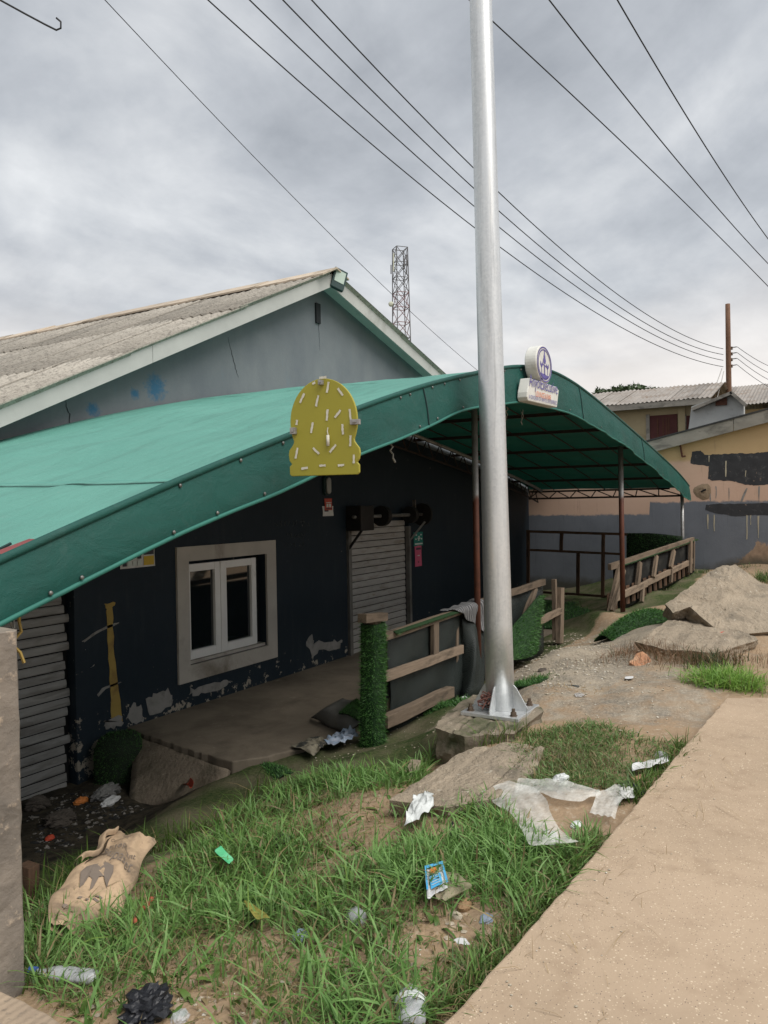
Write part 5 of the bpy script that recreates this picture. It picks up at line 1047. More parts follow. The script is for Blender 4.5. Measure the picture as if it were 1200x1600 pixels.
# louvre grille in the gable
a_ = on_x(1127, 628, hx - .68); MB().box(a_, (.05, .35, .22)).build('grille', 'rusty_iron', h1)
h2 = thing('bungalow', (46, -7, 0), 'farther house showing only its long rusted zinc roof by the utility pole', 'house')
hx2 = 40.0; q0, q1 = on_x(1150, 640, hx2), on_x(1300, 640, hx2); zq = on_x(1190, 630, hx2)[2]; zr = on_x(1190, 601, hx2 + 5)[2]
zinc(h2, hx2, hx2 + 5, q1[1], q0[1] + .8, zq, zr, 10); zinc(h2, hx2 + 10, hx2 + 5, q1[1], q0[1] + .8, zq, zr, 10); MB().box((hx2 + 5.2, (q0[1] + q1[1]) / 2 + .4, zq / 2 - .2), (8, abs(q1[1] - q0[1]), zq + .2)).build('wall', 'cream_wall', h2)
# ------------------------------------------------------------------ utility pole, wires
up_ = thing('utility_pole', pt(1136, 805, 29) * np.array([1, 1, 0]), 'brown timber utility pole rising behind the houses with four stacked insulators', 'pole')
wood('pole_wood', (.20, .115, .075), (.15, .085, .055), (.10, .06, .04)); DPL = 29.0
mb = MB(); mb.tube([pt(1137, 475, DPL) * np.array([1, 1, 0]) + np.array([0, 0, z]) for z in np.linspace(0, pt(1137, 475, DPL)[2], 8)], .125, 14, taper=.085); mb.build('shaft', 'pole_wood', up_, smooth=True)
pm('porcelain', (.10, .07, .05), rough=.3, bump=0); INS = []
for py in (544, 553, 562, 572):
    c = pt(1143, py, DPL); MB().lathe([(.02, -.06), (.05, -.05), (.05, -.01), (.03, 0), (.05, .01), (.05, .05), (.02, .06)], c, 10).build('insulator', 'porcelain', up_, smooth=True); MB().beam(pt(1136, py, DPL), pt(1151, py - 2, DPL), .03, .03).build('spindle', 'black_iron', up_); INS.append(pt(1130, py + 1, DPL))
pm('wire_black', (.03, .032, .035), rough=.7, bump=0); pm('wire_grey', (.45, .44, .42), rough=.7, bump=0)
def wire(name, P, r, label, group=None, mat='wire_black'):
    o = MB().tube(P, r, 6).build(name, mat, smooth=True, origin=P[0]); return tag(o, label, 'cable', group)
def fit_wire(p0, p1, mids, ext=1.25, n=40):
    "3-D wire from p0 to p1 with a vertical sag chosen so that it passes the given photo pixel"
    P0, P1 = np.array(p0), np.array(p1); best = None
    for s in np.linspace(-1, 4, 201):
        t = np.linspace(0, 1, 60); Q = P0[None] * (1 - t)[:, None] + P1[None] * t[:, None]; Q[:, 2] -= 4 * s * t * (1 - t); d = Q - CAM; z = d @ FW; u = 600 + F * (d @ CR) / z; v = 800 - F * (d @ CU) / z
        er = sum(np.min((u - m_[0]) ** 2 + (v - m_[1]) ** 2) for m_ in mids)
        if best is None or er < best[0]: best = (er, s)
    s = best[1]; t = np.linspace(0, ext, n); Q = P0[None] * (1 - t)[:, None] + P1[None] * t[:, None]; Q[:, 2] -= 4 * s * t * (1 - t); return [tuple(q) for q in Q]
near = [((487, 0), [(740, 258), (900, 407)]), ((442, 0), [(600, 165), (900, 432)]), ((390, 0), [(600, 195), (880, 425)]), ((325, 0), [(600, 253), (880, 455)])]
names = ['topmost', 'second', 'third', 'lowest']
for i, ((q, mids), I0) in enumerate(zip(near, INS)):
    wire('power_line', fit_wire(I0, pt(q[0], q[1], 10.6), mids), .011, f'{names[i]} of the four black power lines strung to the timber utility pole', 'power lines to the utility pole')
for i, I0 in enumerate(INS):
    a_ = pt(1152, (544, 553, 562, 572)[i] - 2, DPL); c_ = pt(1260, (562, 575, 588, 600)[i] + 20, DPL + 12); wire('power_line', [tuple(a_ * (1 - t) + c_ * t - np.array([0, 0, .35 * 4 * t * (1 - t)])) for t in np.linspace(0, 1, 12)], .011, f'{names[i]} of the wires leaving the utility pole away from the shop', 'power lines leaving the utility pole')
rl = [((728, -5), (1250, 500), [(900, 158)], 'lowest'), ((852, -8), (1250, 462), [(1000, 175)], 'middle'), ((960, -8), (1250, 435), [(1080, 190)], 'topmost')]
for a_, c_, mids, nm in rl: wire('overhead_line', fit_wire(pt(*c_, 26), pt(*a_, 13), mids), .0125, f'{nm} of three heavier overhead lines crossing the sky past the pole', 'overhead lines in the sky')
wire('thin_cable', fit_wire(pt(760, 590, 22), pt(150, -15, 9), [(420, 262)], 1.3), .006, 'thin single cable slanting down the sky over the gable', None)
hk = [pt(-40, -25, 6.5), pt(0, 0, 6.5), pt(40, 22, 6.5), pt(70, 38, 6.5), pt(88, 47, 6.5), pt(95, 44, 6.5), pt(95, 34, 6.5), pt(88, 28, 6.5)]
wire('loose_cable', [tuple(p) for p in hk], .008, 'short loose cable end hooked in the sky above the roof', None)
for k, (a_, c_) in enumerate((((1128, 576), (1083, 672)), ((1131, 580), (1098, 670)))):
    A2, B3 = pt(*a_, DPL), pt(*c_, DPL - 1.5); wire('service_wire', [tuple(A2 * (1 - t) + B3 * t - np.array([0, 0, (.5 + .3 * k) * 4 * t * (1 - t) * .4])) for t in np.linspace(0, 1, 14)], .016, f'pale service wire dropping from the utility pole to the house, {"outer" if k == 0 else "inner"} one', 'pale service wires', 'wire_grey')
# ------------------------------------------------------------------ lattice mast far behind the gable
DM = 105.0
mt = thing('telecom_mast', pt(627, 800, DM) * np.array([1, 1, 0]), 'grey and faded red lattice telecom mast far behind the gable', 'mast')
pm('mast_red', (.20, .10, .10), rough=.7, bump=0); pm('mast_grey', (.13, .13, .135), rough=.7, bump=0); pm('antenna_pale', (.50, .52, .42), rough=.6, bump=0)
bx_, ztop_ = pt(625, 388, DM), pt(625, 388, DM)[2]; fr_ = np.array([CR[0], CR[1], 0]); fr_ /= np.linalg.norm(fr_); ff_ = np.array([FW[0], FW[1], 0]); ff_ /= np.linalg.norm(ff_)
def mcorner(k, z): hw = .80 + (ztop_ - z) * .012; r2 = [(-1, -1), (1, -1), (1, 1), (-1, 1)][k]; cth, sth = math.cos(.35), math.sin(.35); a_, c_ = r2[0] * cth - r2[1] * sth, r2[0] * sth + r2[1] * cth; return np.array([bx_[0], bx_[1], 0]) + fr_ * a_ * hw + ff_ * c_ * hw + np.array([0, 0, z])
for k in range(4): MB().tube([mcorner(k, 0), mcorner(k, ztop_)], .07, 5).build('leg', 'mast_grey', mt)
zl = list(np.arange(ztop_, 0, -2.05)) + [0]
for i in range(len(zl) - 1):
    mm = 'mast_grey' if (i // 3) % 2 == 0 else 'mast_red'; mb = MB()
    for k in range(4):
        mb.tube([mcorner(k, zl[i]), mcorner((k + 1) % 4, zl[i])], .05, 4); mb.tube([mcorner(k, zl[i]), mcorner((k + 1) % 4, zl[i + 1])], .045, 4)
        if i < 4: mb.tube([mcorner((k + 1) % 4, zl[i]), mcorner(k, zl[i + 1])], .045, 4)
    mb.build('bracing', mm, mt)
for (px, py0, py1, w_, mm) in ((615, 396, 424, .30, 'antenna_pale'), (635.5, 398, 428, .16, 'mast_grey'), (611, 414, 428, .10, 'mast_grey'), (632, 404, 420, .2, 'mast_grey')):
    a_, c_ = pt(px, py0, DM - 1), pt(px, py1, DM - 1); MB().beam(a_, c_, w_, .15, up=tuple(fr_)).build('panel_antenna', mm, mt)
MB().lathe([(.05, -.15), (.35, -.1), (.36, 0), (.1, .02)], pt(611, 475, DM - 1), 14, frame(-Vector(ff_), (0, 0, 1)) @ Matrix.Rotation(R_(90), 3, 'Y')).build('dish', 'antenna_pale', mt, smooth=True); MB().tube([pt(611, 475, DM - 1), pt(620, 476, DM)], .05, 5).build('dish_arm', 'mast_grey', mt); MB().tube([pt(614.5, 475, DM - 1), pt(614.5, 494, DM - 1)], .05, 5).build('dish_pole', 'mast_grey', mt)
# a few tree tops far off above the roofs
m, n, b, o = newmat('leaf_far'); N = NB(n); N.set(b.inputs['Base Color'], N.mix(N.noise(N.coords(), 2), (.03, .055, .02, 1), (.07, .11, .04, 1))); b.inputs['Roughness'].default_value = .7; pm('bark', (.10, .075, .05), (.07, .05, .035), 6, .95)
def far_tree(px, py, d, rw, rh, lab, seed):
    r = np.random.default_rng(seed); c = pt(px, py, d); base = np.array([c[0], c[1], 0]); t = thing('tree', base, lab, 'tree', 'distant tree tops')
    MB().tube([base, base + np.array([.2, 0, c[2] * .5]), c - np.array([0, 0, rh * .4])], .28, 8, taper=.12).build('trunk', 'bark', t)
    for k in range(4): MB().tube([c - np.array([0, 0, rh]), c + np.array([r.uniform(-rw, rw), r.uniform(-rw, rw), r.uniform(-.2, .5) * rh]) * .8 * np.array([1, 1, 1]) if False else c + np.array([r.uniform(-rw, rw) * .6, r.uniform(-rw, rw) * .6, r.uniform(-.2, .5) * rh])], .08, 5, taper=.03).build('limb', 'bark', t)
    n_ = 2600; cl = r.normal(size=(14, 3)) * np.array([rw * .5, rw * .5, rh * .38]); P = c + cl[r.integers(0, 14, n_)] + r.normal(size=(n_, 3)) * np.array([rw, rw, rh]) * .17; s_ = .10 + rw * .03; d1 = r.normal(size=(n_, 3)) * s_; d2 = r.normal(size=(n_, 3)) * s_
    mb = MB(); V_ = np.stack([P, P + d1, P + d2], 1).reshape(-1, 3); mb.v = [tuple(v) for v in V_]; mb.f = [(3 * i, 3 * i + 1, 3 * i + 2) for i in range(n_)]; mb.build('crown', 'leaf_far', t)
far_tree(950, 618, 62, 1.1, .75, 'small rounded tree top showing above the zinc roof ridge', 1); far_tree(997, 616, 60, 1.9, .5, 'wide low tree top showing above the zinc roof ridge', 2)
MB().tube([on_x(1015.5, 622, hx + 4), on_x(1015.5, 609, hx + 4)], .06, 6).build('vent_pipe', 'rusty_iron', h1)
# ------------------------------------------------------------------ grass and weeds
m, n, b, o = newmat('grass_blade'); N = NB(n); vcn = N.n('ShaderNodeVertexColor', layer_name='tint').outputs[0]
N.set(b.inputs['Base Color'], vcn); b.inputs['Roughness'].default_value = .5; b.inputs['Specular IOR Level'].default_value = .35
tr = N.n('ShaderNodeBsdfTranslucent', {'Color': vcn}); mxs = N.n('ShaderNodeMixShader', {'Fac': .3}); n.links.new(b.outputs[0], mxs.inputs[1]); n.links.new(tr.outputs[0], mxs.inputs[2]); n.links.new(mxs.outputs[0], o.inputs[0])
def wpoly(px): return [tuple(at(*p)[:2]) for p in px]
def scatter(poly, n, dens=None, seed=0):
    P = np.array(poly); r = np.random.default_rng(seed); Q = r.uniform(P.min(0), P.max(0), (n * 3, 2)); Q = Q[inpoly(Q, poly)]
    if dens is not None: Q = Q[r.random(len(Q)) < dens(Q)]
    return Q[:n]
class Blades:
    def __init__(s, seed=1): s.V = []; s.C = []; s.r = np.random.default_rng(seed)
    def add(s, Q, h, w, lean=.6, cols=((.05, .12, .02), (.10, .20, .035)), dry=.1, z=None, drycol=((.30, .24, .12), (.20, .15, .08)), droop=.35):
        r = s.r; n = len(Q)
        if n == 0: return
        z = terrain(Q[:, 0], Q[:, 1]) if z is None else z
        base = np.stack([Q[:, 0], Q[:, 1], z - .01], 1); hh = h[0] + (h[1] - h[0]) * r.random(n) ** 1.4; a = r.uniform(0, 2 * math.pi, n); ln = lean * r.random(n) ** .8
        d = np.stack([np.cos(a), np.sin(a), np.zeros(n)], 1); side = np.stack([-np.sin(a + r.normal(0, .5, n)), np.cos(a + r.normal(0, .5, n)), r.normal(0, .2, n)], 1); ww = w[0] + (w[1] - w[0]) * r.random(n)
        P = []
        for t in (0, .35, .7, 1.0):
            P.append(base + d * (hh * ln * t ** 1.6 * 1.2)[:, None] + np.array([0, 0, 1]) * (hh * (t - droop * ln * t ** 2.4))[:, None])
        k = [.7, 1.0, .75]
        V = np.stack([P[0] - side * (ww * k[0])[:, None], P[0] + side * (ww * k[0])[:, None], P[1] - side * (ww * k[1])[:, None], P[1] + side * (ww * k[1])[:, None], P[2] - side * (ww * k[2])[:, None], P[2] + side * (ww * k[2])[:, None], P[3]], 1)
        c0, c1 = np.array(cols[0]), np.array(cols[1]); f = r.random(n)[:, None]; c = c0 * (1 - f) + c1 * f; isd = r.random(n) < dry; g = r.random(n)[:, None]; c = np.where(isd[:, None], np.array(drycol[0]) * (1 - g) + np.array(drycol[1]) * g, c)
        s.V.append(V); s.C.append(np.repeat(c[:, None, :], 7, 1))
    def build(s, name, label=None, cat='grass', kind='stuff'):
        V = np.concatenate(s.V); C = np.concatenate(s.C); n = len(V); me = bpy.data.meshes.new(name)
        loc = np.array([V[..., 0].mean(), V[..., 1].mean(), V[..., 2].min()]); me.vertices.add(7 * n); me.vertices.foreach_set('co', (V - loc).reshape(-1))
        base = (np.arange(n) * 7)[:, None]; lp = np.concatenate([base + np.array([[0, 1, 3, 2]]), base + np.array([[2, 3, 5, 4]]), base + np.array([[4, 5, 6]])], 1).astype(np.int32)
        me.loops.add(11 * n); me.loops.foreach_set('vertex_index', lp.ravel()); me.polygons.add(3 * n); st = (np.arange(n) * 11)[:, None] + np.array([[0, 4, 8]]); me.polygons.foreach_set('loop_start', st.ravel().astype(np.int32)); me.update(calc_edges=True)
        ca = me.color_attributes.new('tint', 'FLOAT_COLOR', 'POINT'); ca.data.foreach_set('color', np.concatenate([C.reshape(-1, 3), np.ones((7 * n, 1))], 1).ravel())
        me.polygons.foreach_set('use_smooth', [True] * (3 * n)); me.materials.append(MATS['grass_blade']); o = bpy.data.objects.new(name, me); COL.objects.link(o); o.location = Vector(loc); tag(o, label, cat, kind=kind); return o
GP = wpoly([(62, 1435), (120, 1400), (250, 1362), (330, 1318), (420, 1252), (500, 1222), (560, 1214), (640, 1214), (676, 1180), (672, 1205), (630, 1235), (618, 1262), (700, 1275), (770, 1258), (800, 1300), (865, 1340), (930, 1305), (925, 1345), (890, 1395), (800, 1495), (700, 1592), (500, 1680), (250, 1690), (110, 1610), (45, 1545), (42, 1470)])
def dens(Q):
    f = fbm(Q, 1.9, 21, 3); bare = np.exp(-(((Q[:, 0] - 5.35) / .22) ** 2 + ((Q[:, 1] + 4.25) / .32) ** 2)) + .8 * np.exp(-(((Q[:, 0] - 5.95) / .22) ** 2 + ((Q[:, 1] + 4.05) / .16) ** 2)) + .9 * np.exp(-(((Q[:, 0] - 6.2) / .17) ** 2 + ((Q[:, 1] + 4.75) / .16) ** 2))
    return np.clip(.12 + 2.4 * (f - .36), .04, 1) * np.clip(1 - 1.1 * bare, .03, 1)
lush = Blades(3)
Q = scatter(GP, 30000, dens, 5); tall = np.clip((fbm(Q, 1.5, 33, 3) - .42) * 4, 0, 1) * sm(Q[:, 0], 5.6, 6.5); sel = rng.random(len(Q)) < .25 + .75 * tall
lush.add(Q[sel], (.07, .185), (.0024, .0058), 1.15, ((.095, .205, .045), (.20, .345, .105)), .07)
lush.add(Q[~sel], (.03, .10), (.0018, .004), 1.4, ((.09, .175, .045), (.185, .285, .10)), .24)
Q = scatter(GP, 9000, lambda q: np.clip(dens(q) + .15, 0, 1), 8); lush.add(Q, (.02, .08), (.0015, .003), 1.6, ((.08, .11, .035), (.14, .17, .06)), .55, droop=.6)
Q = scatter(GP, 500, dens, 11); lush.add(Q, (.14, .26), (.0018, .0036), 1.2, ((.10, .20, .035), (.18, .28, .06)), .10, droop=.5)
Q = scatter(GP, 5200, lambda q: np.clip(1.15 - sm(q[:, 0], 5.3, 6.6) * .75, .1, 1) * (.3 + .7 * (fbm(q, 3.1, 51, 3) > .5)), 13); lush.add(Q, (.03, .11), (.0010, .0024), 2.2, ((.36, .28, .14), (.24, .18, .09)), .3, droop=.8)
Q = scatter(GP, 700, lambda q: (fbm(q, 2.3, 71, 3) > .54) * 1.0, 17); lush.add(Q, (.03, .075), (.008, .015), 1.7, ((.06, .13, .025), (.13, .21, .05)), .05, droop=.7)
lush.build('grass', 'lush green grass growing over the slope beside the pavement')
g2 = Blades(5)
G2 = wpoly([(795, 1190), (830, 1150), (930, 1132), (1000, 1152), (1072, 1165), (1040, 1203), (980, 1240), (900, 1236), (835, 1238), (800, 1222)])
d2_ = lambda q: np.clip(.2 + 2.0 * (fbm(q, 3, 3, 3) - .35), .05, 1)
g2.add(scatter(G2, 7000, d2_, 3), (.02, .095), (.0016, .0045), 1.6, ((.075, .15, .035), (.16, .24, .08)), .20); ctr = at(905, 1190)[:2]; Q = ctr + np.random.default_rng(4).normal(0, .15, (800, 2)); g2.add(Q, (.04, .11), (.0008, .0016), 1.0, ((.22, .19, .11), (.16, .15, .08)), .5)
g2.build('grass', 'low mixed green and dry grass patch at the foot of the pole block')
g3_ = Blades(6); c = at(1135, 1072)[:2]; Q = c + np.random.default_rng(9).normal(0, 1, (1700, 2)) * np.array([.12, .15]); g3_.add(Q, (.08, .27), (.002, .0045), 1.5, ((.13, .27, .045), (.26, .42, .08)), .06, droop=.5); g3_.build('grass_tuft', 'bright green grass tuft at the far corner of the pavement slab', kind=None)
g4 = Blades(8)
for (px, py, n_, s_) in ((1040, 1030, 900, .38), (1000, 1020, 500, .25), (1090, 1035, 600, .3)):
    c = at(px, py)[:2]; Q = c + np.random.default_rng(px).normal(0, 1, (n_, 2)) * np.array([s_ * .5, s_]); g4.add(Q, (.05, .22), (.001, .0026), 1.0, ((.19, .105, .06), (.28, .18, .10)), .4, drycol=((.20, .10, .06), (.10, .10, .04)))
c = at(1110, 1040)[:2]; Q = c + np.random.default_rng(77).normal(0, .14, (300, 2)); g4.add(Q, (.05, .22), (.003, .006), .8, ((.035, .06, .02), (.06, .09, .03)), .2)
g4.build('dry_weeds', 'dry reddish-brown weeds between the red rock and the bright tuft')
g5 = Blades(10)
def along(px, n_, s_, h, seed, **k):
    P = np.array([at(*p)[:2] for p in px]); r = np.random.default_rng(seed); t = r.random(n_) * (len(P) - 1); i = t.astype(int); f = (t - i)[:, None]; Q = P[i] * (1 - f) + P[i + 1] * f + r.normal(0, s_, (n_, 2)); return Q
g5.add(along([(1075, 1165), (1010, 1232), (985, 1255)], 600, .035, 0, 1), (.04, .17), (.002, .0045), 1.1, ((.06, .12, .025), (.12, .2, .04)), .15)
g5.add(along([(935, 1312), (880, 1392), (790, 1490), (700, 1590)], 2600, .05, 0, 2), (.03, .12), (.0016, .004), 1.4, ((.06, .12, .025), (.13, .2, .05)), .25)
g5.add(along([(680, 1175), (760, 1165), (840, 1150)], 260, .05, 0, 3), (.05, .22), (.002, .0045), 1.0, ((.07, .14, .025), (.14, .22, .05)), .2)
g5.add(along([(60, 1420), (130, 1370), (300, 1310), (430, 1225)], 900, .07, 0, 4), (.05, .22), (.0018, .004), 1.2, ((.06, .12, .02), (.12, .2, .04)), .1)
g5.add(along([(1190, 905), (1230, 915)], 500, .12, 0, 5), (.08, .3), (.003, .006), 1.0, ((.06, .12, .03), (.12, .2, .05)), .1); g5.add(along([(800, 1070), (850, 1062)], 500, .08, 0, 6), (.02, .06), (.002, .004), 1.3, ((.04, .11, .02), (.08, .17, .035)), .1); g5.add(along([(1000, 925), (1090, 895), (1180, 885)], 500, .15, 0, 7), (.03, .10), (.003, .006), 1.2, ((.05, .10, .02), (.10, .16, .04)), .2)
g5.add(along([(45, 1540), (45, 1450)], 220, .05, 0, 8), (.06, .2), (.002, .004), 1.0, ((.05, .1, .02), (.10, .17, .04)), .1)
g5.build('grass', 'scattered grass fringe along the edges of the paving and carpet')
# gravel and litter crumbs lying about
def pebbles(name, Q, s0, s1, mats, label, seed, lift=0.0, zf=None):
    r = np.random.default_rng(seed); me = MB(); ic = [(0, 0, 1), (.9, 0, .3), (.28, .85, .3), (-.72, .52, .3), (-.72, -.52, .3), (.28, -.85, .3), (.4, .3, -.6), (-.5, .1, -.6), (.1, -.5, -.6)]
    fc_ = [(0, 1, 2), (0, 2, 3), (0, 3, 4), (0, 4, 5), (0, 5, 1), (1, 6, 2), (2, 6, 7), (2, 7, 3), (3, 7, 4), (4, 7, 8), (4, 8, 5), (5, 8, 1), (1, 8, 6)]
    z = terrain(Q[:, 0], Q[:, 1]) if zf is None else np.full(len(Q), zf)
    for (x, y), zz in zip(Q, z):
        s = s0 + (s1 - s0) * r.random() ** 2.5; a = r.uniform(0, 6.28); ca_, sa_ = math.cos(a), math.sin(a); k = (1, r.uniform(.5, 1), r.uniform(.3, .7))
        me.add([(x + s * (v[0] * k[0] * ca_ - v[1] * k[1] * sa_), y + s * (v[0] * k[0] * sa_ + v[1] * k[1] * ca_), zz + s * v[2] * k[2] + lift) for v in [(q[0] * r.uniform(.8, 1.2), q[1] * r.uniform(.8, 1.2), q[2]) for q in ic]], fc_)
    o = me.build(name, mats, top=True); return tag(o, label, 'gravel', kind='stuff')
pm('pebble_pale', (.42, .37, .29), (.28, .24, .18), 40, .9, bump=.2, dirt=(.55, .52, .46), dscale=14, dlo=.55, dhi=.6)
GV = wpoly([(800, 1050), (815, 1020), (850, 1003), (900, 985), (950, 1000), (985, 1030), (960, 1060), (880, 1075), (850, 1090)])
pebbles('gravel', scatter(GV, 1500, None, 3), .006, .030, 'pebble_pale', 'pale shell and stone chips spread on the bare ground', 4)
GV2 = wpoly([(120, 1600), (200, 1530), (420, 1540), (650, 1450), (760, 1440), (880, 1395), (690, 1590), (450, 1680)]); pebbles('gravel', scatter(GV2, 260, None, 5), .004, .018, 'pebble_pale', 'small stones scattered in the thin near grass', 6)
GV3 = wpoly([(860, 1090), (1000, 1170), (1110, 1100), (1180, 1010), (1000, 1000), (930, 1040)]); pebbles('gravel', scatter(GV3, 500, None, 8), .004, .018, 'pebble_pale', 'small stones and crumbs on the worn paving', 9, .03)
GV4 = wpoly([(640, 1120), (700, 1095), (690, 1160), (560, 1180), (480, 1190), (560, 1150)]); pebbles('gravel', scatter(GV4, 120, None, 12), .004, .016, 'pebble_pale', 'few pale crumbs on the dusty carpet by the fence', 13)
# ------------------------------------------------------------------ litter
def crumple(name, c, size, mat, label, cat='litter', seed=0, sub=3, amp=.35, rot=0, group=None, smooth=False, sharp=5.0):
    bmq = bmesh.new(); bmesh.ops.create_icosphere(bmq, subdivisions=sub, radius=1.0); A_ = np.array([v.co[:] for v in bmq.verts])
    k = (np.abs(fbm(A_[:, :2] + A_[:, 2:3] * .6, 1.6, seed, 3) - .5) * 2 + .6 * np.abs(fbm(A_[:, [2, 0]] + A_[:, 1:2] * .5, sharp, seed + 3, 2) - .5) * 2); ca_, sa_ = math.cos(rot), math.sin(rot)
    for v, q in zip(bmq.verts, k):
        p = v.co * (1 + amp * (float(q) - .7)); x, y, z = p.x * size[0] / 2, p.y * size[1] / 2, p.z * size[2] / 2; z = max(z, -size[2] * .28) + size[2] * .26; v.co = Vector((x * ca_ - y * sa_, x * sa_ + y * ca_, z))
    me = bpy.data.meshes.new(name); bmq.to_mesh(me); bmq.free(); me.materials.append(MATS[mat]); ob = bpy.data.objects.new(name, me); COL.objects.link(ob); ob.location = Vector(c)
    if smooth: me.polygons.foreach_set('use_smooth', [True] * len(me.polygons))
    return tag(ob, label, cat, group)
def scrap(name, px, mat, label, cat='litter', seed=0, lift=.02, amp=.02, nu=8, nv=6, group=None, solid=.0015, curl=.0, sub=1, smooth=True):
    "a crumpled sheet laid on the ground; px = four photo corners"
    r = np.random.default_rng(seed); C_ = [np.array(at(*p)) for p in px]; G = np.zeros((nu, nv, 3))
    for i in range(nu):
        for j in range(nv):
            s, t = i / (nu - 1), j / (nv - 1); G[i, j] = C_[0] * (1 - s) * (1 - t) + C_[1] * s * (1 - t) + C_[2] * s * t + C_[3] * (1 - s) * t
            G[i, j, :2] += r.normal(0, amp * .35, 2)
    G[..., 2] = np.maximum(G[..., 2], terrain(G[..., 0], G[..., 1])) + lift + amp * np.abs(r.normal(0, 1, (nu, nv))) + curl * (np.linspace(-1, 1, nu)[:, None] ** 2)
    o = MB().grid(G).build(name, mat, smooth=smooth, solid=solid, top=True, subsurf=sub); return tag(o, label, cat, group)
def film_mat(name, c, alpha, rough=.35):
    m, n, b, o = newmat(name); N = NB(n); co = N.coords(); N.set(b.inputs['Base Color'], N.mix(N.noise(co, 12, 5), c4(c), c4([x * .85 for x in c]))); b.inputs['Roughness'].default_value = rough; N.set(b.inputs['Alpha'], N.rng(N.noise(co, 16, 6, .7), .3, .7, alpha - .15, min(1, alpha + .2))); N.set(b.inputs['Normal'], N.bump(N.noise(N.coords('world', (1, 3, 1)), 25, 5, .6), .6, .01))
film_mat('milky_film', (.85, .85, .80), .40); film_mat('white_bag_film', (.72, .75, .74), .88); film_mat('clear_plastic', (.60, .62, .64), .42, .15); film_mat('blue_plastic', (.30, .38, .50), .7, .2)
pm('black_plastic', (.012, .013, .016), (.02, .021, .025), 6, .35, bump=.5, bscale=30, bdist=.01); pm('white_paper', (.58, .58, .58), (.45, .45, .45), 10, .8, bump=.2); pm('green_wrap', (.04, .42, .16), (.2, .6, .35), 9, .4); pm('orange_wrap', (.55, .20, .05), (.42, .13, .03), 9, .6); pm('red_scrap', (.48, .07, .03), (.38, .05, .03), 9, .6); pm('brown_paper', (.30, .19, .10), (.22, .14, .08), 6, .9); pm('grey_rag', (.20, .195, .185), (.11, .11, .105), 6, .95, bump=.5); pm('beige_rag', (.26, .235, .175), (.15, .135, .10), 12, .95, bump=.5, dirt=(.04, .04, .035), dscale=10, dlo=.52, dhi=.58); pm('blue_rag', (.18, .26, .36), (.38, .40, .46), 14, .9, bump=.5, dirt=(.05, .07, .10), dscale=12, dlo=.55, dhi=.6); pm('yellow_wrap', (.30, .27, .07), rough=.5, bump=0); pm('dirty_cloth', (.10, .085, .07), (.06, .05, .042), 10, .95, bump=.6)
def strip(name, spine, wid, mat, label, seed=0, lift=.05, folds=.016, n=26, mcols=9):
    r = np.random.default_rng(seed); C_ = np.array([at(*p) for p in spine]); W_ = np.array(wid); t = np.linspace(0, 1, n) * (len(C_) - 1); i = np.minimum(t.astype(int), len(C_) - 2); f = (t - i)[:, None]; Q = C_[i] * (1 - f) + C_[i + 1] * f; wq_ = np.interp(t, np.arange(len(C_)), W_); d = np.gradient(Q[:, :2], axis=0); d /= np.linalg.norm(d, axis=1, keepdims=True); s = np.stack([-d[:, 1], d[:, 0]], 1)
    G = np.zeros((n, mcols, 3)); ph = r.uniform(0, 6, 4)
    for j in range(mcols):
        v = j / (mcols - 1) - .5; jit = 1 + .22 * np.sin(t * 3.1 + ph[0]) * (1 if v > 0 else .5); xy = Q[:, :2] + s * (wq_ * v * jit)[:, None]
        z = np.maximum(terrain(xy[:, 0], xy[:, 1]), Q[:, 2] - .03) + lift + folds * (np.sin(v * 26 + t * 1.3 + ph[1]) * .6 + np.abs(np.sin(v * 13 + t * 2.1 + ph[2]))) + r.normal(0, folds * .18, n); G[:, j] = np.concatenate([xy, z[:, None]], 1)
    o = MB().grid(G).build(name, mat, smooth=True, top=True, subsurf=1); return tag(o, label, 'plastic film')
strip('plastic_film', [(772, 1250), (800, 1262), (828, 1298), (868, 1348)], (.20, .24, .20, .26), 'milky_film', 'milky plastic film trailing off the concrete into the grass', 1, .07)
strip('plastic_film', [(806, 1246), (850, 1243), (890, 1250), (938, 1252)], (.20, .26, .22, .06), 'milky_film', 'milky plastic film twisted across the bare soil', 2, .04)
strip('plastic_film', [(985, 1246), (955, 1258), (940, 1290)], (.06, .17, .12), 'milky_film', 'milky plastic film bunched against the pavement edge', 3, .04)
scrap('plastic_bag', [(640, 1290), (668, 1268), (684, 1290), (636, 1332)], 'white_bag_film', 'crumpled white plastic bag lying on top of the grass', 'bag', 4, .10, .028, 12, 9); crumple('plastic_bag', at(876, 1226), (.13, .12, .09), 'white_bag_film', 'crumpled white plastic by the twisted film and grass patch', 'bag', 6, 3, .5, .2)
crumple('plastic_bag', at(858, 1318), (.16, .11, .08), 'white_bag_film', 'dirty white plastic bunched under the trailing film', 'bag', 9, 3, .5, .2); crumple('plastic_scrap', at(900, 1291), (.11, .06, .03), 'white_bag_film', 'flattened white plastic scrap on bare soil beside the bunched film', seed=12)
scrap('paper_sheet', [(985, 1212), (1042, 1195), (1046, 1204), (988, 1222)], 'white_paper', 'torn white paper strip at the pavement edge', 'paper', 3, .05, .012, 9, 4); scrap('paper_sheet', [(965, 1247), (990, 1244), (992, 1256), (972, 1258)], 'white_paper', 'white paper scrap beside the bunched film at the pavement edge', 'paper', 5, .03, .012, 6, 4)
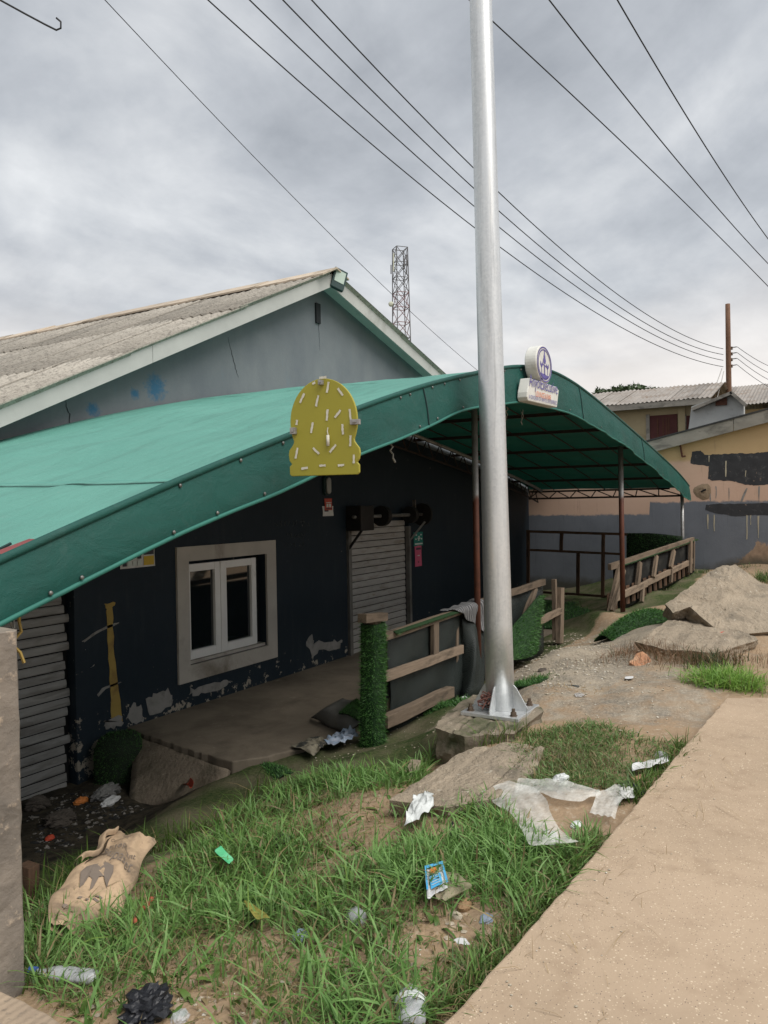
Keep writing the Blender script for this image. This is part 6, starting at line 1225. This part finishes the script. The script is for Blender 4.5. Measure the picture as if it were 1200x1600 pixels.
scrap('cardboard_scrap', [(985, 1226), (1000, 1218), (1005, 1226), (992, 1236)], 'brown_paper', 'brown card scrap beneath the torn white paper', 'litter', 6, .03, .01, 5, 4); crumple('black_rag', at(986, 1238), (.20, .10, .07), 'black_plastic', 'black rag lying against the pavement edge', 'litter', 14, 3, .5, .9); crumple('plastic_scrap', at(1033, 1186), (.10, .09, .07), 'clear_plastic', 'pale plastic scrap in the last grass by the pavement edge', seed=15)
# printed sachet
sa = scrap('milk_sachet', [(664, 1382), (692, 1374), (702, 1412), (668, 1432)], 'white_paper', 'white sachet with blue border and orange spot lying in the grass', 'sachet', 8, .06, .006, 10, 8)
pm('print_blue', (.05, .33, .62), (.12, .42, .66), 12, .5, bump=0)
def on_scrap(C_, s, t): return C_[0] * (1 - s) * (1 - t) + C_[1] * s * (1 - t) + C_[2] * s * t + C_[3] * (1 - s) * t
CS = [np.array(at(*p)) + np.array([0, 0, .078]) for p in [(664, 1382), (692, 1374), (702, 1412), (668, 1432)]]
def decal(s0, s1, t0, t1, mat, dz=.004, name='print'):
    G = [[on_scrap(CS, s0 + (s1 - s0) * i / 5, t0 + (t1 - t0) * j / 5) + np.array([0, 0, dz]) for j in range(6)] for i in range(6)]; MB().grid(G).build(name, mat, sa)
decal(0, 1, 0, .10, 'print_blue'); decal(.9, 1, .1, .9, 'print_blue'); decal(0, .08, .1, .8, 'print_blue'); decal(.2, .75, .42, .85, 'print_blue', .004); cs_ = [on_scrap(CS, .42 + .2 * math.cos(a_), .26 + .10 * math.sin(a_)) + np.array([0, 0, .006]) for a_ in np.linspace(0, 2 * math.pi, 16, endpoint=False)]; MB().add(cs_, [tuple(range(16))]).build('print', 'orange_wrap', sa)
for k in range(4): decal(.25, .65, .48 + .09 * k, .50 + .09 * k, 'white_paper', .007)
film_mat('amber_film', (.42, .36, .25), .55); strip('plastic_film', [(700, 1385), (712, 1405), (690, 1428)], (.10, .14, .06), 'amber_film', 'yellowish clear film tucked behind the sachet', 7, .05, .015, 12, 7)
crumple('shell_piece', at(712, 1436), (.05, .07, .04), 'pebble_pale', 'pale snail shell piece beside the sachet', 'shell', 22, 2, .3); crumple('brown_scrap', at(726, 1420), (.09, .06, .05), 'brown_paper', 'brown crumpled scrap behind the sachet in dry leaves', seed=24); crumple('plastic_scrap', at(760, 1440), (.09, .06, .035), 'blue_plastic', 'bluish plastic scrap in thin grass beyond the sachet', seed=25); scrap('paper_scrap', [(708, 1482), (728, 1484), (736, 1492), (716, 1496)], 'white_paper', 'small white card scrap near the sachet', 'paper', 9, .03, .006, 5, 4)
# bottles
def bottle(name, c, axis, L, r, mat, label, crushed=.2, capmat=None, seed=0, bands=None):
    rr = random.Random(seed); ax = Vector(axis).normalized(); Fm = frame(ax, (0, 0, 1)); prof_ = [(0, .2), (.04, .8), (.10, 1), (.30, .96), (.34, .9), (.40, 1), (.68, 1), (.78, .8), (.88, .42), (.92, .36), (1.0, .36)]; rows = []
    for (t, k) in prof_:
        row = []
        for j in range(20):
            a_ = 2 * math.pi * j / 20; q = k * r * (1 - crushed * rr.uniform(0, .35)); row.append(Vector(c) + Fm @ Vector((t * L - L / 2, q * math.cos(a_), q * math.sin(a_) * (1 - crushed) )) + Vector((0, 0, r * .8)))
        rows.append(row)
    t = thing(name, c, label, 'bottle'); MB().grid([[tuple(p) for p in row] for row in rows], close_u=True).build('body', mat, t, smooth=True, solid=.001, subsurf=1)
    if capmat: cp = Vector(c) + Fm @ Vector((.5 * L, 0, 0)) + Vector((0, 0, r * .8)); MB().lathe([(r * .42, 0), (r * .42, .028), (r * .3, .03)], cp, 14, frame(ax, (0, 0, 1)) @ Matrix.Rotation(R_(90), 3, 'Y')).build('cap', capmat, t)
    if bands: MB().grid([[tuple(Vector(c) + Fm @ Vector((q * L - L / 2, r * 1.02 * math.cos(a_), r * 1.02 * (1 - crushed) * math.sin(a_))) + Vector((0, 0, r * .8))) for a_ in np.linspace(0, 2 * math.pi, 20, endpoint=False)] for q in (.45, .60)], close_u=True).build('label', bands, t, smooth=True)
    return t
pm('cap_blue', (.05, .10, .30), rough=.4, bump=0)
bottle('plastic_bottle', at(642, 1590), (.75, .45, 0), .20, .052, 'clear_plastic', 'crushed clear plastic bottle at the grass edge by the pavement', .3, None, 3, 'white_bag_film'); bottle('plastic_bottle', at(105, 1535), (-.35, .93, 0), .24, .036, 'clear_plastic', 'crushed clear bottle with blue cap beside the concrete post', .35, 'cap_blue', 4)
crumple('plastic_cup', at(557, 1442), (.10, .10, .08), 'clear_plastic', 'crumpled clear plastic in deep grass left of the sachet' if False else 'crumpled clear plastic in deep grass near the sachet', seed=31, smooth=True); crumple('plastic_scrap', at(470, 1470), (.09, .07, .06), 'blue_plastic', 'bluish crumpled plastic in the middle of the grass', seed=32, smooth=True)
crumple('black_bag', at(228, 1590), (.22, .17, .12), 'black_plastic', 'crumpled black plastic bag on bare soil by the crossing slab', 'bag', 41, 4, .6, .3); crumple('black_bag', at(440, 1318), (.16, .12, .07), 'black_plastic', 'black plastic bag half sunk in the middle of the grass', 'bag', 42, 3, .5); crumple('black_bag', at(708, 1312), (.10, .06, .12), 'black_plastic', 'black plastic scrap in tall grass beside the white bag', 'bag', 43, 3, .5); crumple('plastic_scrap', at(282, 1597), (.08, .06, .05), 'clear_plastic', 'clear plastic wrapper stuck to the black bag', seed=44)
scrap('green_wrapper', [(334, 1360), (346, 1352), (366, 1375), (358, 1384)], 'green_wrap', 'bright green wrapper lying on the grass', 'wrapper', 5, .10, .006, 6, 4); scrap('yellow_wrapper', [(380, 1430), (402, 1440), (425, 1462), (400, 1465)], 'yellow_wrap', 'black and yellow wrapper in the grass', 'wrapper', 6, .06, .01, 6, 5); crumple('plastic_scrap', at(392, 1448), (.07, .05, .04), 'black_plastic', 'dark scrap stuck to the yellow wrapper', seed=46); crumple('bottle_cap', at(234, 1492), (.03, .03, .025), 'white_paper', 'tiny pale cap in thin grass below the cement sack', 'cap', 47, 2, .2)
pm('brick_red', (.36, .10, .05), (.28, .08, .045), 12, .9)
for i, (px, py) in enumerate(((236, 1408), (231, 1416), (222, 1422), (217, 1432), (210, 1442))): crumple('brick_chip', at(px, py, .05), (.035, .025, .03), 'brick_red', 'red brick chip in the short row of chips beside the cement sack', 'brick chip', 50 + i, 2, .3, i, 'brick chips by the sack')
# rubbish in the hollow by the left shutter
crumple('rag_bundle', at(165, 1246), (.34, .20, .16), 'grey_rag', 'grey rag bundle in the hollow by the left shutter', 'rag', 61, 4, .5, .3); crumple('rag_bundle', at(172, 1256), (.26, .10, .08), 'white_paper', 'whitish rag under the grey bundle in the hollow', 'rag', 62, 3, .5, .2); crumple('orange_wrapper', at(126, 1256), (.17, .10, .08), 'orange_wrap', 'orange wrapper in the dark hollow by the left shutter', 'wrapper', 63, 3, .5); crumple('rag_bundle', at(95, 1285), (.30, .22, .12), 'dirty_cloth', 'dark dirty cloth heap below the orange wrapper', 'rag', 64, 4, .5); crumple('rag_bundle', at(60, 1262), (.25, .2, .12), 'dirty_cloth', 'dark dirty cloth at the foot of the left shutter', 'rag', 65, 4, .5); crumple('cloth_scrap', at(78, 1312), (.09, .06, .05), 'red_scrap', 'small red scrap at the edge of the hollow', seed=66)
pm('litter_mixed', (.30, .28, .25), (.10, .09, .08), 30, .9, dirt=(.02, .02, .02), dscale=10, dlo=.45, dhi=.5)
pebbles('rubbish', scatter(wpoly([(45, 1300), (40, 1262), (120, 1235), (200, 1250), (230, 1265), (130, 1310), (60, 1345)]), 420, None, 14), .008, .035, 'litter_mixed', 'small mixed rubbish strewn in the hollow by the left shutter', 15)
scrap('red_flap', [(284, 1240), (297, 1230), (304, 1240), (296, 1246)], 'red_scrap', 'orange-red plastic flap on the dusty carpet', 'litter', 7, .05, .008, 5, 4, curl=.04); scrap('paper_scrap', [(262, 1246), (274, 1240), (275, 1243), (264, 1249)], 'white_paper', 'small white scrap beside the red flap', 'paper', 8, .01, .004, 4, 3)
scrap('rag', [(455, 1178), (500, 1160), (515, 1172), (490, 1195)], 'beige_rag', 'camouflage beige rag at the terrace edge by the turf post', 'rag', 71, .055, .025, 16, 10); scrap('rag', [(505, 1172), (540, 1152), (562, 1162), (522, 1182)], 'blue_rag', 'blue and white rag at the foot of the turf post', 'rag', 72, .065, .032, 16, 10)
scrap('red_scrap', [(1110, 1002), (1122, 999), (1134, 997), (1118, 1006)], 'red_scrap', 'pinkish red scrap on the flat cracked slab', 'litter', 11, .07, .01, 6, 4); scrap('yellow_scrap', [(1066, 1018), (1074, 1014), (1075, 1017), (1068, 1020)], 'yellow_wrap', 'small yellow scrap near the flat cracked slab', 'litter', 12, .05, .004, 4, 3); scrap('white_scrap', [(975, 1061), (990, 1060), (990, 1064), (976, 1065)], 'white_paper', 'small white scrap on bare ground by the red rock', 'paper', 13, .02, .004, 4, 3); crumple('plastic_scrap', at(905, 1088), (.12, .10, .04), 'clear_plastic', 'pale plastic scrap by the dry straw on the paving', seed=81); crumple('plastic_scrap', at(725, 1092), (.12, .08, .04), 'white_bag_film', 'white plastic scrap on the turf clump by the pole', seed=82); crumple('rag_bundle', at(848, 1048), (.22, .1, .04), 'dirty_cloth', 'small dark rag on the gravel behind the pole', 'rag', 83)
# crumbs and dry stalks swept onto the pavement
PVE = [(5.75, -5.06), (6.7, -5.14), (7.4, -5.19), (8.9, -5.27), (8.9, -5.6), (7.2, -5.45), (6.2, -5.4), (5.9, -5.5)]
pebbles('pavement_crumbs', scatter(PVE, 240, lambda q: np.exp((q[:, 1] + 5.1) * 5), 31), .002, .009, 'ground_soil' if False else 'pebble_pale', 'soil crumbs swept onto the pavement edge', 33, 0.0, .002)
tw = Blades(31); Q = scatter(PVE, 90, None, 37); tw.add(Q, (.02, .09), (.0008, .0016), 3.0, ((.40, .30, .17), (.25, .18, .10)), 0, z=np.full(len(Q), .008), droop=.33); tw.build('dry_stalks', 'dry stalks lying on the pavement edge', 'straw')
# straw
st_ = Blades(12); c = at(895, 1075)[:2]; st_.add(c + np.random.default_rng(5).normal(0, 1, (260, 2)) * np.array([.10, .20]), (.02, .06), (.0015, .003), 2.2, ((.45, .30, .13), (.36, .24, .10)), .0, droop=.9); st_.build('straw', 'dry orange straw scattered on the worn paving', 'straw')
# red wire nest at the pole foot
wn_ = at(735, 1110, .12); mb = MB(); r = random.Random(3)
for k in range(7): mb.tube([(pc[0] - .14 + r.uniform(-.05, .05), pc[1] + .06 + r.uniform(-.06, .06), pz0 + .05 + r.uniform(0, .12)) for q in range(5)], .006, 5)
pm('copper_cable', (.22, .10, .08), (.12, .06, .05), 20, .7); tag(mb.build('cable_bundle', 'copper_cable', top=True), 'tangled reddish cable ends at the foot of the pole', 'cable')
# ------------------------------------------------------------------ turf lumps and mats
def mound(px0, px1, wpx, hgt, seed=0, w=.2):
    a_, c_ = np.array(at(*px0)), np.array(at(*px1)); d = (c_ - a_); d[2] = 0; s = np.array([-d[1], d[0], 0]) / np.linalg.norm(d) * w; G = []
    for i in range(12):
        row = []
        for j in range(9):
            v = j / 8 * 2 - 1; t = i / 11; p = a_ * (1 - t) + c_ * t + s * v * (1 + .15 * math.sin(t * 7 + seed)); p[2] = (a_[2] * (1 - t) + c_[2] * t) + hgt * (1 - v * v) * math.sin(math.pi * (.12 + .76 * t)) + .01 * math.sin(t * 9 + v * 3) - .01; row.append(p)
        G.append(row)
    return np.array(G)[::-1]
turf('turf_roll', mound((352, 1192), (452, 1212), 0, .07, 1, .11), None, 3500, .022, 'rolled green turf edge at the low end of the terrace', 'turf')
turf('turf_clump', mound((672, 1112), (738, 1100), 0, .07, 2, .16), None, 3000, .03, 'green turf offcut beside the loose netting and pole', 'turf')
turf('turf_lump', mound((944, 1004), (1040, 968), 0, .27, 3, .16), None, 7000, .03, 'turf-covered lump against the flat cracked slab', 'turf', width=.005)
turf('turf_offcut', mound((795, 1075), (855, 1062), 0, .04, 4, .16), None, 2500, .025, 'thin green turf offcut behind the pole on gravel', 'turf')
MB_ = MB(); G = mound((800, 1088), (905, 1074), 0, .05, 5, .05); MB_.grid(G); tag(MB_.build('net_roll', 'shade_net', smooth=True, solid=.01, top=True), 'rolled black netting lying across the ground behind the pole', 'netting')
# dark turf-covered block between the left shutter and the ramp
G = []
for i in range(9):
    z = -.98 + .44 * i / 8; k = 1 if i < 7 else 1 - .12 * (i - 6); G.append([(8.55 + .24 * k * math.cos(a_) , -.12 + .30 * k * math.sin(a_), z) for a_ in np.linspace(math.pi, 2 * math.pi, 16)])
G.append([(8.55 + .02 * math.cos(a_), -.05 + .02 * math.sin(a_), -.535) for a_ in np.linspace(math.pi, 2 * math.pi, 16)])
turf('turf_block', np.array(G), None, 3500, .02, 'dark turf-wrapped block between the left shutter and the ramp', 'turf', dark=True)
# bent rubber mat with turf stuck to it, on the terrace
a0, a1, a2, a3 = on_z(487, 1122, -.52), on_z(540, 1146, -.54), on_z(563, 1102, -.45), on_z(520, 1082, -.42)
def lift_(p, z): return np.array([p[0], p[1], z])
rb = MB(); Q0 = [pt(487, 1121, 7.65), pt(497, 1099, 7.75), pt(530, 1084, 7.95), pt(560, 1092, 7.9), pt(566, 1140, 7.25), pt(538, 1146, 7.15)]
tz0 = -.55
G = []
for i in range(13):
    t = i / 12; lo = np.array(on_z(486 + (542 - 486) * t, 1121 + (1147 - 1121) * t, tz0 + .01)); hi = np.array(on_z(512 + (566 - 512) * t, 1106 + (1122 - 1106) * t, tz0 + .22)); fa = np.array(on_z(535 + (585 - 535) * t, 1090 + (1108 - 1090) * t, tz0 + .16)); row = []
    for s in np.linspace(0, 1, 11): p = (lo * (1 - s) ** 2 + 2 * s * (1 - s) * (hi * 1.25 - .125 * lo - .125 * fa) + fa * s * s); p = p + np.array([0, 0, .012 * math.sin(t * 9 + s * 4)]); row.append(p)
    G.append(row)
G = np.array(G); pm('rubber_mat', (.15, .145, .13), (.10, .097, .09), 5, .8, bump=.4, dirt=(.12, .11, .095), dscale=6, dlo=.55, dhi=.75)
rbo = MB().grid(G).build('rubber_mat', 'rubber_mat', smooth=True, solid=.012, top=True); tag(rbo, 'bent dark rubber mat with torn turf beside the turf-wrapped post', 'mat')
turf('turf', np.array([[p + np.array([0, -.0, .02]) for p in row[4:]] for row in G[5:]])[::-1], rbo, 2600, .02, dark=True)

# ------------------------------------------------------------------ cement sack
pm('kraft_paper', (.50, .36, .235), (.42, .305, .20), 4, .9, bump=.5, bscale=14, bdist=.012, dirt=(.21, .155, .105), dscale=4.2, dlo=.46, dhi=.64, dirt2=(.14, .11, .08), d2scale=14, d2lo=.58, d2hi=.68); pm('sack_ink', (.20, .16, .13), (.15, .125, .105), 12, .9, bump=0); pm('dark_inside', (.05, .035, .02), rough=.9, bump=0)
lo_, hi_ = np.array(at(96, 1482)), np.array(at(192, 1378)); lo_[2] += .01; hi_[2] += .14
sk = thing('cement_sack', (lo_ + hi_) / 2 * np.array([1, 1, 1]), 'torn brown paper cement sack with dark print lying in the grass', 'sack')
axl = (hi_ - lo_); Ls = np.linalg.norm(axl) * 1.06; axl /= np.linalg.norm(axl); vw = CAM - (lo_ + hi_) / 2; vw /= np.linalg.norm(vw); axw = np.cross(vw, axl); axw /= np.linalg.norm(axw); axn = np.cross(axl, axw)
def sackP(s, t, side=1):
    "s 0..1 along the sack, t -1..1 across, side +1 the seen face"
    wv_ = .13 + .024 * math.sin(s * 5 + .5) - .05 * max(0, .18 - s) / .18 + .02 * max(0, s - .7); wv_ *= (1 - .14 * max(0, s - .85) / .15)
    th_ = .055 * (1 - t * t) ** .5 * (.35 + .65 * math.sin(math.pi * min(1, s * 1.02))) * (1 if side > 0 else -.9)
    cr_ = .014 * math.sin(s * 9 + t * 3) * (1 - t * t) + .005 * math.sin(s * 21 - t * 9) + .010 * abs(math.sin(t * 4 + s * 9)) + .002 * math.sin(57 * s + 23 * t)
    return lo_ + axl * (s * Ls + .018 * math.sin(t * 7 + 1) * (1 if s > .5 else .6)) + axw * (t * wv_ + .01 * math.sin(s * 17)) + axn * (th_ + cr_ * (1 if side > 0 else .6) + .04 + .04 * s * s * (1 - .8 * t))
G = [[sackP(i / 30, -1 + 2 * j / 20) for j in range(21)] for i in range(31)]; MB().grid(G).build('sack_front', 'kraft_paper', sk, smooth=True)
G = [[sackP(i / 30, -1 + 2 * j / 20, -1) for j in range(21)] for i in range(31)]; MB().grid([r_[::-1] for r_ in G]).build('sack_back', 'kraft_paper', sk, smooth=True)
G = [[sackP(.47 + .5 * i / 12, .93 + .06 * (j / 4) , 1) + axn * (.010 + .03 * math.sin(math.pi * j / 4)) + axw * (.02 * j / 4 + .008 * math.sin(i)) for j in range(5)] for i in range(13)]; MB().grid(G).build('torn_edge', 'kraft_paper', sk, smooth=True)
G = [[sackP(.46 + .42 * i / 12, .80 + .13 * (j / 3) * math.sin(math.pi * i / 12), 1) + axn * .004 for j in range(4)] for i in range(13)]; MB().grid(G).build('tear', 'dark_inside', sk)
def sack_text(s, s0, t0, ln, hgt):
    "text running across the sack (along -t), capitals pointing along +s"
    v, f = text_mesh(s, 1.0); wd_ = v[:, 0].max(); P = [sackP(s0 + hgt * q[1] , t0 - ln * q[0] / wd_, 1) + axn * .004 for q in v]; MB().add(P, f).build('print', 'sack_ink', sk)
sack_text('Supaset', .60, .80, 1.35, .085); sack_text('Elephant', .715, .62, 1.2, .045); sack_text('Cement', .83, .70, .6, .03)
el = [(.32, .62), (.40, .75), (.47, .70), (.52, .60), (.57, .35), (.56, .05), (.52, -.12), (.44, -.18), (.36, -.16), (.40, -.05), (.43, .05), (.41, .18), (.33, .22), (.30, .28), (.40, .33), (.42, .45), (.33, .50), (.29, .56)]
MB().add([sackP(p[0], p[1], 1) + axn * .005 for p in el], [tuple(range(len(el)))]).build('print', 'sack_ink', sk)
for (a_, c_, w_, h_) in ((.20, .30, .10, .02), (.18, .10, .08, .02), (.22, -.15, .2, .015), (.25, -.15, .2, .012), (.12, .45, .15, .03)): MB().grid([[sackP(a_ + h_ * i, c_ + w_ * j / 4, 1) + axn * .004 for j in range(5)] for i in (0, 1)]).build('print', 'sack_ink', sk)
